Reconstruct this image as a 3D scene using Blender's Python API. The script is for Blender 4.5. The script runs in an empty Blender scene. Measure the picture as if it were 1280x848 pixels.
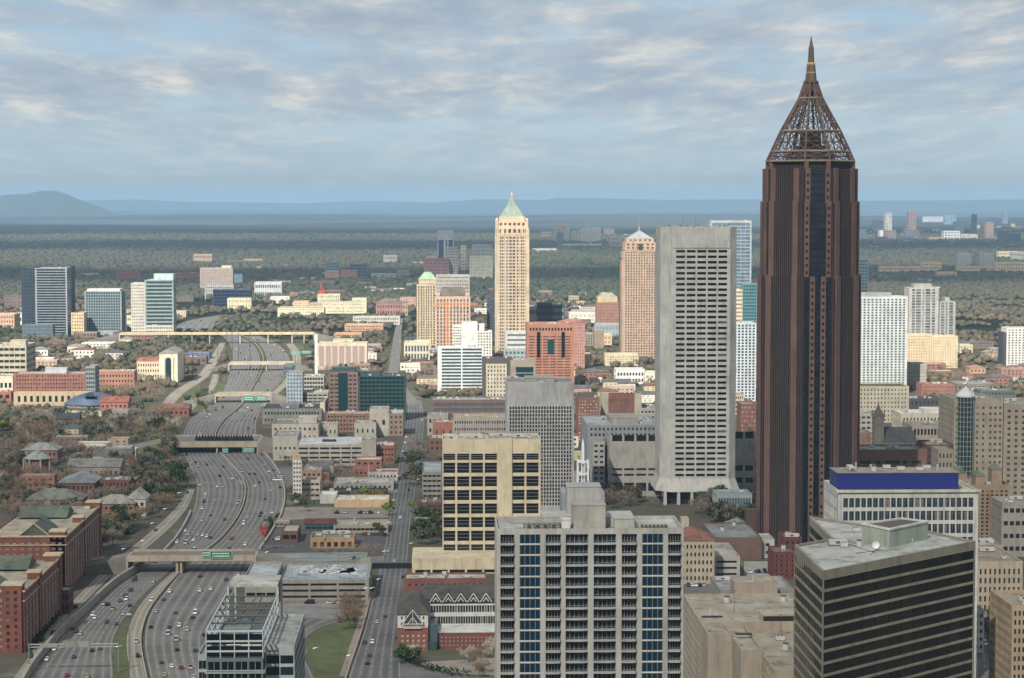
import bpy, math, random
import numpy as np
from mathutils import Vector
R = math.radians
random.seed(7); rng = np.random.default_rng(7)
SC = bpy.context.scene
COL = SC.collection
H = 212.0            # height of the viewpoint over the ground
FP = 2700.0          # focal length in photo pixels (photo 1280x848)
PITCH = math.atan((424-252)/FP); YAW = R(1.89)

# ---------------------------------------------------------------- camera
cam = bpy.data.objects.new('camera', bpy.data.cameras.new('camera')); COL.objects.link(cam)
cam.location = (0, 0, H); cam.rotation_euler = (math.pi/2-PITCH, 0, -YAW)
cam.data.sensor_width = 36; cam.data.lens = FP/1280*36
cam.data.clip_start = 1.0; cam.data.clip_end = 400000
SC.camera = cam
_f = np.array([math.sin(YAW)*math.cos(PITCH), math.cos(YAW)*math.cos(PITCH), -math.sin(PITCH)])
_r = np.array([math.cos(YAW), -math.sin(YAW), 0.0]); _u = np.cross(_r, _f)
def ray(px, py): return _f*FP + _r*(px-640) + _u*(424-py)
def G(px, py, z=0.0):                      # where the sight line through a photo pixel meets height z
    d = ray(px, py); t = (z-H)/d[2]; return (d[0]*t, d[1]*t)
def V(px, py, Y):                          # ... meets the vertical plane Y
    d = ray(px, py); t = Y/d[1]; return (d[0]*t, H+d[2]*t)
def pix(p):
    q = np.array([p[0], p[1], p[2]-H]); w = q@_f
    if w <= 1: return None
    return 640+FP*(q@_r)/w, 424-FP*(q@_u)/w
def Yof(py): return G(551, py)[1]

# ---------------------------------------------------------------- sky, sun, exposure
SUN_EL, SUN_AZ = R(40), R(205)             # azimuth clockwise from +Y: light comes from the south-south-west
w = bpy.data.worlds.new('World'); SC.world = w; w.use_nodes = True
nt = w.node_tree; nt.nodes.clear(); N = nt.nodes.new; L = nt.links.new
out = N('ShaderNodeOutputWorld'); bg = N('ShaderNodeBackground'); bg.inputs[1].default_value = 0.08
sky = N('ShaderNodeTexSky'); sky.sky_type = 'NISHITA'; sky.sun_disc = False
sky.sun_elevation = SUN_EL; sky.sun_rotation = SUN_AZ; sky.altitude = 500; sky.air_density = 1.0; sky.dust_density = 1.5; sky.ozone_density = 2.0
geo = N('ShaderNodeTexCoord'); sep = N('ShaderNodeSeparateXYZ'); L(geo.outputs['Generated'], sep.inputs[0])
def M_(op, a, b=None, c=None, cl=False):
    n = N('ShaderNodeMath'); n.operation = op; n.use_clamp = cl
    for i, v in enumerate((a, b, c)):
        if v is None: continue
        if isinstance(v, (int, float)): n.inputs[i].default_value = v
        else: L(v, n.inputs[i])
    return n.outputs[0]
zz = M_('MAXIMUM', sep.outputs[2], 0.0)
az = M_('ARCTAN2', sep.outputs[0], sep.outputs[1])
cx = M_('MULTIPLY', M_('DIVIDE', az, M_('ADD', zz, 0.06)), 1.0); cy = M_('MULTIPLY', M_('LOGARITHM', M_('ADD', zz, 0.03), math.e), 3.4)
cmb = N('ShaderNodeCombineXYZ'); L(cx, cmb.inputs[0]); L(cy, cmb.inputs[1])
def sky_noise(scale, det, off, dist=0.0, sx=1.0, sy=1.0):
    mp = N('ShaderNodeMapping'); mp.inputs['Location'].default_value = off; mp.inputs['Scale'].default_value = (sx, sy, 1); L(cmb.outputs[0], mp.inputs[0])
    n = N('ShaderNodeTexNoise'); n.inputs['Scale'].default_value = scale; n.inputs['Detail'].default_value = det
    n.inputs['Roughness'].default_value = 0.6; n.inputs['Distortion'].default_value = dist; L(mp.outputs[0], n.inputs['Vector']); return n.outputs[0]
n1 = sky_noise(1.25, 8, (3.1, 1.7, 0), 0.2)
n2 = sky_noise(2.8, 10, (9.3, 4.2, 2), 0.15, 1.4, 1.0)
def ramp(fac, stops, interp='LINEAR', scale5=False):
    r = N('ShaderNodeValToRGB'); r.color_ramp.interpolation = interp
    e = r.color_ramp.elements
    while len(e) < len(stops): e.new(0.5)
    for i, (p, c) in enumerate(stops):
        e[i].position = p; e[i].color = (*c, 1) if isinstance(c, tuple) else (c, c, c, 1)
    L(fac, r.inputs[0])
    if scale5: v_ = N('ShaderNodeVectorMath'); v_.operation = 'SCALE'; v_.inputs['Scale'].default_value = 5.0; L(r.outputs[0], v_.inputs[0]); return v_.outputs[0]
    return r.outputs[0]
cov = ramp(n1, [(0.34, 0.05), (0.48, 0.75), (0.60, 1.0)])
lum = ramp(n2, [(0.36, (0.47, 0.555, 0.68)), (0.47, (0.56, 0.635, 0.72)), (0.54, (0.67, 0.71, 0.745)), (0.61, (0.84, 0.84, 0.81)), (0.70, (1.03, 0.99, 0.90))])
vis = ramp(sep.outputs[2], [(0.0, 0.15), (0.015, 0.30), (0.045, 0.85), (0.10, 0.97)])
cc = N('ShaderNodeVectorMath'); cc.operation = 'SCALE'; L(lum, cc.inputs[0]); cc.inputs['Scale'].default_value = 4.3
cf = M_('MULTIPLY', cov, vis)
base = N('ShaderNodeMix'); base.data_type = 'RGBA'; base.inputs['Factor'].default_value = 0.85
L(sky.outputs[0], base.inputs['A']); L(ramp(sep.outputs[2], [(0.0, (2.6/5, 3.35/5, 3.85/5)), (0.03, (2.35/5, 3.1/5, 3.7/5)), (0.09, (1.85/5, 2.6/5, 3.4/5))], scale5=True), base.inputs['B'])
base5 = N('ShaderNodeVectorMath'); base5.operation = 'SCALE'; base5.inputs['Scale'].default_value = 1.0; L(base.outputs['Result'], base5.inputs[0])
mx = N('ShaderNodeMix'); mx.data_type = 'RGBA'; L(cf, mx.inputs['Factor']); L(base5.outputs[0], mx.inputs['A']); L(cc.outputs[0], mx.inputs['B'])
L(mx.outputs['Result'], bg.inputs[0]); L(bg.outputs[0], out.inputs[0])

sun = bpy.data.objects.new('sun', bpy.data.lights.new('sun', 'SUN')); COL.objects.link(sun)
sun.data.energy = 3.8; sun.data.angle = R(0.5); sun.data.color = (1.0, 0.93, 0.82)
SUNV = Vector((math.sin(SUN_AZ)*math.cos(SUN_EL), math.cos(SUN_AZ)*math.cos(SUN_EL), math.sin(SUN_EL)))
sun.rotation_euler = SUNV.to_track_quat('Z', 'Y').to_euler(); sun.location = (0, -200, 900)
SC.view_settings.view_transform = 'Standard'; SC.view_settings.look = 'None'
SC.view_settings.exposure = 1.2; SC.view_settings.gamma = 1.0
cy_ = SC.cycles
cy_.use_denoising = True; cy_.max_bounces = 7; cy_.diffuse_bounces = 2; cy_.glossy_bounces = 3; cy_.transmission_bounces = 3
cy_.volume_bounces = 0; cy_.transparent_max_bounces = 8; cy_.caustics_reflective = False; cy_.caustics_refractive = False
cy_.sample_clamp_indirect = 6

# ---------------------------------------------------------------- materials
def lin(hx, k=1.0):
    hx = hx.lstrip('#'); o = []
    for i in (0, 2, 4):
        v = int(hx[i:i+2], 16)/255; o.append((v/12.92 if v <= 0.04045 else ((v+0.055)/1.055)**2.4)*k)
    return tuple(o)
MATS = {}
def mat(hx, kind='wall', k=1.0, rough=None, scale=1.0):
    key = (hx, kind, k, rough, scale)
    if key in MATS: return MATS[key]
    m = bpy.data.materials.new(f'{kind}_{hx.strip("#")}'); m.use_nodes = True; MATS[key] = m
    t = m.node_tree; b = t.nodes['Principled BSDF']; c = lin(hx, k)
    if kind in ('wall', 'roof', 'ground'):
        g_ = c[0]*.3+c[1]*.6+c[2]*.1; c = tuple(g_+(q-g_)*.76 for q in c); c = tuple(min(q, .62)*.94 for q in c)
    def nd(x): return t.nodes.new(x)
    tc = nd('ShaderNodeTexCoord')
    def noise(sc, det=4, vec=None, stretch=None):
        n = nd('ShaderNodeTexNoise'); n.inputs['Scale'].default_value = sc; n.inputs['Detail'].default_value = det
        if stretch:
            mp = nd('ShaderNodeMapping'); mp.inputs['Scale'].default_value = stretch
            t.links.new(tc.outputs['Object'], mp.inputs[0]); t.links.new(mp.outputs[0], n.inputs['Vector'])
        else: t.links.new(tc.outputs['Object'], n.inputs['Vector'])
        return n.outputs[0]
    def mulc(fac, lo, hi, src=None, f0=0.3, f1=0.7):
        mr = nd('ShaderNodeMapRange'); t.links.new(fac, mr.inputs[0]); mr.inputs[1].default_value = f0; mr.inputs[2].default_value = f1
        mr.inputs[3].default_value = lo; mr.inputs[4].default_value = hi
        vm = nd('ShaderNodeVectorMath'); vm.operation = 'SCALE'
        if src is None: vm.inputs[0].default_value = c
        else: t.links.new(src, vm.inputs[0])
        t.links.new(mr.outputs[0], vm.inputs['Scale']); return vm.outputs[0]
    if kind == 'wall':
        a = mulc(noise(0.08*scale), 0.86, 1.10)
        a = mulc(noise(0.9, 3, stretch=(1, 1, 0.08)), 0.90, 1.06, a)
        a = mulc(noise(2.5, 2), 0.94, 1.05, a)
        sp_ = nd('ShaderNodeVectorMath'); sp_.operation = 'MULTIPLY'; sp_.inputs[1].default_value = (0.31, 0.31, 0.285); t.links.new(tc.outputs['Object'], sp_.inputs[0])
        fl_ = nd('ShaderNodeVectorMath'); fl_.operation = 'FLOOR'; t.links.new(sp_.outputs[0], fl_.inputs[0])
        wn = nd('ShaderNodeTexWhiteNoise'); t.links.new(fl_.outputs[0], wn.inputs['Vector']); a = mulc(wn.outputs['Value'], 0.93, 1.06, a, 0.0, 1.0)
        a = mulc(noise(0.35, 5, stretch=(1, 1, .15)), 0.80, 1.0, a, .36, .46)
        t.links.new(a, b.inputs['Base Color']); b.inputs['Roughness'].default_value = rough or 0.85
    elif kind == 'roof':
        a = mulc(noise(0.06), 0.72, 1.18)
        a = mulc(noise(0.5, 6), 0.82, 1.12, a); a = mulc(noise(0.16, 7), 0.62, 1.0, a, .36, .47); a = mulc(noise(0.3, 3, stretch=(1, .12, 1)), 0.88, 1.04, a)
        t.links.new(a, b.inputs['Base Color']); b.inputs['Roughness'].default_value = rough or 0.9
    elif kind in ('glass', 'darkglass'):
        g = nd('ShaderNodeNewGeometry')
        mr = nd('ShaderNodeMapRange'); t.links.new(g.outputs['Random Per Island'], mr.inputs[0])
        mr.inputs[3].default_value = 0.4; mr.inputs[4].default_value = 1.7
        vm = nd('ShaderNodeVectorMath'); vm.operation = 'SCALE'; vm.inputs[0].default_value = c
        t.links.new(mr.outputs[0], vm.inputs['Scale'])
        wn_ = nd('ShaderNodeTexWhiteNoise'); wn_.noise_dimensions = '1D'; t.links.new(g.outputs['Random Per Island'], wn_.inputs['W'])
        gt = nd('ShaderNodeMath'); gt.operation = 'GREATER_THAN'; gt.inputs[1].default_value = 0.88 if kind == 'glass' else 2.0; t.links.new(wn_.outputs['Value'], gt.inputs[0])
        bm_ = nd('ShaderNodeMix'); bm_.data_type = 'RGBA'; t.links.new(gt.outputs[0], bm_.inputs['Factor']); t.links.new(vm.outputs[0], bm_.inputs['A']); bm_.inputs['B'].default_value = (0.16, 0.15, 0.125, 1)
        t.links.new(bm_.outputs['Result'], b.inputs['Base Color'])
        b.inputs['Roughness'].default_value = rough or 0.18; b.inputs['IOR'].default_value = 1.6; b.inputs['Metallic'].default_value = 0.0
        bp = nd('ShaderNodeBump'); bp.inputs['Strength'].default_value = 0.05; bp.inputs['Distance'].default_value = 0.5
        t.links.new(noise(0.35, 2), bp.inputs['Height']); t.links.new(bp.outputs[0], b.inputs['Normal'])
    elif kind == 'mirror':
        g = nd('ShaderNodeNewGeometry')
        mr = nd('ShaderNodeMapRange'); t.links.new(g.outputs['Random Per Island'], mr.inputs[0])
        mr.inputs[3].default_value = 0.75; mr.inputs[4].default_value = 1.2
        vm = nd('ShaderNodeVectorMath'); vm.operation = 'SCALE'; vm.inputs[0].default_value = c
        t.links.new(mr.outputs[0], vm.inputs['Scale']); t.links.new(vm.outputs[0], b.inputs['Base Color'])
        b.inputs['Metallic'].default_value = 0.55; b.inputs['Roughness'].default_value = rough or 0.12
    elif kind in ('leaf', 'canopy'):
        g = nd('ShaderNodeNewGeometry'); oi = nd('ShaderNodeObjectInfo')
        ad = nd('ShaderNodeMath'); ad.operation = 'ADD'; t.links.new(g.outputs['Random Per Island'], ad.inputs[0]); t.links.new(oi.outputs['Random'], ad.inputs[1])
        mr = nd('ShaderNodeMapRange'); t.links.new(ad.outputs[0], mr.inputs[0]); mr.inputs[2].default_value = 2
        mr.inputs[3].default_value, mr.inputs[4].default_value = (0.55, 1.55) if kind == 'leaf' else (.82, 1.18)
        vm = nd('ShaderNodeVectorMath'); vm.operation = 'SCALE'; vm.inputs[0].default_value = c
        t.links.new(mr.outputs[0], vm.inputs['Scale']); t.links.new(vm.outputs[0], b.inputs['Base Color'])
        b.inputs['Roughness'].default_value = 0.9; b.inputs['Specular IOR Level'].default_value = 0.1
    elif kind == 'metal':
        b.inputs['Base Color'].default_value = (*c, 1); b.inputs['Metallic'].default_value = 0.6; b.inputs['Roughness'].default_value = rough or 0.4
    elif kind == 'paint':
        a = mulc(noise(0.8), 0.92, 1.06); t.links.new(a, b.inputs['Base Color']); b.inputs['Roughness'].default_value = rough or 0.35
    elif kind == 'ground':
        a = mulc(noise(0.012*scale, 5), 0.80, 1.18); a = mulc(noise(0.12*scale, 5), 0.78, 1.16, a); a = mulc(noise(1.1*scale, 4), 0.8, 1.15, a)
        t.links.new(a, b.inputs['Base Color']); b.inputs['Roughness'].default_value = 0.95; b.inputs['Specular IOR Level'].default_value = 0.2
    return m

# ---------------------------------------------------------------- mesh builder
class MB:
    def __init__(s): s.v = []; s.f = []; s.m = []
    def quad(s, a, b, c, d, m=0):
        n = len(s.v); s.v += [a, b, c, d]; s.f.append((n, n+1, n+2, n+3)); s.m.append(m)
    def poly(s, pts, m=0):
        n = len(s.v); s.v += list(pts); s.f.append(tuple(range(n, n+len(pts)))); s.m.append(m)
    def box(s, x0, x1, y0, y1, z0, z1, m=0, bottom=True):
        s.prism([(x0, y0), (x1, y0), (x1, y1), (x0, y1)], z0, z1, m, bottom=bottom)
    def prism(s, P, z0, z1, m=0, top=True, bottom=True, mt=None):
        n = len(s.v); k = len(P)
        s.v += [(x, y, z0) for x, y in P]+[(x, y, z1) for x, y in P]
        for i in range(k):
            j = (i+1) % k; s.f.append((n+i, n+j, n+k+j, n+k+i)); s.m.append(m)
        if top: s.f.append(tuple(n+k+i for i in range(k))); s.m.append(m if mt is None else mt)
        if bottom: s.f.append(tuple(n+k-1-i for i in range(k))); s.m.append(m)
    def frustum(s, P0, z0, P1, z1, m=0, top=True):
        n = len(s.v); k = len(P0)
        s.v += [(x, y, z0) for x, y in P0]+[(x, y, z1) for x, y in P1]
        for i in range(k):
            j = (i+1) % k; s.f.append((n+i, n+j, n+k+j, n+k+i)); s.m.append(m)
        if top: s.f.append(tuple(n+k+i for i in range(k))); s.m.append(m)
    def pyramid(s, P, z0, apex, m=0):
        n = len(s.v); k = len(P); s.v += [(x, y, z0) for x, y in P]+[apex]
        for i in range(k): s.f.append((n+i, n+(i+1) % k, n+k)); s.m.append(m)
    def tube(s, p0, p1, r0, r1=None, n=6, m=0):
        r1 = r0 if r1 is None else r1
        a = Vector(p0); b = Vector(p1); d = (b-a).normalized(); u = d.orthogonal().normalized(); w_ = d.cross(u); k = len(s.v)
        for c_, r_ in ((a, r0), (b, r1)):
            for i in range(n):
                t = 2*math.pi*i/n; q = c_+(u*math.cos(t)+w_*math.sin(t))*r_; s.v.append(tuple(q))
        for i in range(n):
            j = (i+1) % n; s.f.append((k+i, k+j, k+n+j, k+n+i)); s.m.append(m)
        s.f.append(tuple(k+n+i for i in range(n))); s.m.append(m); s.f.append(tuple(k+n-1-i for i in range(n))); s.m.append(m)
    def mesh(s, name, mats):
        me = bpy.data.meshes.new(name); me.from_pydata(s.v, [], s.f)
        for m_ in mats: me.materials.append(m_)
        if len(mats) > 1: me.polygons.foreach_set('material_index', s.m)
        me.update(); return me
    def build(s, name, mats, parent=None, loc=None):
        if not isinstance(mats, (list, tuple)): mats = [mats]
        o = bpy.data.objects.new(name, s.mesh(name, mats)); COL.objects.link(o)
        if parent: o.parent = parent
        if loc: o.location = loc
        return o
def np_mesh(name, v, f, mats, mi=None):
    me = bpy.data.meshes.new(name); nv, nf, k = len(v), len(f), f.shape[1]
    me.vertices.add(nv); me.vertices.foreach_set('co', v.astype(np.float32).ravel())
    me.loops.add(nf*k); me.loops.foreach_set('vertex_index', f.astype(np.int32).ravel())
    me.polygons.add(nf); me.polygons.foreach_set('loop_start', np.arange(0, nf*k, k, dtype=np.int32))
    try: me.polygons.foreach_set('loop_total', np.full(nf, k, dtype=np.int32))
    except Exception: pass
    for m_ in mats: me.materials.append(m_)
    if mi is not None: me.polygons.foreach_set('material_index', mi.astype(np.int32))
    me.update(calc_edges=True); me.validate(); return me
def tag(o, label=None, cat=None, group=None, kind=None):
    if label: o['label'] = label
    if cat: o['category'] = cat
    if group: o['group'] = group
    if kind: o['kind'] = kind
    return o
def empty(name, loc, label, cat, group=None, rz=0):
    o = bpy.data.objects.new(name, None); COL.objects.link(o); o.location = loc; o.rotation_euler.z = rz
    o.empty_display_size = 1; return tag(o, label, cat, group)

# ---------------------------------------------------------------- occupancy raster (5 m cells) so that trees and infill avoid things
OX0, OY0, OC = -1600, 600, 5.0
OCC = np.zeros((int(7000/OC), int(3200/OC)), bool)
def occ_rect(x0, x1, y0, y1, pad=2):
    i0, i1 = int((y0-pad-OY0)/OC), int((y1+pad-OY0)/OC)+1; j0, j1 = int((x0-pad-OX0)/OC), int((x1+pad-OX0)/OC)+1
    OCC[max(i0, 0):max(i1, 0), max(j0, 0):max(j1, 0)] = True
def occ_free(x, y, r=0):
    i0, i1 = int((y-r-OY0)/OC), int((y+r-OY0)/OC)+1; j0, j1 = int((x-r-OX0)/OC), int((x+r-OX0)/OC)+1
    if i0 < 0 or j0 < 0 or i1 >= OCC.shape[0] or j1 >= OCC.shape[1]: return True
    return not OCC[i0:i1, j0:j1].any()
def in_poly(x, y, P):
    c = False; n = len(P)
    for i in range(n):
        x1, y1 = P[i]; x2, y2 = P[(i+1) % n]
        if (y1 > y) != (y2 > y) and x < (x2-x1)*(y-y1)/(y2-y1)+x1: c = not c
    return c
# ================================================================ THE SETTING
def mat_terrain():
    m = bpy.data.materials.new('terrain'); m.use_nodes = True; t = m.node_tree; b = t.nodes['Principled BSDF']
    nd = t.nodes.new; lk = t.links.new
    tc = nd('ShaderNodeTexCoord')
    def noise(sc, det=5, st=(1, 1, 1), off=(0, 0, 0), rough=0.55):
        mp = nd('ShaderNodeMapping'); mp.inputs['Scale'].default_value = st; mp.inputs['Location'].default_value = off; lk(tc.outputs['Object'], mp.inputs[0])
        n = nd('ShaderNodeTexNoise'); n.inputs['Scale'].default_value = sc; n.inputs['Detail'].default_value = det; n.inputs['Roughness'].default_value = rough
        lk(mp.outputs[0], n.inputs['Vector']); return n.outputs[0]
    def rmp(fac, stops):
        r = nd('ShaderNodeValToRGB'); e = r.color_ramp.elements
        while len(e) < len(stops): e.new(0.5)
        for i, (p, c) in enumerate(stops): e[i].position = p; e[i].color = (*c, 1)
        lk(fac, r.inputs[0]); return r.outputs[0]
    def mix(f, a, c2):
        x = nd('ShaderNodeMix'); x.data_type = 'RGBA'
        if isinstance(f, float): x.inputs['Factor'].default_value = f
        else: lk(f, x.inputs['Factor'])
        lk(a, x.inputs['A']); lk(c2, x.inputs['B']); return x.outputs['Result']
    town = rmp(noise(0.02, 6), [(0.30, (0.060, 0.058, 0.050)), (0.45, (0.105, 0.096, 0.080)), (0.56, (0.085, 0.085, 0.058)), (0.68, (0.17, 0.155, 0.13))])
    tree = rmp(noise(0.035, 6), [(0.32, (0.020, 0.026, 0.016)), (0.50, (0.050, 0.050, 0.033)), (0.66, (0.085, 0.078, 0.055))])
    pine = rmp(noise(0.0006, 8, (0.35, 1, 1)), [(0.40, (0.22, 0.30, 0.25)), (0.49, (0.55, 0.6, 0.5)), (0.56, (1.5, 1.4, 1.15))])  # pine-dark bands painted into the forest colour for cloud shadow beyond the deck
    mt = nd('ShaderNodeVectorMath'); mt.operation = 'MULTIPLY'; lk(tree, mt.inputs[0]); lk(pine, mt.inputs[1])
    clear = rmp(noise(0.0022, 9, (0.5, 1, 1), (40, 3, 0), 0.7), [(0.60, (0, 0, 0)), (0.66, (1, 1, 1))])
    cb = nd('ShaderNodeRGB'); cb.outputs[0].default_value = (0.30, 0.27, 0.22, 1)
    sep = nd('ShaderNodeSeparateXYZ'); lk(tc.outputs['Object'], sep.inputs[0])
    far = nd('ShaderNodeMapRange'); lk(sep.outputs[1], far.inputs[0]); far.inputs[1].default_value = 2300; far.inputs[2].default_value = 3600; far.inputs[3].default_value = 0.0; far.inputs[4].default_value = 1.0
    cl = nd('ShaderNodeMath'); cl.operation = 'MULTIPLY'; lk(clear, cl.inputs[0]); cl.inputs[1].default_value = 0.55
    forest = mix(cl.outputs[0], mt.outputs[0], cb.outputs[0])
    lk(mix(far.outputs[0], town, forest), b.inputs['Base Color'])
    b.inputs['Roughness'].default_value = 1.0; b.inputs['Specular IOR Level'].default_value = 0.0
    bp = nd('ShaderNodeBump'); bp.inputs['Distance'].default_value = 8; bp.inputs['Strength'].default_value = 0.9
    bm = nd('ShaderNodeMath'); bm.operation = 'MULTIPLY'; lk(noise(0.03, 4), bm.inputs[0]); lk(far.outputs[0], bm.inputs[1])
    lk(bm.outputs[0], bp.inputs['Height']); lk(bp.outputs[0], b.inputs['Normal'])
    return m
def hgt(x, y):
    k = np.clip((y-12500)/12000, 0, 1)*np.clip((70000-y)/20000, 0, 1)
    return k*(26*np.sin(y/2100+0.9*np.sin(x/5200))+20*np.sin(x/3300+y/4100)+14*np.sin(x/1500-y/1900+2)-14)
ys = np.concatenate([[-40000, -8000, -1000, 0, 1500, 3000, 6000, 9000], np.arange(12000, 40000, 400), np.arange(40000, 86000, 1500)])
xs = np.concatenate([[-60000, -40000], np.arange(-26000, 30001, 500), [42000, 60000]])
gx, gy = np.meshgrid(xs, ys); gz = hgt(gx, gy)
v = np.stack([gx, gy, gz], -1).reshape(-1, 3); ny_, nx_ = gx.shape
i = np.arange(ny_-1)[:, None]*nx_+np.arange(nx_-1)[None]; i = i.ravel()
f = np.stack([i, i+1, i+nx_+1, i+nx_], -1)
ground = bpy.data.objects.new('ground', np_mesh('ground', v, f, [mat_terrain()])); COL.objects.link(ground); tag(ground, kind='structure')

# far hills on the horizon
def ridge(name, pts, Y, dep, hx='3f4a38'):
    n = len(pts); nl = 9; vv = []; ff = []
    for j in range(nl):
        t = j/(nl-1)*2-1; k = max(0, 1-t*t)**0.8
        for (px, py) in pts:
            x, z = V(px, py+(2.5 if Y > 40000 else .8), Y); z = max(z, -4); vv.append((x*(1+t*dep/Y), Y+t*dep, 5+z*k))
    for j in range(nl-1):
        for q in range(n-1): ff.append((j*n+q, j*n+q+1, (j+1)*n+q+1, (j+1)*n+q))
    me = bpy.data.meshes.new(name); me.from_pydata(vv, [], ff); me.materials.append(mat(hx, 'ground', scale=0.1)); me.shade_smooth()
    o = bpy.data.objects.new(name, me); COL.objects.link(o); tag(o, kind='structure')
ridge('mountain', [(-60, 248), (-20, 246), (0, 244), (20, 242.5), (30, 243), (42, 240.5), (52, 238.5), (62, 238), (72, 239), (82, 242), (92, 246.5), (104, 251), (118, 256), (132, 262), (150, 268), (170, 273)], 31000, 1500)
ridge('hill', [(-80, 252), (60, 251), (110, 248.5), (170, 247.5), (230, 250), (300, 251), (380, 252), (430, 250), (470, 249.5), (540, 251), (640, 256), (720, 264)], 46000, 1500)
ridge('hill', [(420, 266), (480, 258), (520, 253), (600, 247), (680, 248), (700, 245), (760, 246), (830, 248), (940, 247), (1060, 249), (1180, 248.5), (1300, 247), (1400, 250)], 43000, 1500)

# haze: one closed box of thin even air
mh = bpy.data.materials.new('haze'); mh.use_nodes = True; t = mh.node_tree; t.nodes.clear()
vo = t.nodes.new('ShaderNodeVolumePrincipled'); vo.inputs['Density'].default_value = 3.9e-5; vo.inputs['Color'].default_value = (0.46, 0.72, 1.0, 1)
vo.inputs['Anisotropy'].default_value = 0.0
mo = t.nodes.new('ShaderNodeOutputMaterial'); t.links.new(vo.outputs[0], mo.inputs['Volume'])
hb = MB(); hb.box(-62000, 62000, -42000, 90000, -62, 385)
haze = hb.build('haze', mh); tag(haze, 'thin pale blue air over the whole city and forest', 'haze', kind='stuff')

# cloud deck overhead and behind: unseen, its cover shaped to shade the near city and the far bands of forest
mc = bpy.data.materials.new('cloud'); mc.use_nodes = True; t = mc.node_tree; t.nodes.clear(); nd = t.nodes.new; lk = t.links.new
tc = nd('ShaderNodeTexCoord'); sp = nd('ShaderNodeSeparateXYZ'); lk(tc.outputs['Object'], sp.inputs[0])
n = nd('ShaderNodeTexNoise'); n.inputs['Scale'].default_value = 0.0011; n.inputs['Detail'].default_value = 5; lk(tc.outputs['Object'], n.inputs['Vector'])
def mm(op, a, b_, c_=None):
    x = nd('ShaderNodeMath'); x.operation = op
    for i_, q in enumerate((a, b_, c_)):
        if q is None: continue
        if isinstance(q, (int, float)): x.inputs[i_].default_value = q
        else: lk(q, x.inputs[i_])
    return x.outputs[0]
CH = 1600.0; OFF = CH/math.tan(SUN_EL); ODX, ODY = math.sin(SUN_AZ)*OFF, math.cos(SUN_AZ)*OFF
yg = mm('SUBTRACT', sp.outputs[1], ODY)                       # where this bit of cloud throws its shade
yg = mm('ADD', yg, mm('MULTIPLY', mm('SUBTRACT', n.outputs[0], 0.5), 1500))
yg = mm('MULTIPLY', yg, 1/16000)
cr = nd('ShaderNodeValToRGB'); e = cr.color_ramp.elements
stops = [(0, .58), (1900, .60), (2350, .04), (4600, .0), (5300, .25), (5700, .85), (6500, .85), (6900, .1), (8700, .15), (9300, .9), (10600, .9), (11200, .1), (12600, .05), (13400, .9), (16000, .9)]
while len(e) < len(stops): e.new(0.5)
for q, (p, c) in enumerate(stops): e[q].position = p/16000; e[q].color = (c, c, c, 1)
lk(yg, cr.inputs[0])
tr = nd('ShaderNodeBsdfTransparent'); df = nd('ShaderNodeBsdfDiffuse'); tl = nd('ShaderNodeBsdfTranslucent')
for q in (df, tl): q.inputs[0].default_value = (0.55, 0.56, 0.58, 1)
m1 = nd('ShaderNodeMixShader'); m1.inputs[0].default_value = 0.5; lk(df.outputs[0], m1.inputs[1]); lk(tl.outputs[0], m1.inputs[2])
m2 = nd('ShaderNodeMixShader'); lk(cr.outputs[0], m2.inputs[0]); lk(tr.outputs[0], m2.inputs[1]); lk(m1.outputs[0], m2.inputs[2])
mo = nd('ShaderNodeOutputMaterial'); lk(m2.outputs[0], mo.inputs['Surface'])
xs = np.linspace(-6000, 6000, 41); ys = np.linspace(-4500, 14300, 61); gx, gy = np.meshgrid(xs, ys)
gz = CH+40*np.sin(gx/700+np.sin(gy/500))*np.cos(gy/640); v = np.stack([gx, gy, gz], -1).reshape(-1, 3); nx_ = 41
i = (np.arange(60)[:, None]*nx_+np.arange(40)[None]).ravel(); f = np.stack([i, i+1, i+nx_+1, i+nx_], -1)
o = bpy.data.objects.new('clouds', np_mesh('clouds', v, f, [mc])); COL.objects.link(o); tag(o, kind='structure'); o.data.shade_smooth()

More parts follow.
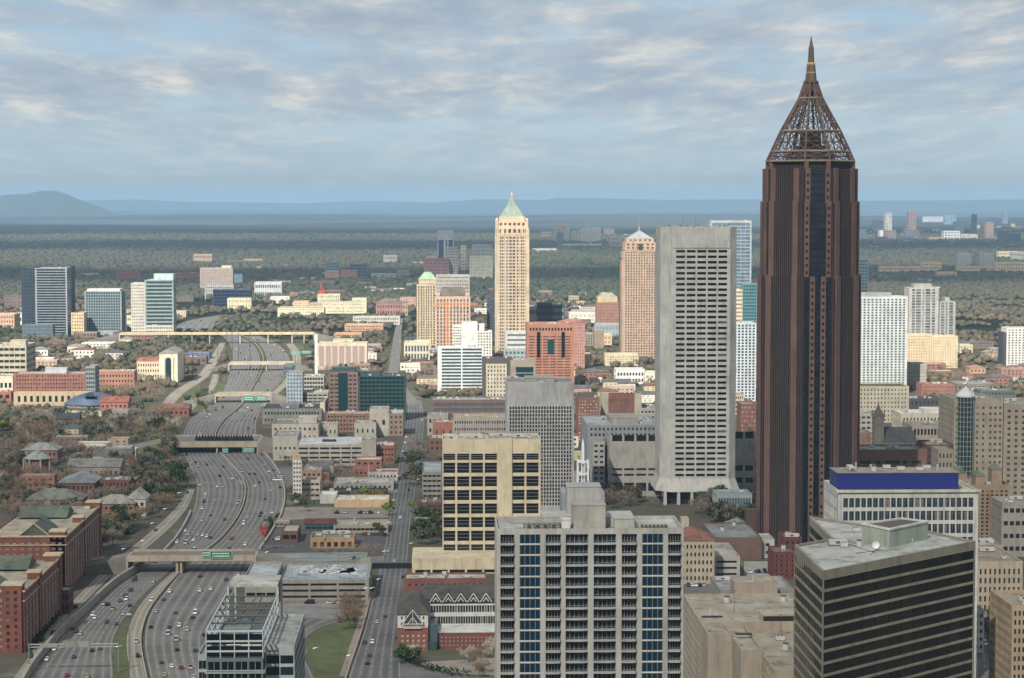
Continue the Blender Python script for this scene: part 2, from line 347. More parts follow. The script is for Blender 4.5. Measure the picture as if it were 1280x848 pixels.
# ---------------------------------------------------------------- roads
def mat_road(hx, k=1.0):
    m = bpy.data.materials.new('road'); m.use_nodes = True; t = m.node_tree; b = t.nodes['Principled BSDF']; nd = t.nodes.new; lk = t.links.new
    uv = nd('ShaderNodeUVMap'); sp = nd('ShaderNodeSeparateXYZ'); lk(uv.outputs[0], sp.inputs[0]); c = lin(hx, k)
    def mt(op, a, b_=None):
        x = nd('ShaderNodeMath'); x.operation = op
        for i_, q in enumerate((a, b_)):
            if q is None: continue
            if isinstance(q, (int, float)): x.inputs[i_].default_value = q
            else: lk(q, x.inputs[i_])
        return x.outputs[0]
    s = mt('ABSOLUTE', mt('SINE', mt('MULTIPLY', sp.outputs[0], math.pi)))          # 0 at lane lines, 1 mid-lane: oil and tyre wear
    tc = nd('ShaderNodeTexCoord'); n = nd('ShaderNodeTexNoise'); n.inputs['Scale'].default_value = 0.03; n.inputs['Detail'].default_value = 5; lk(tc.outputs['Object'], n.inputs['Vector'])
    wear = mt('MULTIPLY', mt('POWER', s, 0.8), mt('MULTIPLY', n.outputs[0], 0.85))
    k1 = mt('SUBTRACT', 1.15, wear)
    n2 = nd('ShaderNodeTexNoise'); n2.inputs['Scale'].default_value = 0.5; n2.inputs['Detail'].default_value = 4; lk(tc.outputs['Object'], n2.inputs['Vector'])
    k2 = mt('MULTIPLY', k1, mt('ADD', mt('MULTIPLY', n2.outputs[0], 0.35), 0.82))
    fl = mt('FLOOR', mt('MULTIPLY', sp.outputs[1], 1/38)); fu = mt('FLOOR', sp.outputs[0]); wn = nd('ShaderNodeTexWhiteNoise'); wn.noise_dimensions = '2D'; cb_ = nd('ShaderNodeCombineXYZ'); lk(fl, cb_.inputs[0]); lk(fu, cb_.inputs[1]); lk(cb_.outputs[0], wn.inputs['Vector'])
    k2 = mt('MULTIPLY', k2, mt('ADD', mt('MULTIPLY', wn.outputs['Value'], 0.16), 0.9))
    vm = nd('ShaderNodeVectorMath'); vm.operation = 'SCALE'; vm.inputs[0].default_value = c; lk(k2, vm.inputs['Scale']); lk(vm.outputs[0], b.inputs['Base Color'])
    b.inputs['Roughness'].default_value = 0.9; b.inputs['Specular IOR Level'].default_value = 0.2
    return m
RM = {'conc': mat_road('716f6c'), 'dark': mat_road('6a6967'), 'light': mat_road('918b7e'), 'asph': mat_road('646464')}
def edge_fn(pts):
    pts = sorted(pts, key=lambda p: p[1]); yy = np.array([p[1] for p in pts], float); xx = np.array([p[0] for p in pts], float)
    inv = 1/(yy-252)                                            # interpolate along the ground, not along the picture
    o = np.argsort(inv); a, b_ = inv[o], xx[o]
    n = len(a); mm_ = np.zeros(n)
    # ground X is linear-ish: convert to ground X first
    gxs = np.array([G(px, py)[0] for px, py in zip(xx[o], yy[o])]); gys = np.array([G(px, py)[1] for px, py in zip(xx[o], yy[o])])
    d = np.gradient(gxs, gys) if n > 2 else np.full(n, (gxs[-1]-gxs[0])/(gys[-1]-gys[0]))
    def fn(Y):
        k = min(max(np.searchsorted(gys, Y)-1, 0), n-2); h = gys[k+1]-gys[k]; t = (Y-gys[k])/h
        if t < 0 or t > 1: t = min(max(t, 0), 1)
        return (2*t**3-3*t**2+1)*gxs[k]+(t**3-2*t**2+t)*h*d[k]+(-2*t**3+3*t**2)*gxs[k+1]+(t**3-t**2)*h*d[k+1]
    return fn, gys[0], gys[-1]
WHITE = None
class Road:
    pass
LINES = MB()
def road(name, left, right, lanes, m='conc', z=0.05, z1=None, lines=True, occ=True, dash=True):
    fl, a0, a1 = edge_fn(left); fr, b0, b1 = edge_fn(right); y0, y1 = max(a0, b0), min(a1, b1)
    r = Road(); r.fl, r.fr, r.y0, r.y1, r.lanes, r.z = fl, fr, y0, y1, lanes, z
    n = max(6, int((y1-y0)/12)); Y = np.linspace(y0, y1, n); vv = []; uvs = []; sub = 2
    for y in Y:
        xl, xr = fl(y), fr(y)
        for q in range(sub+1): vv.append((xl+(xr-xl)*q/sub, y, z))
    ff = []
    for j in range(n-1):
        for q in range(sub):
            a = j*(sub+1)+q; ff.append((a, a+1, a+sub+2, a+sub+1)); s_ = lanes/sub
            uvs += [(q*s_, Y[j]), ((q+1)*s_, Y[j]), ((q+1)*s_, Y[j+1]), (q*s_, Y[j+1])]
        if occ: occ_rect(min(fl(Y[j]), fl(Y[j+1])), max(fr(Y[j]), fr(Y[j+1])), Y[j], Y[j+1], 1)
    me = bpy.data.meshes.new(name); me.from_pydata(vv, [], ff); u = me.uv_layers.new(name='UVMap')
    for k_, c_ in enumerate(uvs): u.data[k_].uv = c_
    me.materials.append(RM[m]); o = bpy.data.objects.new(name, me); COL.objects.link(o); tag(o, kind='structure')
    if lines:
        for k_ in range(lanes+1):
            fr_ = (k_+0.0)/lanes; edge = k_ in (0, lanes); fr_ = min(max(fr_, 0.02), 0.98)
            y = y0
            while y < y1-4:
                ln, gap = (12, 0) if (edge or not dash) else (5, 8)
                ya, yb = y, min(y+ln, y1); wdt = 0.09 if edge else 0.10
                if y0 > 2600: wdt = .1
                xa = fl(ya)+(fr(ya)-fl(ya))*fr_; xb = fl(yb)+(fr(yb)-fl(yb))*fr_
                LINES.quad((xa-wdt, ya, z+.03), (xa+wdt, ya, z+.03), (xb+wdt, yb, z+.03), (xb-wdt, yb, z+.03)); y += ln+gap
    return r
def bar_along(fn, y0, y1, w_, h0, h1, name, m, label, cat, dy=15, z0=0.0, group=None, hfn=None):
    mb = MB(); n = max(2, int((y1-y0)/dy)); Y = np.linspace(y0, y1, n)
    for a, b_ in zip(Y[:-1], Y[1:]):
        xa, xb = fn(a), fn(b_); ha, hb_ = (h1, h1) if hfn is None else (hfn(a), hfn(b_)); k = len(mb.v)
        mb.v += [(xa-w_, a, z0), (xa+w_, a, z0), (xa+w_, a, ha), (xa-w_, a, ha), (xb-w_, b_, z0), (xb+w_, b_, z0), (xb+w_, b_, hb_), (xb-w_, b_, hb_)]
        for q in ((0, 1, 2, 3), (1, 5, 6, 2), (5, 4, 7, 6), (4, 0, 3, 7), (3, 2, 6, 7)): mb.f.append(tuple(k+i_ for i_ in q)); mb.m.append(0)
    o = mb.build(name, m); return tag(o, label, cat, group)

SBL = [(20, 885), (40, 845), (75, 800), (112, 765), (150, 730), (187, 707), (213, 685), (234, 655), (245, 625), (245, 600), (236, 580), (229, 565), (229, 545), (238, 525), (260, 508), (276, 495), (283, 480), (288, 465), (291, 450), (290, 437), (284, 426), (272, 416)]
SBR = [(140, 885), (141, 845), (141, 800), (160, 765), (195, 728), (222, 706), (262, 682), (290, 652), (302, 627), (301, 600), (285, 580), (272, 565), (266, 548), (275, 528), (298, 508), (308, 494), (316, 480), (322, 466), (325, 452), (322, 440), (314, 429), (298, 419)]
NBL = [(198, 885), (188, 845), (181, 800), (189, 765), (209, 737), (231, 711), (268, 684), (296, 653), (308, 627), (307, 601), (290, 581), (277, 566), (271, 549), (281, 528), (303, 508), (313, 494), (321, 480), (330, 466), (334, 452), (331, 440), (322, 429), (305, 419)]
NBR = [(290, 885), (270, 845), (262, 790), (283, 757), (300, 727), (313, 702), (335, 670), (351, 640), (354, 615), (346, 590), (336, 575), (326, 563), (321, 546), (320, 530), (326, 511), (337, 492), (348, 480), (357, 467), (362, 452), (357, 440), (346, 430), (325, 420)]
SB = road('highway', SBL, SBR, 8); NB = road('highway', NBL, NBR, 7)
RAMP = road('ramp', [(168, 885), (163, 845), (160, 790), (173, 760), (201, 729), (225, 708)], [(190, 885), (181, 845), (175, 795), (183, 768), (203, 739), (227, 713)], 2, 'light', 0.06)
SERV = road('road', [(-10, 885), (20, 845), (58, 790), (98, 745), (138, 706), (168, 682), (200, 655), (226, 628), (236, 608)], [(12, 885), (34, 838), (72, 790), (110, 748), (150, 710), (182, 686), (212, 660), (234, 634), (243, 612)], 2, 'light', 0.06)
FRN = road('road', [(200, 508), (216, 490), (242, 474), (258, 456), (268, 440), (275, 428)], [(214, 508), (232, 490), (256, 474), (270, 456), (277, 440), (282, 428)], 3, 'light', 0.06)
FRN2 = road('ramp', [(226, 516), (244, 500), (258, 488), (264, 476), (266, 468)], [(236, 516), (254, 500), (266, 488), (272, 476), (273, 468)], 2, 'light', 0.07)
UPR = road('ramp', [(326, 508), (339, 492), (352, 480), (361, 468), (366, 452), (364, 440), (358, 430)], [(333, 508), (348, 492), (361, 480), (371, 468), (376, 452), (374, 440), (367, 430)], 2, 'light', 0.06)
UPL = road('highway', [(214, 416), (222, 407), (240, 400), (262, 396), (285, 393)], [(262, 416), (268, 407), (272, 401), (290, 397), (310, 394)], 5, 'conc', 0.06)
S1 = road('street', [(425, 885), (437, 845), (455, 790), (468, 740), (478, 700), (487, 650), (494, 610), (501, 570), (507, 540), (510, 515), (510, 500)], [(500, 885), (501, 845), (500, 815), (502, 780), (506, 740), (509, 700), (513, 650), (519, 610), (525, 570), (529, 540), (529, 515), (526, 500)], 5, 'asph', 0.05)
S2 = road('street', [(508, 505), (498, 492), (486, 475), (487, 455), (490, 435), (494, 412), (498, 398)], [(524, 505), (514, 492), (499, 475), (499, 455), (501, 435), (502, 412), (504, 398)], 4, 'conc', 0.07)
LOOP = road('ramp', [(357, 885), (362, 835), (364, 805), (372, 787), (393, 772), (428, 764)], [(408, 885), (390, 845), (379, 818), (381, 798), (398, 785), (432, 774)], 2, 'dark', 0.05)
S3 = road('street', [(610, 620), (640, 540), (732, 470), (730, 440)], [(625, 620), (650, 540), (742, 470), (737, 440)], 3, 'asph', 0.05, occ=False)
RR = road('street', [(1216, 885), (1221, 845), (1218, 800), (1222, 770)], [(1262, 885), (1262, 845), (1262, 800), (1262, 770)], 4, 'asph', 0.05)
def sheet(name, px, hx, z=0.04, kind='ground', k=1.0, occ=False):
    P = [G(a, b_, z) for a, b_ in px]; mb = MB(); ar = sum(P[i][0]*P[(i+1) % len(P)][1]-P[(i+1) % len(P)][0]*P[i][1] for i in range(len(P)))
    if ar < 0: P = P[::-1]
    mb.poly([(x, y, z) for x, y in P]); o = mb.build(name, mat(hx, kind, k)); tag(o, kind='structure')
    if occ:
        xs_ = [p[0] for p in P]; ys_ = [p[1] for p in P]
        for yy in np.arange(min(ys_), max(ys_), OC):
            for xx in np.arange(min(xs_), max(xs_), OC):
                if in_poly(xx, yy, P): occ_rect(xx, xx+1, yy, yy+1, 0)
    return o
# cross streets
sheet('street', [(100, 698), (160, 694), (160, 703), (90, 707)], '6f6d6a', 0.07)
sheet('street', [(310, 699), (480, 695), (480, 704), (308, 709)], '70706e', 0.045, occ=True)
sheet('street', [(340, 758), (440, 762), (440, 774), (400, 774), (350, 772)], '757370', 0.045, occ=True)
sheet('street', [(498, 822), (540, 838), (600, 846), (640, 850), (640, 890), (496, 890)], '6c6b69', 0.055, occ=True)
sheet('street', [(340, 600), (500, 598), (500, 603), (340, 606)], '6f6d6a', 0.045)
sheet('street', [(1224, 826), (1300, 822), (1300, 846), (1224, 850)], '66635f', 0.07)
# lots
sheet('parking_lot', [(345, 634), (484, 634), (486, 647), (352, 650)], '8a8275', 0.046, occ=True)
sheet('parking_lot', [(326, 655), (378, 650), (490, 660), (482, 688), (318, 690)], '555452', 0.046, occ=True)
sheet('parking_lot', [(335, 692), (460, 690), (458, 700), (335, 704)], '7e8a86', 0.05)
sheet('parking_lot', [(333, 585), (366, 583), (368, 606), (352, 612)], '6b6966', 0.046, occ=True)
sheet('parking_lot', [(350, 750), (435, 752), (438, 760), (345, 760)], '77746e', 0.05, occ=True)
sheet('sidewalk', [(520, 828), (625, 822), (625, 845), (560, 842)], '93887a', 0.046, occ=True)
sheet('sidewalk', [(424, 845), (437, 845), (468, 740), (461, 740)], '8e7f6d', 0.05)
sheet('parking_lot', [(856, 728), (905, 728), (905, 745), (856, 745)], '6d6c68', 0.046, occ=True)
sheet('parking_lot', [(930, 702), (975, 702), (975, 728), (930, 728)], '8f8f88', 0.046, occ=True)
# grass
GR = '5f6a3a'
for P in ([(392, 790), (412, 780), (440, 777), (444, 782), (438, 848), (440, 880), (414, 880), (396, 848), (384, 818), (386, 800)],
          [(143, 800), (151, 783), (159, 776), (158, 795), (161, 848), (166, 885), (143, 885)], [(245, 836), (252, 820), (262, 848), (250, 860)],
          [(229, 496), (238, 484), (250, 480), (250, 488), (243, 497), (232, 499)], [(263, 487), (282, 470), (290, 467), (284, 480), (278, 492), (264, 494)],
          [(236, 516), (256, 500), (276, 497), (264, 506), (250, 514)], [(278, 447), (264, 438), (268, 431), (284, 433)],
          [(352, 468), (364, 462), (372, 470), (352, 480)], [(352, 428), (378, 427), (380, 437), (364, 438)], [(300, 427), (350, 424), (340, 430)], [(240, 408), (270, 404), (262, 410), (238, 415)],
          [(1222, 812), (1262, 808), (1262, 822), (1226, 824)], [(858, 744), (884, 744), (884, 752), (858, 752)]):
    sheet('lawn', P, GR, 0.045, 'ground', 0.8, occ=True)
LN = LINES.build('lane_markings', mat('a9a79f', 'wall')); tag(LN, kind='structure')
# parking stalls painted on lots
st = MB()
def stalls(px0, px1, py, n, ln=4.5, z=0.08):
    x0, y = G(px0, py); x1, _ = G(px1, py)
    for i_ in range(n+1):
        x = x0+(x1-x0)*i_/n; st.quad((x-.08, y, z), (x+.08, y, z), (x+.08, y+ln, z), (x-.08, y+ln, z))
for a, b_, c_, n_ in ((412, 480, 641, 24), (412, 480, 645, 24), (420, 480, 664, 18), (330, 366, 684, 10), (340, 440, 697, 30), (360, 430, 757, 20), (936, 972, 715, 12), (936, 972, 722, 12)): stalls(a, b_, c_, n_)
tag(st.build('parking_markings', mat('d4d2cb', 'wall')), kind='structure')
# barriers and walls along the highway
CW = mat('a39a8a', 'wall')
bar_along(lambda y: (SB.fr(y)+NB.fl(y))/2, Yof(704), Yof(419), 0.35, 0, 1.1, 'median_barrier', CW, 'long low concrete barrier between the two highway directions', 'barrier')
bar_along(lambda y: RAMP.fr(y)+0.5, RAMP.y0, RAMP.y1, 0.3, 0, 1.2, 'ramp_barrier', CW, 'low concrete barrier between the middle ramp and the curving lanes', 'barrier')
bar_along(lambda y: SB.fl(y)-1.6, SB.y0, Yof(708), 0.8, 0, 4.2, 'retaining_wall', mat('9a907f', 'wall'), 'tall beige retaining wall beside the lowest highway lanes', 'wall')
bar_along(lambda y: SB.fl(y)-1.0, Yof(688), Yof(640), 0.5, 0, 2.2, 'retaining_wall', CW, 'beige retaining wall below the service road past the overpass', 'wall')
bar_along(lambda y: NB.fr(y)+1.0, Yof(686), Yof(566), 0.5, 0, 1.6, 'retaining_wall', CW, 'low wall on the outer side of the highway bend', 'wall')
bar_along(lambda y: S1.fl(y)-1.2, S1.y0, Yof(745), 0.35, 0, 1.3, 'parapet_wall', mat('9d8a75', 'wall'), 'brownish parapet wall beside the avenue above the lawn', 'wall')
# ================================================================ BUILDING HELPERS
PANES = {}
def pane_mesh(w_, h_, mx_, my_, glass, frame):
    key = (round(w_, 2), round(h_, 2), mx_, my_, glass.name, frame.name if frame else '')
    if key in PANES: return PANES[key]
    mb = MB(); n = max(1, mx_)
    for i in range(n):                                    # local x along the wall, y out of the wall, z up
        for j in range(max(1, my_)):
            a, b_ = w_*i/n, w_*(i+1)/n; c_, d_ = h_*j/max(1, my_), h_*(j+1)/max(1, my_)
            mb.quad((a, 0, c_), (b_, 0, c_), (b_, 0, d_), (a, 0, d_), 0)
    if frame:
        t_ = min(0.09, w_*0.04)
        for i in range(n+1):
            a = w_*i/n; a = min(max(a, t_), w_-t_); mb.box(a-t_, a+t_, -0.10, -0.01, 0, h_, 1)
        for j in range(1, my_):
            c_ = h_*j/my_; mb.box(0, w_, -0.08, -0.01, c_-t_, c_+t_, 1)
    me = mb.mesh('window', [glass, frame] if frame else [glass]); PANES[key] = me; return me
def cells(L_, spec):
    """spec: dict n, wf, side | explicit list of (u0,u1)"""
    if isinstance(spec, (list, tuple)): return list(spec)
    n, wf, side = spec['n'], spec.get('f', 0.6), spec.get('m', 1.0); side2 = spec.get('m2', side)
    if n == 0: return []
    c_ = (L_-side-side2)/n; return [(side+c_*(i+.5-wf/2), side+c_*(i+.5+wf/2)) for i in range(n)]
def facade(mb, wins, A, B_, z0, z1, cs, rs, rec=0.35, bake=False):
    ax, ay = A; bx_, by_ = B_; Lw = math.hypot(bx_-ax, by_-ay)
    if Lw < .01: return
    dx, dy = (bx_-ax)/Lw, (by_-ay)/Lw; nx, ny = dy, -dx
    P = lambda u, z, d=0.0: (ax+dx*u-nx*d, ay+dy*u-ny*d, z)
    U = cells(Lw, cs) if cs else []; W_ = cells(z1-z0, rs) if rs else []
    if not U or not W_: mb.quad(P(0, z0), P(Lw, z0), P(Lw, z1), P(0, z1)); return
    W_ = [(z0+a, z0+b_) for a, b_ in W_]; zc = z0
    for (a, b_) in W_:
        if a > zc+.001: mb.quad(P(0, zc), P(Lw, zc), P(Lw, a), P(0, a))
        uc = 0.0
        for (u0, u1) in U:
            if u0 > uc+.001: mb.quad(P(uc, a), P(u0, a), P(u0, b_), P(uc, b_))
            mb.quad(P(u0, a), P(u0, a, rec), P(u0, b_, rec), P(u0, b_)); mb.quad(P(u1, a, rec), P(u1, a), P(u1, b_), P(u1, b_, rec))
            mb.quad(P(u0, a), P(u1, a), P(u1, a, rec), P(u0, a, rec)); mb.quad(P(u0, b_, rec), P(u1, b_, rec), P(u1, b_), P(u0, b_))
            if bake: mb.quad(P(u0, a, rec), P(u1, a, rec), P(u1, b_, rec), P(u0, b_, rec), 1)
            else: wins.append((P(u0, a, rec), math.atan2(dy, dx), u1-u0, b_-a, (nx, ny)))
            uc = u1
        if uc < Lw-.001: mb.quad(P(uc, a), P(Lw, a), P(Lw, b_), P(uc, b_))
        zc = b_
    if zc < z1-.001: mb.quad(P(0, zc), P(Lw, zc), P(Lw, z1), P(0, z1))
def win_area(root, wn):
    p, ang, w_, h_, n = wn; X, Y, Z = root.location; q = (X+p[0], Y+p[1], Z+p[2]+h_/2)
    fac = -(n[0]*q[0]+n[1]*q[1])/math.hypot(q[0], q[1]); s = pix(q)
    if fac <= 0.02 or s is None or not (-20 < s[0] < 1300 and -10 < s[1] < 858): return 0.0, s
    return w_*h_*fac*(FP/math.hypot(q[0], q[1]))**2, s
def put_windows(root, wins, glass, frame=None, mx=1, my=1, cap=100, name='window', lim=None):
    """the 100 that show largest become window objects of their own, the rest one object"""
    sc = sorted(((win_area(root, wn)[0], i) for i, wn in enumerate(wins)), key=lambda t_: -t_[0])
    if len(wins) <= cap: top = [i for a, i in sc]
    else: top = [i for a, i in sc[:cap] if a > 0]
    keep = set(top)
    for i in top:
        p, ang, w_, h_, n = wins[i]
        o = bpy.data.objects.new(name, pane_mesh(w_, h_, mx, my, glass, frame)); COL.objects.link(o); o.parent = root
        o.location = p; o.rotation_euler.z = ang
    rest = [wins[i] for i in range(len(wins)) if i not in keep]
    if rest:
        vs, fs, ms, base_ = [], [], [], 0
        for p, ang, w_, h_, n in rest:
            me = pane_mesh(w_, h_, mx, my, glass, frame); k = me.get('_np')
            key = me.name
            if key not in _NPC:
                co = np.empty(len(me.vertices)*3, np.float32); me.vertices.foreach_get('co', co)
                li = np.empty(len(me.loops), np.int32); me.loops.foreach_get('vertex_index', li)
                mi = np.empty(len(me.polygons), np.int32); me.polygons.foreach_get('material_index', mi)
                _NPC[key] = (co.reshape(-1, 3), li.reshape(-1, 4), mi)
            co, li, mi = _NPC[key]; c_, s_ = math.cos(ang), math.sin(ang)
            q = np.stack([co[:, 0]*c_-co[:, 1]*s_+p[0], co[:, 0]*s_+co[:, 1]*c_+p[1], co[:, 2]+p[2]], -1)
            vs.append(q); fs.append(li+base_); ms.append(mi); base_ += len(co)
        o = bpy.data.objects.new(name, np_mesh(name, np.concatenate(vs), np.concatenate(fs), [glass, frame] if frame else [glass], np.concatenate(ms)))
        COL.objects.link(o); o.parent = root; o['kind'] = 'stuff'
_NPC = {}
DARK = None
UNIT = {}
def unit_mesh(kind):
    if kind in UNIT: return UNIT[kind]
    mb = MB()
    if kind == 'box': mb.box(-1.6, 1.6, -1.1, 1.1, 0.25, 1.7, 0); mb.box(-1.7, 1.7, -1.2, 1.2, 0, 0.25, 1); mb.tube((-.7, 0, 1.7), (-.7, 0, 1.95), .6, n=10, m=1); mb.tube((.7, 0, 1.7), (.7, 0, 1.95), .6, n=10, m=1)
    elif kind == 'long': mb.box(-4, 4, -1.2, 1.2, 0.4, 2.2, 0); mb.box(-4.1, -3.2, -.8, .8, 0, 1.4, 1); mb.box(3, 4.6, -.7, .7, .8, 1.8, 0); mb.box(-1, 1, -1.25, -1.2, .8, 1.8, 1)
    elif kind == 'fan': mb.tube((0, 0, 0), (0, 0, 2.0), 1.3, 1.3, 12, 0); mb.tube((0, 0, 2.0), (0, 0, 2.5), 1.0, 1.2, 12, 1)
    elif kind == 'pipe': mb.tube((0, 0, 0), (0, 0, 2.4), .3, .3, 8, 0); mb.tube((0, 0, 2.4), (0, 0, 2.8), .5, .2, 8, 0)
    UNIT[kind] = mb.mesh('rooftop_unit', [mat('b9b8b2', 'wall'), mat('5a5a58', 'wall')]); return UNIT[kind]
def poly_inset(P, d):
    n = len(P); out_ = []
    for i in range(n):
        p0, p1, p2 = Vector(P[i-1]), Vector(P[i]), Vector(P[(i+1) % n]); e1 = (p1-p0).normalized(); e2 = (p2-p1).normalized()
        n1 = Vector((-e1.y, e1.x)); n2 = Vector((-e2.y, e2.x)); b_ = n1+n2; k = b_.length_squared
        b_ = b_*(2*d/k) if k > 0.05 else n1*d
        out_.append((p1.x+b_.x, p1.y+b_.y))
    return out_
def roof_on(root, P, z, hx, par=1.0, wallm=None, t_=0.5, mb=None):
    """parapet rim into the wall mesh mb and a roof slab part"""
    I = poly_inset(P, t_); n = len(P)
    for i in range(n):
        j = (i+1) % n
        mb.quad((*P[i], z), (*P[j], z), (*I[j], z), (*I[i], z)); mb.quad((*I[i], z), (*I[j], z), (*I[j], z-par), (*I[i], z-par))
    r = MB(); r.prism(poly_inset(P, t_+0.01), z-par-0.4, z-par); return r.build('roof', mat(hx, 'roof'), root)
def units(root, x0, x1, y0, y1, z, n, seed=0, kinds=('box', 'box', 'long', 'fan', 'pipe')):
    rg = random.Random(seed); done = []
    for _ in range(n*6):
        if len(done) >= n or x1-x0 < 6 or y1-y0 < 5: break
        x, y = rg.uniform(x0+3, x1-3), rg.uniform(y0+2.5, y1-2.5)
        if any(abs(x-a) < 6 and abs(y-b_) < 4 for a, b_ in done): continue
        done.append((x, y)); o = bpy.data.objects.new('rooftop_unit', unit_mesh(rg.choice(kinds))); COL.objects.link(o)
        o.parent = root; o.location = (x, y, z); o.rotation_euler.z = rg.choice((0, 0, math.pi/2)) if x1-x0 > 12 and y1-y0 > 12 else 0
def rect(x0, x1, y0, y1): return [(x0, y0), (x1, y0), (x1, y1), (x0, y1)]
SEED = [0]
ALLB = []
def B(name, label, x0, x1, yt, yb, depth, wall, nx=0, ny=0, wf=.6, hf=.5, glass='20262b', gk='glass', roofc='8f8c86', frame=None, mx=1, my=1,
      mt_=1.2, mb_=1.0, ms=None, rec=.35, pent=None, nu=None, cap=None, capc='55504a', group=None, sides=True, wallk=1.0, Y=None, z0=0.0, cat=None, balc=None, cols=None, par=1.0, occ=True, rows=None, shape=None, nside=None, ret=False):
    """box building whose front stands between photo columns x0..x1, its top front edge on row yt, its foot on row yb (reads as a real distance)"""
    SEED[0] += 1
    Y = Y or Yof(yb); ym = (yt+yb)/2; X0 = V(x0, ym, Y)[0]; X1 = V(x1, ym, Y)[0]; z = V((x0+x1)/2, yt, Y)[1]; W_ = X1-X0; D = depth
    if occ:
        for (a_, b__, c__, d__, e__) in ALLB:           # fronts on one plane would overlap: bring this one forward
            ov = min(X1, b__)-max(X0, a_)
            if ov > 0.2 and abs(c__-Y) < .3:
                Y -= (D+1) if ov > 3 else .45; X0 = V(x0, ym, Y)[0]; X1 = V(x1, ym, Y)[0]; z = V((x0+x1)/2, yt, Y)[1]; W_ = X1-X0
    px = FP/Y; wpx, hpx = x1-x0, yb-yt
    if occ: occ_rect(X0, X1, Y, Y+D)
    root = empty(name, ((X0+X1)/2, Y, z0), label, cat or name.replace('_', ' '), group); hx = W_/2; z -= z0
    wm = mat(wall, 'wall', wallk); gm = mat(glass, gk); fm = mat(frame, 'paint') if frame else None
    cellw = (W_/max(nx, 1))*wf*px; cellh = ((z)/max(ny, 1))*hf*px
    bake = (cellw*cellh < 5.0 or cellh < 1.6 or cellw < 1.6) or (nx*ny < 1)
    mb = MB(); wins = []; ms = (W_*.03 if ms is None else ms)
    P = rect(-hx, hx, 0, D)
    cs = cols and [(a*W_, b_*W_) for a, b_ in cols] or dict(n=nx, f=wf, m=ms); rs = rows or dict(n=ny, f=hf, m=mb_, m2=mt_)
    cellm = (W_-2*ms)/max(nx, 1); ns = nside if nside is not None else max(1, round((D-2*ms)/max(cellm, .1)))
    side = dict(n=ns if (sides and nx) else 0, f=wf if not cols else .6, m=min(ms, D*.1))
    for i, (A, C_) in enumerate(zip(P, P[1:]+P[:1])):
        spec = cs if i == 0 else (side if i in (1, 3) else None)
        if ny == 0 and not rows: spec = None
        facade(mb, wins, A, C_, 0, z, spec, rs if spec else None, rec, bake)
    if cap in ('hip', 'gable', 'pyr', 'mansard'):
        mb.poly([(*p, z) for p in P])
    else: roof_on(root, P, z, roofc, par, mb=mb, t_=min(.5, W_*.03))
    wo = mb.build('wall', [wm, gm], root)
    if wins: put_windows(root, wins, gm, fm, mx, my)
    o = .6
    if cap == 'hip':
        h_ = min(W_, D)*.35 if pent is None else pent; c_ = min(W_, D)/2*.96; m2 = MB()
        top = rect(-hx+c_, hx-c_, c_, D-c_) if W_ >= D else rect(-hx+c_, hx-c_, c_, D-c_)
        m2.frustum(rect(-hx-o, hx+o, -o, D+o), z, top, z+h_); m2.build('roof', mat(capc, 'roof'), root)
    if cap == 'mansard':
        h_ = pent or 6; c_ = h_*.6; m2 = MB(); m2.frustum(rect(-hx-.2, hx+.2, -.2, D+.2), z, rect(-hx+c_, hx-c_, c_, D-c_), z+h_); m2.build('roof', mat(capc, 'roof'), root)
    if cap == 'pyr':
        h_ = pent or 12; m2 = MB(); m2.pyramid(rect(-hx, hx, 0, D), z, (0, D/2, z+h_)); m2.build('roof', mat(capc, 'roof'), root)
    if cap == 'gable':
        h_ = pent or 5; m2 = MB()
        if W_ >= D:
            m2.v += [(-hx-o, -o, z), (hx+o, -o, z), (hx+o, D+o, z), (-hx-o, D+o, z), (-hx-o, D/2, z+h_), (hx+o, D/2, z+h_)]
            m2.f += [(0, 1, 5, 4), (2, 3, 4, 5), (0, 4, 3), (1, 2, 5)]
        else:
            m2.v += [(-hx-o, -o, z), (hx+o, -o, z), (hx+o, D+o, z), (-hx-o, D+o, z), (0, -o, z+h_), (0, D+o, z+h_)]
            m2.f += [(0, 4, 5, 3), (1, 2, 5, 4), (0, 1, 4), (2, 3, 5)]
        m2.m += [0]*4; m2.build('roof', mat(capc, 'roof'), root)
    if cap is None:
        if pent:                                         # list of (u0,u1,v0,v1,height,colour)
            for (a, b_, c_, d_, h_, cc_) in pent:
                m2 = MB(); q = rect(-hx+a*W_, -hx+b_*W_, c_*D, d_*D); m2.prism(q, z-par, z+h_-.3); m2.prism(poly_inset(q, -.2), z+h_-.3, z+h_)
                m2.build('penthouse', mat(cc_, 'wall'), root)
        if nu is None: nu = 0 if hpx < 9 or wpx < 22 else (2 if px < 1.0 else 4)
        if nu: units(root, -hx+1.5, hx-1.5, 1.5, D-1.5, z-par, nu, SEED[0])
    if balc:                                             # list of (u0,u1) spans with balconies on every floor
        fh = (z-mb_-mt_)/ny
        for (a, b_) in balc:
            m2 = MB()
            for k in range(ny):
                zz_ = mb_+fh*k
                m2.box(-hx+a*W_, -hx+b_*W_, -1.3, -.02, zz_, zz_+.18); m2.box(-hx+a*W_, -hx+b_*W_, -1.3, -1.22, zz_+.18, zz_+1.1)
            m2.build('balcony_stack', mat('b8b6ae', 'wall'), root)
    ALLB.append((X0, X1, Y, Y+D, z)); 
    return (root, W_, D, z) if ret else root
def part_box(root, name, x0, x1, y0, y1, z0, z1, hx, kind='wall', label=None, k=1.0):
    m2 = MB(); m2.box(x0, x1, y0, y1, z0, z1); o = m2.build(name, mat(hx, kind, k), root)
    if label: o['label'] = label
    return o
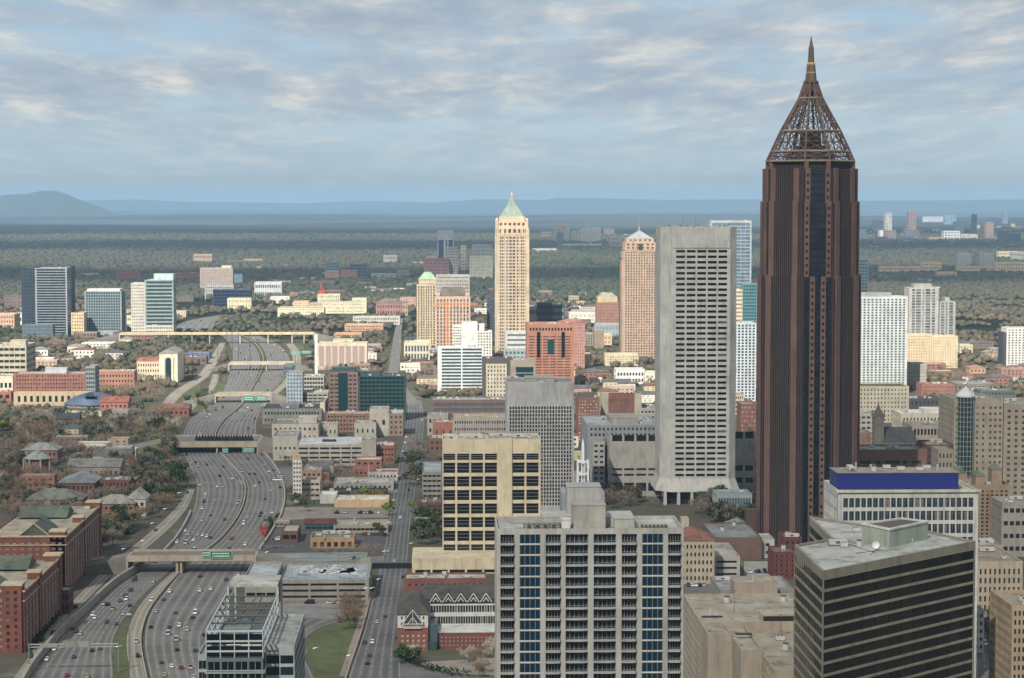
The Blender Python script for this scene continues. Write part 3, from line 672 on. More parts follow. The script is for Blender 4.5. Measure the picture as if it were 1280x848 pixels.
# ================================================================ LANDMARK BUILDINGS
# ---- brown corner-on skyscraper with open lattice crown
def brown_tower():
    Yc = 1322.0; Xc = V(1010.5, 460, Yc)[0]
    root = empty('skyscraper', (Xc, Yc, 0), 'tallest tower, brown granite with an open lattice pyramid and golden spire', 'skyscraper')
    occ_rect(Xc-32, Xc+32, Yc-32, Yc+32)
    GR_ = mat('7d5a4d', 'wall', .7); DK = mat('241f20', 'wall'); GL = mat('11171c', 'darkglass'); FIN = mat('503d38', 'wall', .72); BASE = mat('5e443c', 'wall', .8)
    core = MB(); piers = {}; fins = []; wins = []; wallw = MB()
    tiers = [(0, 166, 30.0, 17.2), (166, 211, 28.0, 16.8), (211, 231, 26.9, 15.6)]
    for ti, (z0, z1, Rr, c) in enumerate(tiers):
        h = c/2
        P = [(-h, -Rr), (h, -Rr), (Rr, -h), (Rr, h), (h, Rr), (-h, Rr), (-Rr, h), (-Rr, -h)]
        core.prism(P, z0, z1+ (0 if ti < 2 else .5), 0)
        for e in range(8):
            A, C_ = Vector(P[e]), Vector(P[(e+1) % 8]); d = (C_-A); Lw = d.length; d.normalize(); n_ = Vector((d.y, -d.x)); ang = math.atan2(d.y, d.x)
            def bar(mb, u0, u1, out0, out1, za, zb, m=0):
                q = [A+d*u0+n_*out0, A+d*u0+n_*out1, A+d*u1+n_*out1, A+d*u1+n_*out0]
                mb.prism([(p.x, p.y) for p in q][::-1] if False else [(q[1].x, q[1].y), (q[2].x, q[2].y), (q[3].x, q[3].y), (q[0].x, q[0].y)], za, zb, m)
            if e % 2 == 1:          # long diagonal faces: two granite piers, fine fins between
                for (a, b_) in ((.10, .24), (.74, .88)):
                    pm = MB(); bar(pm, a*Lw, b_*Lw, 0.0, 1.5, z0, z1+1.2); pm.build('granite_pier', GR_, root)
                fm_ = MB(); nf = 9
                for k in range(nf):
                    u = (.255+.475*(k+.5)/nf)*Lw; bar(fm_, u-.33, u+.33, .0, .75, z0, z1+.6)
                for u in (.035, .93, .975): bar(fm_, u*Lw-.35, u*Lw+.35, .0, .8, z0, z1+.6)
                fm_.build('fin_panel', FIN, root)
                sp_ = MB(); k = z0+3.9            # dark spandrel lines behind the fins
                while k < z1-1: bar(sp_, .25*Lw, .735*Lw, .02, .14, k, k+1.1); k += 4.05
                sp_.build('spandrel_panel', mat('33292a', 'wall'), root)
            else:                   # corner cuts: dark glass spine between two pierced granite columns
                w1 = 3.0; nr = int((z1-z0-3)/4.05)
                if ti == 0: spans = [(Lw*.22, Lw*.22+w1), (Lw*.78-w1, Lw*.78)]
                else: spans = [(0.3, 0.3+w1), (Lw-.3-w1, Lw-.3)]
                for (a, b_) in spans:
                    o0 = 1.3; q0 = A+d*a+n_*o0; q1 = A+d*b_+n_*o0; i0 = A+d*a+n_*0.05; i1 = A+d*b_+n_*.05
                    mb_2 = MB(); wn = []
                    facade(mb_2, wn, (q0.x, q0.y), (q1.x, q1.y), z0, z1+1, [(.75, 2.25)], dict(n=nr, f=.42, m=1, m2=2), .5)
                    mb_2.quad((q1.x, q1.y, z0), (i1.x, i1.y, z0), (i1.x, i1.y, z1+1), (q1.x, q1.y, z1+1)); mb_2.quad((i0.x, i0.y, z0), (q0.x, q0.y, z0), (q0.x, q0.y, z1+1), (i0.x, i0.y, z1+1))
                    mb_2.quad((q0.x, q0.y, z1+1), (q1.x, q1.y, z1+1), (i1.x, i1.y, z1+1), (i0.x, i0.y, z1+1))
                    mb_2.build('granite_pier', GR_, root)
                    wins += wn
                if ti == 0: sp3 = [(Lw*.04, Lw*.2), (Lw*.8, Lw*.96), (Lw*.22+w1+.2, Lw*.78-w1-.2)]
                else: sp3 = [(.3+w1+.2, Lw-.5-w1)]
                for (a, b_) in sp3:
                    gs = MB(); k = z0+1
                    while k < z1-1.5:
                        q0 = A+d*a+n_*.3; q1 = A+d*b_+n_*.3; m_ = (q0+q1)/2
                        for s0, s1 in ((q0, m_), (m_, q1)):
                            gs.quad((s0.x, s0.y, k), (s1.x, s1.y, k), (s1.x, s1.y, k+3.6), (s0.x, s0.y, k+3.6))
                        k += 4.05
                    gs.build('glass_spine', GL, root)
        # small ledge at each setback
        if ti < 2:
            core.prism(poly_inset(P, .4), z1, z1+.5, 0)
    core.build('shaft', DK, root)
    put_windows(root, wins, mat('14181c', 'glass'))
    # cornice ring
    Rr = 27.2; h = 7.8
    oct_ = lambda Rr, h: [(-h, -Rr), (h, -Rr), (Rr, -h), (Rr, h), (h, Rr), (-h, Rr), (-Rr, h), (-Rr, -h)]
    cr = MB(); cr.prism(oct_(24.0, 7), 231.6, 236); cr.build('plant_room', mat('2b2422', 'wall'), root)
    for sx_, sy_ in ((1, 1), (1, -1), (-1, 1), (-1, -1)):
        for a in (6.6, 25.0): 
            b_ = 31.6-a; pb = MB()
            pb.box(sx_*a-1.3, sx_*a+1.3, sy_*b_-1.3, sy_*b_+1.3, 230, 237); pb.build('corner_turret', GR_, root)
    # lattice pyramid
    zt = [237, 249, 264, 286]; rt = [25.6, 20.3+1.2, 15.5, 4.2]
    zt = [236.5, 242.5, 255, 275, 284.5]; rt = [25.8, 23.2, 17.6, 6.9, 3.8]
    LM = mat('6b5048', 'wall', .9); zs_all = [236.5, 239.5, 242.5, 248.5, 255, 261.5, 268, 275, 284.5]
    def rad(z): return float(np.interp(z, zt, rt))
    for k in range(len(zs_all)):
        z = zs_all[k]; q = oct_(rad(z), rad(z)*.30); m2 = MB(); big = z in (236.5, 242.5, 255, 275)
        r_ = .62 if big else .26
        for i in range(8): a, b_ = q[i], q[(i+1) % 8]; m2.tube((*a, z), (*b_, z), r_, n=6)
        if big:
            qi = poly_inset(q, 1.6)
            for i in range(8): m2.tube((*qi[i], z), (*qi[(i+1) % 8], z), .3, n=5)
        m2.build('ring_beam', mat('8d7d68', 'wall') if big else LM, root)
    for e in range(8):           # ribs at the eight corners
        m2 = MB()
        for k in range(len(zs_all)-1):
            z0, z1 = zs_all[k], zs_all[k+1]; q0 = oct_(rad(z0), rad(z0)*.30); q1 = oct_(rad(z1), rad(z1)*.30)
            m2.tube((*q0[e], z0), (*q1[e], z1), .62, n=6)
            i0 = poly_inset(q0, 1.8)[e]; i1 = poly_inset(q1, 1.8 if z1 < 280 else .6)[e]; m2.tube((*i0, z0), (*i1, z1), .4, n=5)
        m2.build('lattice_rib', LM, root)
    for e in range(8):           # cross bracing in each bay
        m2 = MB()
        for k in range(len(zs_all)-1):
            z0, z1 = zs_all[k], zs_all[k+1]; q0 = oct_(rad(z0), rad(z0)*.30); q1 = oct_(rad(z1), rad(z1)*.30)
            a0, b0 = Vector(q0[e]), Vector(q0[(e+1) % 8]); a1, b1 = Vector(q1[e]), Vector(q1[(e+1) % 8])
            nb = 3 if e % 2 == 1 else 1
            for j in range(nb):
                p0, p1 = a0.lerp(b0, j/nb), a0.lerp(b0, (j+1)/nb); r0, r1 = a1.lerp(b1, j/nb), a1.lerp(b1, (j+1)/nb)
                m2.tube((p0.x, p0.y, z0), (r1.x, r1.y, z1), .24, n=5); m2.tube((p1.x, p1.y, z0), (r0.x, r0.y, z1), .24, n=5)
                if j: m2.tube((p0.x, p0.y, z0), (r0.x, r0.y, z1), .34, n=5)
        m2.build('lattice_panel', LM, root)
    inn = MB()
    inn.prism(oct_(9, 4), 236, 246); inn.prism(oct_(6, 3), 246, 254)
    for a in range(8):
        t_ = a*math.pi/4; inn.tube((14*math.cos(t_), 14*math.sin(t_), 236), (2*math.cos(t_), 2*math.sin(t_), 280), .35, n=5)
        inn.box(13*math.cos(t_)-2, 13*math.cos(t_)+2, 13*math.sin(t_)-2, 13*math.sin(t_)+2, 236, 241)
    inn.build('inner_mast', mat('4b3a36', 'wall', .7), root)
    s_ = MB(); s_.prism(oct_(4.3, 1.8), 284.5, 285.6); s_.frustum(oct_(3.4, 1.4), 285.6, oct_(2.3, 1.0), 296); s_.frustum(oct_(1.9, .8), 296, oct_(1.5, .6), 306); s_.pyramid(oct_(1.3, .5), 306, (0, 0, 313.5))
    sp_ = s_.build('spire', mat('6d5d55', 'metal', rough=.45), root)
    g_ = MB(); g_.prism(oct_(2.5, 1.05), 295.4, 296.2); g_.pyramid(oct_(2.2, .9), 296.2, (0, 0, 300.0)); g_.prism(oct_(2.9, 1.2), 290.2, 290.9); g_.build('gold_collar', mat('e0b860', 'metal', rough=.25), sp_)
    # base block
    for (x, y) in ((-33, 0), (0, -33), (33, 0)): b2 = MB(); b2.prism([(x-5, y-5), (x+5, y-5), (x+5, y+5), (x-5, y+5)], 0, 22); b2.build('entrance_block', BASE, root)
brown_tower()

# ---- white concrete tower with chamfered corners and flared foot
def white_tower():
    Y = 1500.0; x0 = V(826.5, 450, Y)[0]; x1 = V(921, 450, Y)[0]; z = V(870, 284, Y)[1]; W_ = x1-x0; D = W_*.98; c = 8.0
    root = empty('skyscraper', ((x0+x1)/2, Y, 0), 'white concrete slab tower with dark window slots and a blank top', 'skyscraper')
    occ_rect(x0, x1, Y, Y+D, 10); hx = W_/2; zf = 18; m = mat('bebdb5', 'wall', .86)
    P = [(-hx+c, 0), (hx-c*.62, 0), (hx, c*.62), (hx, D-c), (hx-c, D), (-hx+c, D), (-hx, D-c), (-hx, c)]
    mb = MB(); wins = []
    cw = lambda Lw: dict(n=5, f=.86, m=1.2, m2=1.2)
    for i in range(8):
        A, C_ = P[i], P[(i+1) % 8]; Lw = math.hypot(C_[0]-A[0], C_[1]-A[1]); main = i in (0,)
        rows_ = dict(n=42, f=.47, m=0.6, m2=15.0)
        if i == 0: facade(mb, wins, A, C_, zf, z, dict(n=5, f=.84, m=1.6, m2=1.6), rows_, .9)
        elif i in (2, 6): facade(mb, wins, A, C_, zf, z, None, None)
        else: facade(mb, wins, A, C_, zf, z, None, None)
    # flare
    F = [(p[0]*1.0+(0 if abs(p[0]) < hx-.1 else 0), p[1]) for p in P]; F2 = poly_inset(P, -3.2)
    mb.frustum(F2, 9, P, zf, top=False)
    roof_on(root, P, z, '8b8982', 1.6, mb=mb, t_=.8)
    mb.build('wall', m, root)
    put_windows(root, wins, mat('14181b', 'glass'))
    fr_ = MB(); fr_.box(-hx+c+.3, hx-c*.62-.3, -.55, -.01, z-.5-14, z-.2); fr_.build('blank_panel', m, root)
    # arcade
    n_ = 5; colm = []
    for k in range(n_+1):
        x = -hx+3+(W_-6)*k/n_; pb = MB(); pb.frustum(rect(x-1.2, x+1.2, -3, 0), 0, rect(x-.9, x+.9, -3, 0), 9); pb.box(x-.9, x+.9, -2.8, .2, 8.6, 9.6); pb.build('arcade_column', m, root)
    lb = MB(); lb.prism(poly_inset(P, 3), 0, 12); lb.build('lobby', mat('1e2226', 'glass'), root)
    units(root, -hx+3, hx-3, 4, D-4, z-1.6, 9, 3, ('box', 'fan', 'long'))
    for k in range(3):
        pb = MB(); pb.tube((0, 0, 0), (0, 0, 9), .25, .12); o = pb.build('antenna', mat('8a8a88', 'metal'), root); o.location = (-9+9*k, D*.5, z-1.6)
white_tower()

# ---- foreground grey apartment tower
def condo():
    Y = 616.0; X0 = V(621, 700, Y)[0]; X1 = V(854.5, 700, Y)[0]; z = V(738, 661, Y)[1]; W_ = X1-X0; D = 25.0
    root = empty('apartment_tower', ((X0+X1)/2, Y, 0), 'nearest grey apartment tower with teal glass bays and rooftop machinery', 'apartment tower'); hx = W_/2
    occ_rect(X0, X1, Y, Y+D)
    u = lambda px: (px-621)/(854.5-621)*W_
    bays = [(625.5, 643, 'b'), (649.5, 675.5, 'g'), (682, 701, 'b'), (707, 735, 'p'), (742, 770, 'p'), (777, 796, 'b'), (802.5, 829, 'g'), (835, 851.5, 'b')]
    pitch = 13.72*Y/FP; nrow = int((z-6)/pitch); ztop = V(738, 668, Y)[1]
    rows_ = []
    for k in range(nrow): b_ = ztop-k*pitch; rows_.append((b_-pitch*.83, b_))
    rows_ = [r for r in rows_[::-1] if r[0] > 1]
    mb = MB(); gl = mat('1c3f52', 'mirror', rough=.2); gl2 = mat('12222c', 'darkglass', rough=.12); fr = mat('6f7171', 'paint')
    m = mat('a3a29a', 'wall')
    P = rect(-hx, hx, 0, D)
    for kind in 'gbp':
        pass
    # each bay column is its own facade strip, so that the glass differs
    cuts = [0.0]+[(u(bays[i][1])+u(bays[i+1][0]))/2 for i in range(7)]+[W_]
    wall = MB(); wg, wb = [], []
    for i, (a, b_, kd) in enumerate(bays):
        A = (-hx+cuts[i], 0); C_ = (-hx+cuts[i+1], 0); tgt = wg if kd == 'g' else wb
        rr = rows_ if kd == 'g' else rows_
        facade(wall, tgt, A, C_, 0, z, [(u(a)-cuts[i], u(b_)-cuts[i])], rr, .25 if kd == 'g' else 1.1)
    side_w = []
    for A, C_ in ((P[1], P[2]), (P[3], P[0])):
        facade(wall, side_w, A, C_, 0, z, dict(n=5, f=.6, m=1.5), rows_, .35)
    facade(wall, [], P[2], P[3], 0, z, None, None)
    roof_on(root, P, z, 'a3a39c', .9, mb=wall, t_=.45)
    wall.build('wall', m, root)
    put_windows(root, wg, gl, fr, 4, 1, cap=40); put_windows(root, wb, gl2, fr, 5, 1, cap=60); put_windows(root, side_w, gl2, fr, 2, 1, cap=0)
    # white slab edges and balconies
    for i, (a, b_, kd) in enumerate(bays):
        for k, (za, zb) in enumerate(rows_[::-1]):
            if k > 14: break
            q = MB(); ua, ub = -hx+u(a), -hx+u(b_); n_ = 4
            if kd == 'g': q.box(ua-.05, ub+.05, -.14, .1, za-.34, za-.10); q.build('slab_edge', mat('c6c6c0', 'wall'), root); continue
            d_ = 1.0 if kd == 'b' else .8; wv = (ub-ua); e0 = ua+wv*.08 if kd == 'b' else ua+wv*.22; e1 = ub-wv*.08 if kd == 'b' else ub-wv*.22
            Pq = [(ua-.1, 0), (e0, -d_), (e1, -d_), (ub+.1, 0)]
            q.prism(Pq, za-.36, za-.14)
            for (s0, s1) in zip(Pq[:-1], Pq[1:]):
                nb = max(2, int(math.hypot(s1[0]-s0[0], s1[1]-s0[1])/.9))
                for j in range(nb+1):
                    x, y = s0[0]+(s1[0]-s0[0])*j/nb, s0[1]+(s1[1]-s0[1])*j/nb; q.box(x-.02, x+.02, y-.02, y+.02, za-.14, za+.8)
                q.tube((*s0, za+.8), (*s1, za+.8), .03, n=4)
            q.build('balcony', mat('a6a59e', 'wall'), root)
    # roof blocks
    def up(px, py, z_): x, y = G(px, py, z_); return x-root.location.x, y-root.location.y
    zr = z-.9
    def blk(name, px0, px1, ptop, y0, y1, hxc, z_b=None, lab=None):
        Xa = V(px0, ptop, Y+y0)[0]-root.location.x; Xb, zt_ = V(px1, ptop, Y+y0); Xb -= root.location.x
        b3 = MB(); b3.prism(rect(Xa, Xb, y0, y1), z_b or zr, zt_-.25); b3.prism(poly_inset(rect(Xa, Xb, y0, y1), -.15), zt_-.25, zt_); return b3.build(name, mat(hxc, 'wall'), root)
    blk('penthouse', 716, 757, 631, 5, 13, '9b988d'); blk('penthouse', 679, 718, 646, 9, 21, 'a9aaa5'); blk('penthouse', 756, 792, 646, 9, 21, 'a9aaa5')
    blk('penthouse', 709, 751, 608, 14, 23, '9a9c98'); blk('rooftop_unit', 702, 713, 649, 3, 6, 'c9cac4'); blk('rooftop_unit', 768, 793, 648, 4.5, 7.5, 'a3a49c')
    rg = random.Random(5)
    for k in range(7):
        for j in range(2):
            b3 = MB(); b3.box(-.38, .38, -.38, .38, .12, 1.0); b3.box(-.42, .42, -.42, .42, 0, .12); b3.tube((0, 0, 1), (0, 0, 1.12), .3, n=8)
            o = b3.build('rooftop_unit', mat('4e504c', 'wall'), root); o.location = (hx-11.5+k*1.15, 4+j*1.9, zr)
    pm = MB()
    for k in range(9): x = -hx+8+k*1.5; pm.box(x-.1, x+.1, 4, 4.2, 0, 1.6); pm.box(x-.1, x+.1, 7, 7.2, 0, 1.6)
    for yy in (4, 7): pm.box(-hx+8, -hx+20, yy, yy+.15, 1.4, 1.6); pm.box(-hx+8, -hx+20, yy, yy+.15, .7, .85)
    for k in range(5): pm.box(-hx+9+k*2.4, -hx+10+k*2.4, 4.5, 6.6, .1, 1.2)
    o = pm.build('pipe_rack', mat('55554f', 'wall'), root); o.location.z = zr
    ed = MB(); k = -hx+1
    while k < hx-1: ed.box(k, k+.25, .9, 1.5, 0, .35); k += 1.0
    o = ed.build('roof_anchor_row', mat('45463f', 'wall'), root); o.location.z = zr+.55
condo()

# ---- steeple tower of white lattice behind the apartment tower
def lattice_mast():
    Y = 900.0; X, zt = V(729, 548, Y); _, z1 = V(729, 576, Y); _, zb = V(729, 610, Y); hw = 6.5*Y/FP
    root = empty('lattice_mast', (X, Y, 0), 'white open steel mast with a needle behind the nearest apartment tower', 'mast'); m = mat('cfd4d8', 'paint')
    b_ = MB()
    for sx_ in (-1, 1):
        for sy_ in (-1, 1): b_.box(sx_*hw-.3, sx_*hw+.3, sy_*hw-.3+hw, sy_*hw+.3+hw, 0, z1)
    for z in (z1-.6, (z1+zb)/2, zb, zb-12):
        for (a, c_) in (((-hw, 0), (hw, 0)), ((-hw, 2*hw), (hw, 2*hw))): b_.box(a[0], c_[0], a[1]-.25, a[1]+.25, z-.3, z+.3)
        for x in (-hw, hw): b_.box(x-.25, x+.25, 0, 2*hw, z-.3, z+.3)
    for x in (-hw/3, hw/3): b_.box(x-.15, x+.15, -.1, .1, zb, z1)
    b_.build('frame', m, root); n_ = MB(); n_.box(-.55, .55, hw-.55, hw+.55, zb, zt-3); n_.pyramid(rect(-.5, .5, hw-.5, hw+.5), zt-3, (0, hw, zt)); n_.build('needle', m, root)
    q = MB(); q.box(-9, 9, -2, 16, 0, zb-2); q.build('base_block', mat('8e9293', 'wall'), root)
lattice_mast()

# ---- near dark glass office block with beige bands, folded plan
def dark_office():
    z = 97.0
    px = [(993, 681), (1028.5, 714), (1219.5, 676.5), (1123, 655), (1077, 655), (1011, 645.5), (1039, 673)]
    P = [G(a, b_, z) for a, b_ in px]; cx_, cy__ = P[1]; root = empty('office_block', (cx_, cy__, 0), 'near dark glass office block with beige bands and a folded roof corner', 'office block')
    P = [(a-cx_, b_-cy__) for a, b_ in P]; pitch = 15.6*cy__/FP; wall = MB(); wins = []
    zb = z-3.0; rows_ = []; k = 0
    while zb-k*pitch-pitch*.78 > 2: rows_.append((zb-k*pitch-pitch*.78, zb-k*pitch)); k += 1
    rows_ = rows_[::-1]; n = len(P)
    for i in range(n):
        A, C_ = P[i], P[(i+1) % n]; Lw = math.hypot(C_[0]-A[0], C_[1]-A[1])
        facade(wall, wins, A, C_, 0, z, dict(n=1, f=1, m=.75, m2=.75), rows_, .3)
    roof_on(root, P, z, 'a3a59f', .8, mb=wall, t_=.9); wall.build('wall', mat('8b846f', 'wall', .88), root)
    gl = mat('171512', 'darkglass', rough=.06); fr = mat('0d0d0c', 'paint')
    put_windows(root, wins, gl, fr, 12, 1, cap=100, name='window_band')
    xs_ = [p[0] for p in P]; occ_rect(min(xs_)+cx_, max(xs_)+cx_, cy__, cy__+60)
    # penthouse
    q = [G(a, b_, z+5.6) for a, b_ in ((1078, 654), (1112, 661), (1160, 651), (1127, 647))]; q = [(a-cx_, b_-cy__) for a, b_ in q]
    ph = MB(); ph.prism(q, z-.8, z+5.0); po = ph.build('penthouse', mat('8d9a88', 'wall'), root)
    I = poly_inset(q, -.3); rm = MB(); J = poly_inset(q, .7)
    for i in range(4):
        j = (i+1) % 4; rm.quad((*I[i], z+5.6), (*I[j], z+5.6), (*J[j], z+5.6), (*J[i], z+5.6)); rm.quad((*I[i], z+5.0), (*I[j], z+5.0), (*I[j], z+5.6), (*I[i], z+5.6)); rm.quad((*J[j], z+5.0), (*J[i], z+5.0), (*J[i], z+5.6), (*J[j], z+5.6))
    rm.build('rim', mat('b9bcb4', 'wall'), po)
    wl = MB(); wl.prism(poly_inset(q, 1), z+5.0, z+5.1); wl.build('well', mat('5a463a', 'wall'), po)
    rg = random.Random(2)
    def on(px_, py_): a, b_ = G(px_, py_, z-.8); return a-cx_, b_-cy__
    x, y = on(1094, 689); d = MB()                                   # satellite dish
    d.tube((0, 0, 0), (0, 0, 1.6), .15, n=6); rr = 1.25
    for ring in range(3):
        for s_ in range(14):
            t0, t1 = 2*math.pi*s_/14, 2*math.pi*(s_+1)/14; r0, r1 = rr*ring/3, rr*(ring+1)/3
            f_ = lambda r_, t_: (r_*math.cos(t_), -.9+.35*(r_/rr)**2*-1+ .3, 2.2+r_*math.sin(t_))
            d.quad(f_(r0, t0), f_(r0, t1), f_(r1, t1), f_(r1, t0))
    o = d.build('satellite_dish', mat('d5d6d2', 'paint'), root); o.location = (x, y, z-.8)
    for (a, b_, kd) in ((1047, 682, 'long'), (1055, 684, 'box'), (1074, 683, 'fan'), (1120, 680, 'box'), (1136, 678, 'box'), (1148, 674, 'pipe'), (1110, 684, 'pipe'), (1070, 665, 'box')):
        o = bpy.data.objects.new('rooftop_unit', unit_mesh(kd)); COL.objects.link(o); o.parent = root; x, y = on(a, b_); o.location = (x, y, z-.8); o.scale = (.75, .75, .9)
    for (a, b_) in ((1136, 676), (1102, 660), (1150, 668)):
        t_ = MB(); t_.tube((0, 0, 0), (0, 0, 7), .08, .04, 5); o = t_.build('antenna', mat('6f6f6d', 'metal'), root); x, y = on(a, b_); o.location = (x, y, z-.8)
    cb = MB(); 
    for s0, s1 in (((1070, 692), (1104, 688)), ((1088, 694), (1100, 684)), ((1052, 678), (1096, 692))): a = on(*s0); b_ = on(*s1); cb.tube((*a, z-.7), (*b_, z-.7), .1, n=4)
    cb.build('cable_run', mat('3b3b39', 'wall'), root)
dark_office()

# ---- unfinished glass and steel tower at the highway
def frame_tower():
    z = 77.0; Y0 = G(290, 788, z)[1]; X0 = V(257.5, 800, Y0)[0]; X1 = V(328.5, 800, Y0)[0]; Y1 = G(300, 741, z)[1]; cx_ = (X0+X1)/2
    root = empty('office_tower', (cx_, Y0, 0), 'glass and steel tower beside the highway with an open steel crown', 'office tower'); hx = (X1-X0)/2; D = Y1-Y0
    occ_rect(X0, X1, Y0, Y1); zr = z-9.0; P = rect(-hx, hx, 0, D); wall = MB(); wins = []
    pitch = 3.75; rows_ = []; k = 1
    while zr-k*pitch > 2: rows_.append((zr-k*pitch+.0, zr-k*pitch+pitch*.72)); k += 1
    rows_ = rows_[::-1]; fr = mat('a9b0b2', 'paint')
    facade(wall, wins, P[0], P[1], 0, zr, dict(n=4, f=.94, m=.3), rows_, .25); facade(wall, wins, P[1], P[2], 0, zr, dict(n=10, f=.94, m=.4), rows_, .25)
    facade(wall, wins, P[3], P[0], 0, zr, dict(n=10, f=.94, m=.4), rows_, .25); facade(wall, [], P[2], P[3], 0, zr, None, None)
    wall.poly([(*p, zr) for p in P]); wall.build('wall', mat('5d6868', 'wall'), root)
    put_windows(root, wins, mat('1c2830', 'mirror', rough=.1), mat('6f7a7c', 'paint'), 2, 1)
    fins = MB(); 
    for k in range(1, int(zr/pitch)):
        zz_ = zr-k*pitch
        for dz in (-.9, -.5, .0): fins.box(-hx-.5, hx+.5, -.55, -.42, zz_+dz-.06, zz_+dz+.06); fins.box(hx+.42, hx+.55, -.5, D, zz_+dz-.06, zz_+dz+.06)
    fins.build('sunshade', mat('c2c6c6', 'paint'), root)
    # crown: parapet screens, open steel inside
    sc_ = MB(); st_ = MB()
    for (a, b_, c_, d_) in ((-hx, hx, -.1, .1), (-hx-.1, -hx+.1, .1, D), (hx-.1, hx+.1, .1, D)):
        for zz_ in (z-.6, z-3.8, z-7): sc_.box(a-.1, b_+.1, c_, d_, zz_, zz_+.6)
    for x in np.linspace(-hx, hx, 5): sc_.box(x-.12, x+.12, -.2, -.08, zr, z)
    for y in np.linspace(0, D, 9):
        for x in (-hx, hx): sc_.box(x-.14, x+.14, y-.14, y+.14, zr, z)
    sc_.build('crown_frame', fr, root)
    pg = []; 
    gp = MB()
    for i in range(4):
        a, b_ = -hx+2*hx*i/4+.2, -hx+2*hx*(i+1)/4-.2
        for zz_ in (zr+.6, zr+4.5): gp.quad((a, .02, zz_), (b_, .02, zz_), (b_, .02, zz_+3.3), (a, .02, zz_+3.3))
    gp.build('crown_glass', mat('1c252c', 'mirror', rough=.1), root)
    for y in np.linspace(4, D-3, 6):
        st_.tube((-hx, y, z-.8), (hx, y, z-.8), .28, n=5)
        if y > D*.5: st_.tube((-hx, y, z-.8), (0, y, zr), .2, n=5); st_.tube((hx, y, z-.8), (0, y, zr), .2, n=5)
    for x in (-hx*.4, hx*.4): st_.tube((x, D*.55, z-.8), (x, D, z-.8), .28, n=5)
    for y in (D*.6, D*.8): st_.tube((-hx*.7, y, zr), (hx*.2, y+6, z-.8), .25, n=5)
    st_.build('steel_frame', mat('4d5c5c', 'wall'), root)
    # roof plant
    for (x, y, w_, d_, h_, c_) in ((-2, D*.45, 9, 8, 4, '6f7d76'), (-5, D*.3, 4, 5, 3, '748079'), (2.5, D*.2, 3.5, 3, 2.4, 'cfcbb5'), (-1, D*.12, 4.5, 2.5, 2.8, 'd9d5bd'), (5.5, D*.32, 3, 7, 3, 'b9bfb9')):
        part_box(root, 'rooftop_unit', x-w_/2, x+w_/2, y-d_/2, y+d_/2, zr+.01, zr+h_, c_)
    # rear canopy slab, higher
    zc = z+1.5; c4 = [G(a, b_, zc) for a, b_ in ((285, 731), (347, 731), (352, 719), (294, 719))]; m2 = MB(); m2.prism([(a-cx_, b_-Y0) for a, b_ in c4], zc-.8, zc); m2.build('canopy', mat('a6a79e', 'roof'), root)
    ws = MB()
    for (a, b_) in c4: ws.box(a-cx_-.3, a-cx_+.3, b_-Y0-.3, b_-Y0+.3, zr-20, zc-.8)
    ws.build('canopy_column', fr, root)
    # lower wings
    for (xa, xb, ya, yb_, zt_) in ((hx+.02, hx+9.3, 9, D*.92, z-6.5), (-hx-2.8, -hx-.02, 2, D*.9, z-8)):
        mb = MB(); wn = []; Q = rect(xa, xb, ya, yb_); rr = [r for r in rows_ if r[1] < zt_-.5]
        for i, (A, C_) in enumerate(zip(Q, Q[1:]+Q[:1])): facade(mb, wn, A, C_, 0, zt_, dict(n=[2, 8, 0, 8][i], f=.94, m=.2), rr, .2, bake=True)
        roof_on(root, Q, zt_, '8d918c', .8, mb=mb, t_=.3); mb.build('wing', [mat('98a2a3', 'wall'), mat('2b3b42', 'mirror', rough=.12)], root)
frame_tower()

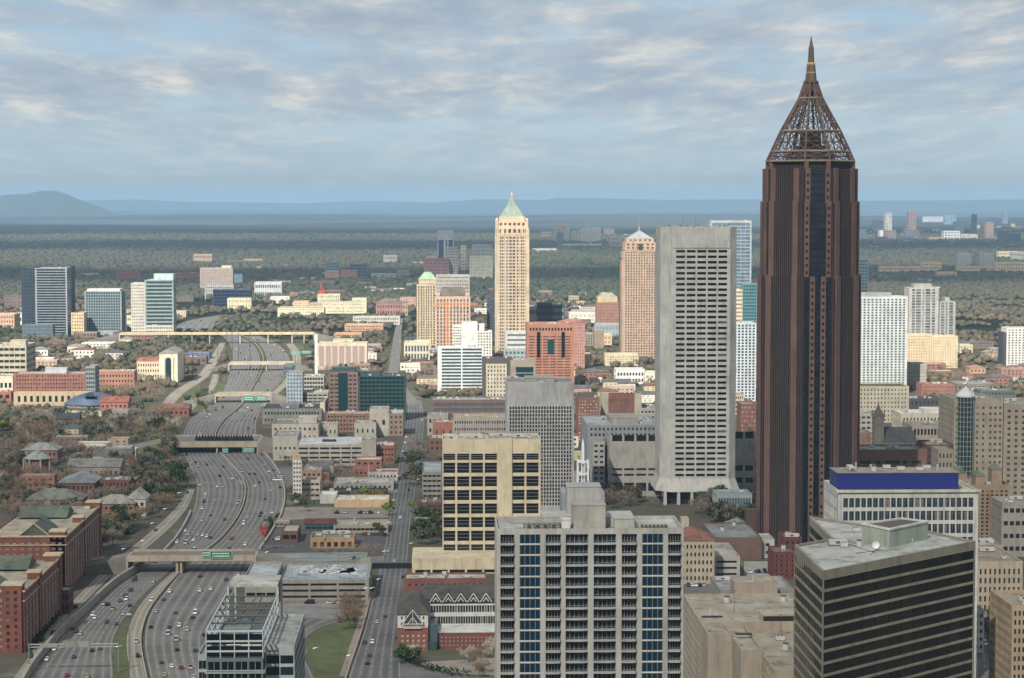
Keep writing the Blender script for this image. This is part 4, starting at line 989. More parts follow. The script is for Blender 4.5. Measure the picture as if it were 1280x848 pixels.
# ---- cream office tower with deep windows, on its podium
def cream_tower():
    Y = 1250.0; X0 = V(553, 600, Y)[0]; X1 = V(675.5, 600, Y)[0]; z = V(614, 549, Y)[1]; W_ = X1-X0; D = 30; hx = W_/2; cx_ = (X0+X1)/2
    root = empty('office_tower', (cx_, Y, 0), 'cream office tower with black window grid and a blank vertical strip', 'office tower'); occ_rect(X0-18, X1, Y-14, Y+D)
    s = Y/FP; u = lambda p: (p-553)*s; m = mat('cdbd95', 'wall', .95)
    cs = [(u(a), u(b_)) for a, b_ in ((554.3, 569.3), (571.5, 587), (589, 604.3), (606.3, 621.8), (641.3, 656.5), (658.6, 674.2))]
    rows_ = []; tops = [567.3]+[578.6+17*k for k in range(8)]; bots = [575.2]+[591.4+17*k for k in range(8)]
    for t_, b_ in zip(tops, bots): rows_.append((V(614, b_, Y)[1], V(614, t_, Y)[1]))
    rows_ = [r for r in rows_[::-1] if r[0] > 2]
    wall = MB(); wins = []; P = rect(-hx, hx, 0, D)
    facade(wall, wins, P[0], P[1], 0, z, cs, rows_, 1.0); sw = []
    facade(wall, sw, P[1], P[2], 0, z, dict(n=3, f=.85, m=2), rows_, 1.0); facade(wall, [], P[2], P[3], 0, z, None, None); facade(wall, sw, P[3], P[0], 0, z, dict(n=3, f=.85, m=2), rows_, 1.0)
    roof_on(root, P, z, 'a8a595', 1.0, mb=wall, t_=.6); wall.build('wall', m, root)
    put_windows(root, wins+sw, mat('12161a', 'glass'), mat('8f8c80', 'paint'), 1, 3)
    for (a, c_) in cs[:0]: pass
    pl = MB(); pl.box(-hx+u(622.6), -hx+u(640.4), -.9, -.02, 0, z+.4); pl.build('blank_strip', m, root)
    units(root, -hx+2, hx-2, 3, D-3, z-1, 12, 11)
    # podium
    Yp = 1222.0; Xa = V(515, 700, Yp)[0]-cx_; Xb = hx+6; zp = V(560, 698, Yp)[1]; dp = Yp-Y
    pd = MB(); pw = []; Q = rect(Xa, Xb, dp, -.03)
    facade(pd, pw, Q[0], Q[1], 0, zp, dict(n=8, f=.88, m=1.2, m2=.6), [(.4, zp*.26)], 1.2); facade(pd, [], Q[1], Q[2], 0, zp, None, None); facade(pd, [], Q[3], Q[0], 0, zp, None, None)
    pd.poly([(*p, zp) for p in Q]); pd.poly([(Xa, -.03, 0), (Xa, 12, 0), (Xa, 12, zp), (Xa, -.03, zp)][::-1]); pd.prism(rect(Xa, -hx-.02, -.02, 12), 0, zp-.01)
    pd.build('podium', m, root); put_windows(root, pw, mat('12161a', 'glass'))
    rf = MB(); rf.box(Xa+6, Xa+13, dp+8, dp+20, zp+.01, zp+.3); rf.build('roof_hatch', mat('b5ae98', 'wall'), root)
cream_tower()
# ================================================================ ALL OTHER BUILDINGS, near to far (photo columns, rows; foot row = distance)
def mid(name, label, x0, x1, yt, yb, d, wall, nx, ny, wf=.6, hf=.5, **k): return B(name, label, x0, x1, yt, yb, d, wall, nx, ny, wf, hf, **k)
# ---- brick dormitories by the highway, bottom left corner
def dorm(label, x0, y0, x1, y1, z, seed, towers, gables):
    root = empty('dormitory', ((x0+x1)/2, y0, 0), label, 'dormitory', 'brick dormitories along the highway'); hx = (x1-x0)/2; D = y1-y0; occ_rect(x0, x1, y0, y1)
    wall = MB(); wins = []; P = rect(-hx, hx, 0, D); nr = int(z/3.3)
    for i, (A, C_) in enumerate(zip(P, P[1:]+P[:1])):
        Lw = math.hypot(C_[0]-A[0], C_[1]-A[1]); facade(wall, wins, A, C_, 0, z, dict(n=int(Lw/4), f=.42, m=1.2) if i != 2 else None, dict(n=nr, f=.5, m=1.5, m2=2.0), .25)
    roof_on(root, P, z, 'a2967c', .7, mb=wall, t_=.8); wall.build('wall', mat('7d3f2c', 'wall', 1.0), root)
    put_windows(root, wins, mat('2a3238', 'glass'), mat('c9c2ae', 'paint'), 2, 2, cap=100)
    cn = MB()
    for zz_, h_ in ((z-.1, .9), (z-4.6, .5)):
        for (a, b_, c_, d_) in ((-hx-.5, hx+.5, -.5, -.02), (hx+.02, hx+.5, -.02, D+.5)): cn.box(a, b_, c_, d_, zz_, zz_+h_)
    cn.build('cornice', mat('b5a27e', 'wall'), root)
    for y in np.arange(5, D-2, 8.5):                      # pale stone strips on the east face
        q = MB(); q.box(hx+.05, hx+.45, y-.55, y+.55, 2, z-5); q.build('stone_strip', mat('a99b88', 'wall'), root)
    for (x, y, s_, zt_) in towers:
        q = MB(); wn = []; T = rect(x-s_, x+s_, y-s_, y+s_)
        for A, C_ in zip(T, T[1:]+T[:1]): facade(q, wn, A, C_, 0, zt_, dict(n=2, f=.4, m=.8), dict(n=int(zt_/3.3), f=.5, m=1.5), .2, bake=True)
        q.poly([(*p, zt_) for p in T]); tw = q.build('stair_tower', [mat('7d3f2c', 'wall'), mat('2a3238', 'glass')], root)
        q = MB(); q.prism(poly_inset(T, -.5), zt_, zt_+.9); q.build('cap', mat('b5a27e', 'wall'), tw)
    for (xa, xb, ya, yb_, h_, lng) in gables:
        q = MB(); zb_ = z+.3
        if lng == 'y': q.v += [(xa, ya, zb_), (xb, ya, zb_), (xb, yb_, zb_), (xa, yb_, zb_), ((xa+xb)/2, ya, zb_+h_), ((xa+xb)/2, yb_, zb_+h_)]; q.f += [(0, 4, 5, 3), (1, 2, 5, 4), (0, 1, 4), (2, 3, 5)]
        else: q.v += [(xa, ya, zb_), (xb, ya, zb_), (xb, yb_, zb_), (xa, yb_, zb_), (xa, (ya+yb_)/2, zb_+h_), (xb, (ya+yb_)/2, zb_+h_)]; q.f += [(0, 1, 5, 4), (2, 3, 4, 5), (0, 4, 3), (1, 2, 5)]
        q.m += [0]*4; q.build('gable_roof', mat('56604f', 'roof'), root)
        if lng == 'y':
            q = MB(); mx_ = (xa+xb)/2
            for s_ in (-1, 1): q.tube((mx_+s_*(xb-xa)/2, ya-.3, zb_+.2), (mx_, ya-.3, zb_+h_+.2), .4, n=4)
            q.build('gable_trim', mat('b5a27e', 'wall'), root)
    units(root, -hx+2, hx-2, 4, D-4, z-.7, 3, seed)
dorm('nearest red brick dormitory wing with cream cornice at the frame corner', -255, 1012, -196, 1108, 29, 1, [(24, 3, 4.5, 32), (27, 40, 3, 31.5), (26.5, 94, 4, 31)], [(2, 18, 4, 26, 5.5, 'y'), (-20, 20, 60, 84, 5, 'x')])
dorm('red brick dormitory block with green gable beyond the nearest one', -246, 1166, -203, 1290, 31, 2, [(17, 4, 4, 33.5), (18.5, 60, 3, 33), (18, 118, 4, 33.5)], [(-4, 12, 3, 34, 6.5, 'y'), (-18, 10, 70, 96, 5, 'x')])
B('dining_hall', 'low brick annex with green glass roof between the dormitories', 66, 86, 738, 765, 14, '6d3a2a', 4, 2, .6, .5, roofc='6f8f8b', cat='annex')
B('brick_building', 'tan brick kiosk at the end of the overpass street', 108, 134, 700, 712, 12, 'a3876a', 3, 1, .5, .5, cat='building')
# ---- campus between the trees
B('brick_building', 'square brick clock tower rising behind the green gable dormitory', 52, 66, 633, 662, 12, '9c7457', 2, 3, .5, .6, cap='pyr', pent=4, capc='74654f', cat='building')
B('brick_building', 'brick hall with pale hipped roof below the tree belt', 116, 168, 630, 646, 22, '8d5b44', 8, 2, .5, .5, cap='hip', pent=5, capc='8f8b7c', cat='building')
B('brick_building', 'white gabled wing joined to the hipped roof brick hall', 158, 182, 624, 644, 20, 'b1aa9a', 3, 2, .5, .5, cap='gable', pent=6, capc='9d9c92', cat='building')
B('brick_building', 'long flat cream roof hall behind the brick dormitories', 100, 146, 646, 655, 20, '8b7f6c', 8, 1, .5, .5, roofc='a59d86', cat='building')
B('brick_building', 'brick hall under a wide grey green roof among bare trees', 32, 102, 625, 640, 26, '7d4a38', 10, 2, .4, .5, cap='hip', pent=6, capc='6d7268', cat='building')
B('brick_building', 'dark brick hall crossed by a pale diagonal roof ridge', 72, 118, 604, 622, 34, '6b4034', 8, 2, .4, .5, cap='gable', pent=5, capc='7b8385', cat='building')
B('brick_building', 'dark brick campus block beside the tree belt at the highway', 120, 170, 600, 618, 26, '6a4136', 10, 2, .4, .5, roofc='6e6a62', cat='building')
B('brick_building', 'long grey roofed campus hall with small gable', 84, 150, 584, 599, 30, '8d8274', 10, 1, .4, .5, cap='gable', pent=5, capc='7d7b74', cat='building')
B('brick_building', 'white walled campus hall under a slate roof', 116, 164, 570, 582, 20, 'b9b3a3', 9, 1, .4, .5, cap='gable', pent=4.5, capc='5f6664', cat='building')
B('brick_building', 'brick hall with pale hipped roof on the west campus', 26, 72, 563, 578, 24, '8a5a48', 8, 2, .4, .5, cap='hip', pent=5, capc='8d8f8a', cat='building')
def rotunda():
    x, y = G(44, 592); root = empty('rotunda', (x, y, 0), 'small brick rotunda with a grey eight sided roof and tall columns', 'rotunda'); occ_rect(x-14, x+14, y-14, y+14)
    o8 = lambda r: [(r*math.cos(math.pi*(k+.5)/4), r*math.sin(math.pi*(k+.5)/4)+10) for k in range(8)]
    a = MB(); a.prism(o8(9.5), 0, 11); a.build('drum', mat('7d4f3e', 'wall'), root); a = MB(); a.frustum(o8(12), 11, o8(1), 17); a.build('roof', mat('8b8f8c', 'roof'), root)
    for k in range(8): 
        q = o8(11)[k]; c_ = MB(); c_.tube((q[0], q[1], 0), (q[0], q[1], 11), .6); c_.build('column', mat('b0a283', 'wall'), root)
rotunda()
B('house', 'dark gabled house with dormers beside the campus road', 70, 98, 524, 534, 18, '5b4a44', 5, 1, .4, .5, cap='gable', pent=5, capc='3f4446')
B('shed', 'long white roofed shed south of the orange brick hall', 80, 127, 515, 520, 14, 'c0b8a6', 0, 0, roofc='cfc9b6')
B('brick_building', 'orange brick hall with stepped gable lit by the sun', 125, 160, 503, 519, 24, 'ad6c50', 6, 2, .4, .4, cap='gable', pent=5, capc='a65a42', cat='building')
B('brick_building', 'low dark brick shed near the highway tree belt', 199, 236, 511, 520, 26, '8a5643', 6, 1, .4, .5, cap='gable', pent=4, capc='8a5a48', cat='building')
def blue_dome():
    x0, y = G(75, 511); x1, _ = G(148, 511); root = empty('sports_hall', ((x0+x1)/2, y, 0), 'blue metal roofed hall shaped like a low shell', 'sports hall'); W_ = (x1-x0); occ_rect(x0, x1, y, y+50)
    m2 = MB(); n = 24; Dp = 52
    def zz_(u, v): return 3+11.5*max(0, math.sin(math.pi*u))**.75*max(0.0, math.sin(math.pi*min(max(v, 0), 1)))**.5
    for i in range(n):
        for j in range(8):
            q = [(i/n, j/8), ((i+1)/n, j/8), ((i+1)/n, (j+1)/8), (i/n, (j+1)/8)]
            m2.poly([((a-.5)*W_, b_*Dp*(.35+.65*math.sin(math.pi*a))+Dp*.3*(1-math.sin(math.pi*a)), zz_(a, b_)) for a, b_ in q])
    m2.build('shell_roof', mat('5f6f85', 'metal', rough=.5), root); b_ = MB()
    b_.prism([((u-.5)*W_*.97, Dp*.5-Dp*.5*(.35+.6*math.sin(math.pi*u))+.5) for u in np.linspace(.02, .98, 14)]+[((u-.5)*W_*.97, Dp*.5+Dp*.45*(.35+.6*math.sin(math.pi*u))) for u in np.linspace(.98, .02, 14)], 0, 3.1)
    b_.build('wall', mat('9aa0a4', 'wall'), root); c_ = MB(); c_.frustum(rect(-6, 6, 2, 22), 12.2, rect(-3, 3, 6, 22), 15.6); c_.build('roof_notch', mat('23304a', 'glass'), root)
blue_dome()
B('hotel', 'orange brick hotel slab with white top storey on a cream base', 17, 107, 467, 503, 28, '9d6350', 24, 6, .45, .42, mb_=6.5, mt_=.8, glass='1e2226', roofc='b9bab5', pent=[(.42, .72, .3, .7, 5, 'b9bcbd')], nu=2)
B('hotel', 'grey glazed corner wing of the orange brick hotel', 107.3, 119, 458, 503, 28, '8f9698', 4, 8, .7, .6, glass='31424a', nu=0, cat='hotel wing')
B('hotel_podium', 'cream podium with glass doors in front of the orange hotel', 17, 116, 490, 506, 8, 'c2ab80', 12, 1, .45, .5, nu=0, cat='podium')
B('brick_building', 'long brick wing running behind bare trees east of the hotel', 119, 168, 464, 486, 24, 'ac7055', 12, 3, .45, .45, mt_=2.5, roofc='b8ab8d', cat='building')
B('warehouse', 'white and orange warehouse at the west edge below the garage', -12, 16, 470, 492, 30, 'd8c7ab', 5, 1, .6, .3, nu=1)
B('brick_building', 'orange shop roof at the west edge under the warehouse', -12, 14, 490, 500, 20, 'a8603f', 3, 1, cat='building')
B('parking_garage', 'cream parking garage with stair tower at the west edge', -10, 33, 432, 470, 60, 'b3aa90', 6, 5, .88, .45, glass='26241f', roofc='a79f88', mt_=1.3, pent=[(.45, .9, .3, .6, 5, 'b3aa90')])
B('apartment_house', 'cream apartment house with red dormers beside the arched block', 171, 200, 452, 474, 26, 'cfbb98', 9, 3, .45, .45, cap='mansard', pent=4, capc='a35a46', cat='apartments')
def arch_block():
    r, W_, D, z = B('apartment_house', 'cream block with a tall round arched window facing the avenue', 199, 222, 442, 478, 60, 'd9cba9', 0, 0, cap='gable', pent=5, capc='8b8d88', ret=True, cat='apartments')
    a = MB(); pts = [(-3.2, 3), (3.2, 3), (3.2, z-8)]+[(3.2*math.cos(t_), z-8+3.2*math.sin(t_)) for t_ in np.linspace(.3, math.pi-.3, 7)]+[(-3.2, z-8)]
    a.v = [(x, -.15, zz_) for x, zz_ in pts]; a.f = [tuple(range(len(pts)))]; a.m = [0]; a.build('arched_window', mat('232c33', 'glass'), r)
    for sx_ in (-1, 1): c_ = MB(); c_.box(sx_*5-1, sx_*5+1, -1.2, -.01, 0, z-4); c_.build('pilaster', mat('dccfae', 'wall'), r)
arch_block()
B('apartment_house', 'brick row with cream bays behind the arched block', 214, 226, 446, 474, 40, 'b3805c', 3, 4, .45, .45, cat='apartments')
for i_, (a, b_, c_, d_, col_, lb) in enumerate([(38, 60, 437, 444, 'd8d2c2', 'white low house in the trees east of the garage'), (84, 106, 433, 443, 'cfc4a8', 'cream low house between bare trees'), (150, 166, 424, 431, 'c8bda4', 'small cream house just below the glass towers'), (228, 258, 446, 455, '6e5b50', 'brown shop by the curving ramps'), (232, 262, 441, 448, '5a6a8c', 'shop with blue awning by the curving ramps'), (0, 22, 446, 452, 'b39a7a', 'tan low house in front of the cream garage')]):
    B('house', lb, a, b_, c_, d_, 22, col_, 5, 1, .4, .4, cap='hip' if i_ in (0, 1, 2) else None, pent=3 if i_ < 3 else None, capc='8f8a7e')
# ---- between highway and avenue
B('parking_garage', 'near parking deck with black and white painted roof', 348, 461, 725, 750, 54, '8d867a', 3, 3, .93, .42, glass='14120f', roofc='8f989e', mt_=1.0, mb_=.4, nu=0, rec=1.5, par=.9)
B('stair_tower', 'small grey box tower beside the painted parking deck', 447, 464, 700, 728, 10, '8f8879', 0, 0, nu=0, cat='tower')
B('parking_garage', 'lower pale roof deck next to the painted parking deck', 306, 346, 720, 752, 45, '8f8b80', 3, 2, .9, .4, glass='14120f', roofc='9ba3a8', nu=0, rec=1)
B('fast_food_restaurant', 'tan restaurant with dark red roof band and arched front', 388, 443, 672, 685, 24, 'ab8454', 6, 1, .55, .7, glass='1c1816', roofc='6e7069', mb_=.3, mt_=2.2, pent=[(.3, .34, -.05, .05, 3, 'b08a58')], nu=5, cat='restaurant')
B('shop', 'shop with dark red roof and teal shopfront', 381, 418, 655, 664, 14, '2f5a58', 5, 1, .8, .6, cap='gable', pent=2.6, capc='6d2f2b')
B('motel', 'long flat roofed motel with a dark walkway front', 417, 485, 657, 666, 26, '9c917d', 12, 1, .9, .55, glass='171513', roofc='9b9484', nu=4)
B('canopy', 'pale flat canopy over the drive by the highway', 342, 362, 652, 658, 14, '8d8779', 3, 1, .85, .6, glass='1a1917', roofc='a39b89', nu=0)
B('canopy', 'ribbed tan canopy leading to the restaurant', 352, 372, 664, 678, 30, '6a4a40', 2, 1, .8, .5, glass='1a1917', roofc='9f947f', nu=0)
B('supermarket', 'long cream shop with white roof above the striped car park', 418, 486, 625, 634, 26, 'c7a572', 0, 0, roofc='cbc6b8', nu=3)
B('shop', 'white metal roofed shed beside the long cream shop', 400, 421, 618, 629, 18, 'b9b8b0', 0, 0, roofc='d0d1cc', nu=0)
B('shop', 'dark flat roofed building behind the long cream shop', 403, 484, 615, 622, 22, '2c2c30', 8, 1, .5, .4, roofc='33363d', nu=2)
B('shop', 'grey industrial roofs with skylights beside the avenue', 417, 492, 604, 613, 34, '9b978c', 12, 1, .5, .4, roofc='a5a49c', nu=6)
B('shop', 'white row of shops with small dark windows near the avenue', 460, 497, 590, 601, 20, 'b9b6ac', 8, 1, .5, .4, roofc='8a3f3c', nu=1)
B('shop', 'brick shop with faded red roof near the garage foot', 438, 470, 586, 597, 20, '8b5c48', 6, 1, .5, .4, roofc='a8433f', nu=1)
B('apartment_tower', 'slim white stair tower of a walk up by the highway curve', 366, 377, 575, 627, 8, 'c9c6bb', 3, 9, .55, .45, glass='2a2d30', nu=0, cat='tower', pent=[(.1, .9, .1, .9, 3, 'c2a25c')])
B('brick_building', 'low tan and brick building behind the slim white tower', 377, 402, 588, 612, 22, '9b7a5a', 4, 3, .5, .4, cat='building')
B('motel', 'small white motel wing left of the grey industrial roofs', 376, 400, 600, 624, 14, 'b3ab98', 4, 3, .8, .4, glass='27221c', cat='motel')
B('parking_garage', 'wide white parking garage with four open levels', 370, 455, 556, 582, 58, 'aca596', 6, 4, .88, .42, glass='201e1b', roofc='b9bbbb', pent=[(.36, .56, .5, .62, .4, '35322d')], nu=0, rec=1.2)
B('stair_tower', 'blank beige corner tower of the white parking garage', 452, 470, 550, 582, 24, 'a59c8a', 0, 0, nu=1, cat='tower')
B('office_building', 'beige windowless wing at the west end of the garage', 341, 372, 545, 575, 50, 'b0a898', 5, 1, .4, .12, nu=2)
B('brick_building', 'brick and white block on the avenue east of the garage', 468, 493, 557, 580, 30, '97573f', 6, 3, .55, .4, roofc='b5b3aa', cat='building')
B('office_building', 'beige office with rooftop blocks behind the garage', 340, 398, 530, 552, 46, 'b2aa99', 9, 2, .4, .35, roofc='7c776e', pent=[(.55, .95, .3, .8, 4, 'b0a999')])
B('office_building', 'beige plant room block in the middle of the hospital group', 399, 422, 531, 548, 26, 'aca697', 4, 1, .3, .3, nu=2)
B('office_building', 'beige plant room block east in the hospital group', 443, 470, 529, 548, 26, 'aca697', 4, 1, .3, .3, nu=2)
B('brick_building', 'brick and yellow panelled wing with pale top storey', 407, 466, 517, 540, 24, '93684f', 14, 4, .5, .4, roofc='b3afa4', mt_=1, cat='building')
B('office_building', 'tall beige block with a brick panel beside the teal office', 462, 486, 511, 545, 26, 'b1a896', 2, 1, .3, .2, nu=1)
B('office_building', 'beige roofed block between the hospital wing and avenue', 486, 504, 517, 545, 40, '8f7a66', 3, 4, .4, .4, roofc='b9bab6', nu=1)
B('office_building', 'long low office with dark sawtooth roof and cream cornice', 328, 402, 511, 530, 60, '7a7c74', 18, 2, .55, .4, roofc='34373c', pent=[(.3, .6, .3, .7, 2, '6d6f70')], nu=4)
B('office_building', 'cream end wall of the low sawtooth roofed office', 400, 406, 503, 529, 62, 'cbbf9e', 0, 0, nu=0)
def teal_office():
    r, W_, D, z = B('office_building', 'teal glass office slab with dark roof and brick west part', 448, 507, 470, 526, 34, '2b4a4a', 11, 11, .93, .72, glass='1d3f42', gk='mirror', mt_=.6, roofc='4a5654', nu=4, frame='3b5a58', ret=True, pent=[(.0, .45, .3, .7, 3, '33504e')])
    r, W_, D, z = B('office_building', 'brick and grey office wing split by a teal glass shaft', 411, 447.6, 465, 526, 34, '7d6256', 6, 11, .7, .4, glass='26302f', mt_=2, roofc='4a5654', nu=3, ret=True, pent=[(.1, .9, .2, .8, 3.2, '33504e')])
    m2 = MB(); m2.box(-5, 4, -.5, -.02, 0, z-1); m2.build('glass_shaft', mat('264d50', 'mirror'), r)
teal_office()
B('apartment_house', 'blue grey apartment block with two towers by the crane', 358, 378, 466, 506, 24, '8c99a3', 5, 8, .5, .5, glass='3a4c56', roofc='454d52', cat='apartments')
B('construction_frame', 'unfinished concrete frame with open floors beside the bare trees', 379, 405, 470, 492, 26, '9c9a92', 7, 4, .8, .6, glass='2c2b29', cat='construction', nu=2)
B('parking_garage', 'round fronted grey parking deck below the unfinished frame', 378, 410, 491, 505, 36, '8c897f', 5, 3, .85, .45, glass='25231f', roofc='94928a')
B('office_building', 'blue glass pavilion beside the signed overpass', 354, 366, 457, 470, 20, '5b666e', 4, 2, .8, .5, glass='3a4c5a')
B('office_building', 'wide pale office with pink grey vertical window strips', 397, 459, 429, 462, 30, 'c9b79b', 14, 1, .78, .86, glass='8f7f78', gk='glass', roofc='b8aa8c', cols=[(.03+.135*i, .03+.135*i+.105) for i in range(7)], mt_=2, mb_=2, nu=3)
B('office_building', 'low orange office in two steps with tiny windows', 431, 479, 406, 417, 36, 'c79468', 24, 3, .5, .5, roofc='c9b28a', nu=1)
B('office_building', 'lower orange wing in front of the stepped orange office', 418, 452, 417, 425, 30, 'c48f66', 16, 2, .5, .5, roofc='c9b28a', nu=1)
B('office_building', 'cream block directly behind the pink grey striped office', 416, 442, 425, 431, 30, 'd8c8a2', 5, 1, .3, .3, nu=0)
B('tower_mast', 'thin white pylon standing beside the striped office', 393.4, 397, 418, 470, 3, 'd3d0c8', 0, 0, nu=0, cat='pylon')
B('office_building', 'grey long office with white rooftop boxes on the far avenue', 441, 500, 396, 406, 30, 'b5b2a5', 20, 2, .5, .4, roofc='c4bb9f', nu=3)
B('museum', 'red brick gothic school with tall tower at its east end', 470, 505, 379, 395, 30, 'a07062', 10, 2, .4, .4, cap='hip', pent=8, capc='7d6559', cat='school')
B('museum', 'square stone tower of the brick gothic school', 503, 510, 374, 395, 12, 'a98a6c', 2, 3, .4, .4, cat='tower')
B('office_building', 'small office with white columns by the far avenue', 505, 537, 428, 452, 30, 'cbbf9d', 8, 2, .62, .72, glass='3b4a52', roofc='c9bf9d', mt_=3)
B('office_building', 'dark roofed office behind the white columned one', 505, 550, 422, 430, 20, '454e52', 6, 1, .6, .5, roofc='8b9494')
B('shop', 'row of white awnings below the white columned office', 500, 525, 455, 463, 18, 'cfc9b8', 5, 1, .5, .4, roofc='d8d3c4')
# ---- near right of the avenue
def gable_hotel():
    Y = 1011.0; root_x0 = V(497, 800, Y)[0]; x1 = V(535, 800, Y)[0]; z = V(516, 768, Y)[1]; zb = V(516, 785, Y)[1]; W_ = x1-root_x0; D = 40; cx_ = (root_x0+x1)/2
    root = empty('hotel', (cx_, Y, 0), 'brick hotel with white timbered gable and dark grey roof by the avenue', 'hotel'); hx = W_/2; xe = V(622, 800, Y)[0]-cx_; occ_rect(root_x0, xe+cx_, Y, Y+60)
    br = mat('8a4632', 'wall'); wh = mat('c4c3bc', 'wall'); gl = mat('1d2327', 'glass')
    b_ = MB(); wn = []; P = rect(-hx, hx, 0, D); facade(b_, wn, P[0], P[1], 0, zb, dict(n=5, f=.5, m=.8), dict(n=3, f=.62, m=1.2, m2=2.6), .3); facade(b_, wn, P[3], P[0], 0, zb, dict(n=9, f=.5, m=1), dict(n=3, f=.62, m=1.2, m2=2.6), .3); facade(b_, wn, P[1], P[2], 0, zb, None, None); facade(b_, wn, P[2], P[3], 0, zb, None, None)
    b_.build('brick_wall', br, root); put_windows(root, wn, mat('7b8a80', 'glass'), wh, 2, 2)
    b_ = MB(); wn = []; Q = rect(-hx, hx, .3, D); facade(b_, wn, Q[0], Q[1], zb, z, dict(n=6, f=.4, m=1), dict(n=2, f=.5, m=.3), .2)
    for i in (1, 2, 3): facade(b_, wn, Q[i], Q[(i+1) % 4], zb, z, None, None)
    b_.build('white_wall', wh, root); put_windows(root, wn, gl, wh, 1, 1)
    r_ = MB(); r_.frustum(rect(-hx-.8, hx+.8, -.5, D+.8), z, rect(-hx+5, hx-4, 9, D-6), z+5.2); r_.build('roof', mat('4c4740', 'roof'), root)
    g_ = MB(); gz = z-4.5; g_.v = [(-4.6, -.9, gz), (4.6, -.9, gz), (0, -.9, gz+6.4), (-4.6, 6, gz), (4.6, 6, gz), (0, 8, gz+6.4)]; g_.f = [(0, 1, 2), (0, 2, 5, 3), (1, 4, 5, 2)]; g_.m = [0]*3; g_.build('gable', mat('3a3d40', 'wall'), root)
    t_ = MB()
    for a, c_ in (((-5, gz-.2), (0, gz+6.8)), ((5, gz-.2), (0, gz+6.8)), ((-4.6, gz), (4.6, gz)), ((-2.2, gz+.2), (0, gz+3.2)), ((2.2, gz+.2), (0, gz+3.2)), ((0, gz), (0, gz+6.4))): t_.tube((a[0], -1.05, a[1]), (c_[0], -1.05, c_[1]), .27, n=4)
    t_.build('gable_timber', wh, root)
    bl = MB(); bl.box(-hx+3, hx-3, -1.2, -.01, zb-.2, zb+.1)
    for k in range(14): bl.box(-hx+3.1+k*(W_-6.2)/13-.06, -hx+3.1+k*(W_-6.2)/13+.06, -1.15, -1.05, zb+.1, zb+1.1)
    bl.box(-hx+3, hx-3, -1.2, -1.05, zb+1.0, zb+1.15); bl.build('balcony', wh, root)
    # glass link and lower brick wing with white terrace
    lk_ = MB(); lk_.box(hx+.02, hx+4.5, 2.2, 20, 0, zb+1.0); lk_.build('glass_link', mat('64757f', 'mirror', rough=.25), root)
    aw = MB(); aw.box(hx+.4, hx+4.2, .2, 2.1, 0, 4.2); aw.build('entrance_canopy', mat('234b40', 'wall'), root)
    b_ = MB(); wn = []; Q = rect(hx+4.6, xe, 4, 20); zw = V(580, 791, Y+4)[1]
    facade(b_, wn, Q[0], Q[1], 0, zw, dict(n=14, f=.45, m=.8), dict(n=3, f=.6, m=.8, m2=1.2), .25); facade(b_, [], Q[1], Q[2], 0, zw, None, None); facade(b_, [], Q[3], Q[0], 0, zw, None, None); b_.build('brick_wing', mat('7d3a30', 'wall'), root); put_windows(root, wn, mat('6e7873', 'glass'), wh, 1, 2)
    te = MB(); te.box(hx+4.4, xe+.2, 3.8, 20, zw, zw+.5); te.build('terrace', mat('bfc0ba', 'wall'), root)
    for (ya, yb_, za, zc, nn) in ((20, 27, 0, zw+5.5, 26), (27.02, 40, 0, zw+9.5, 24)):
        b_ = MB(); wn = []; Q = rect(hx+.6, xe, ya, yb_); facade(b_, wn, Q[0], Q[1], za, zc, dict(n=nn, f=.82, m=.5), [(zw+1.1-za, zc-za-.8)], .9, bake=True)
        for i in (1, 2, 3): facade(b_, [], Q[i], Q[(i+1) % 4], za, zc, None, None)
        b_.poly([(*p, zc) for p in Q]); b_.build('colonnade_wing', [wh, gl], root)
    zr = zw+9.5; r_ = MB(); r_.frustum(rect(hx-6, xe, 26.5, 52), zr+2.4, rect(hx-2, xe, 38, 44), zr+6.5); r_.box(hx-5.5, xe, 27, 51, zr, zr+2.4); r_.build('long_roof', mat('4c4740', 'roof'), root)
    for k in range(5):
        x = hx+3.6+k*6.1; d_ = MB(); d_.v = [(x-2.6, 26.3, zr+1.2), (x+2.6, 26.3, zr+1.2), (x, 26.3, zr+5.0), (x-2.6, 33, zr+1.2), (x+2.6, 33, zr+1.2), (x, 35, zr+5.0)]; d_.f = [(0, 1, 2), (0, 2, 5, 3), (1, 4, 5, 2)]; d_.m = [1, 0, 0]
        dm = d_.build('dormer', [mat('4c4740', 'roof'), mat('2e3134', 'wall')], root); t_ = MB()
        for a, c_ in (((x-2.8, zr+1), (x, zr+5.3)), ((x+2.8, zr+1), (x, zr+5.3)), ((x-1.3, zr+1.2), (x, zr+3.2)), ((x+1.3, zr+1.2), (x, zr+3.2))): t_.tube((a[0], 26.1, a[1]), (c_[0], 26.1, c_[1]), .28, n=4)
        t_.build('trim', wh, dm)
gable_hotel()
B('brick_building', 'long low brick building with white roof edge below the cream podium', 505, 608, 723, 748, 18, '7d4a3a', 12, 2, .32, .28, roofc='a7a79e', nu=6, mt_=1.4, cat='building')
B('brick_building', 'blank beige roofed annex before the long brick building', 543, 606, 737, 754, 9, '9a8c77', 0, 0, roofc='a69a86', nu=0, cat='annex')
B('parking_garage', 'small grey garage west of the cream tower', 528, 552, 590, 625, 60, '8b8980', 4, 5, .85, .4, glass='1f1d1a', roofc='9aa0a3', nu=1)
B('brick_building', 'dark red brick apartment house east of the avenue', 522, 553, 628, 642, 26, '6e3d31', 7, 2, .42, .42, roofc='5c5852', cat='building')
B('shop', 'white shop with a red roof sign beside the avenue', 519, 541, 652, 664, 18, 'b9aaa4', 4, 1, .5, .4, roofc='9b3038')
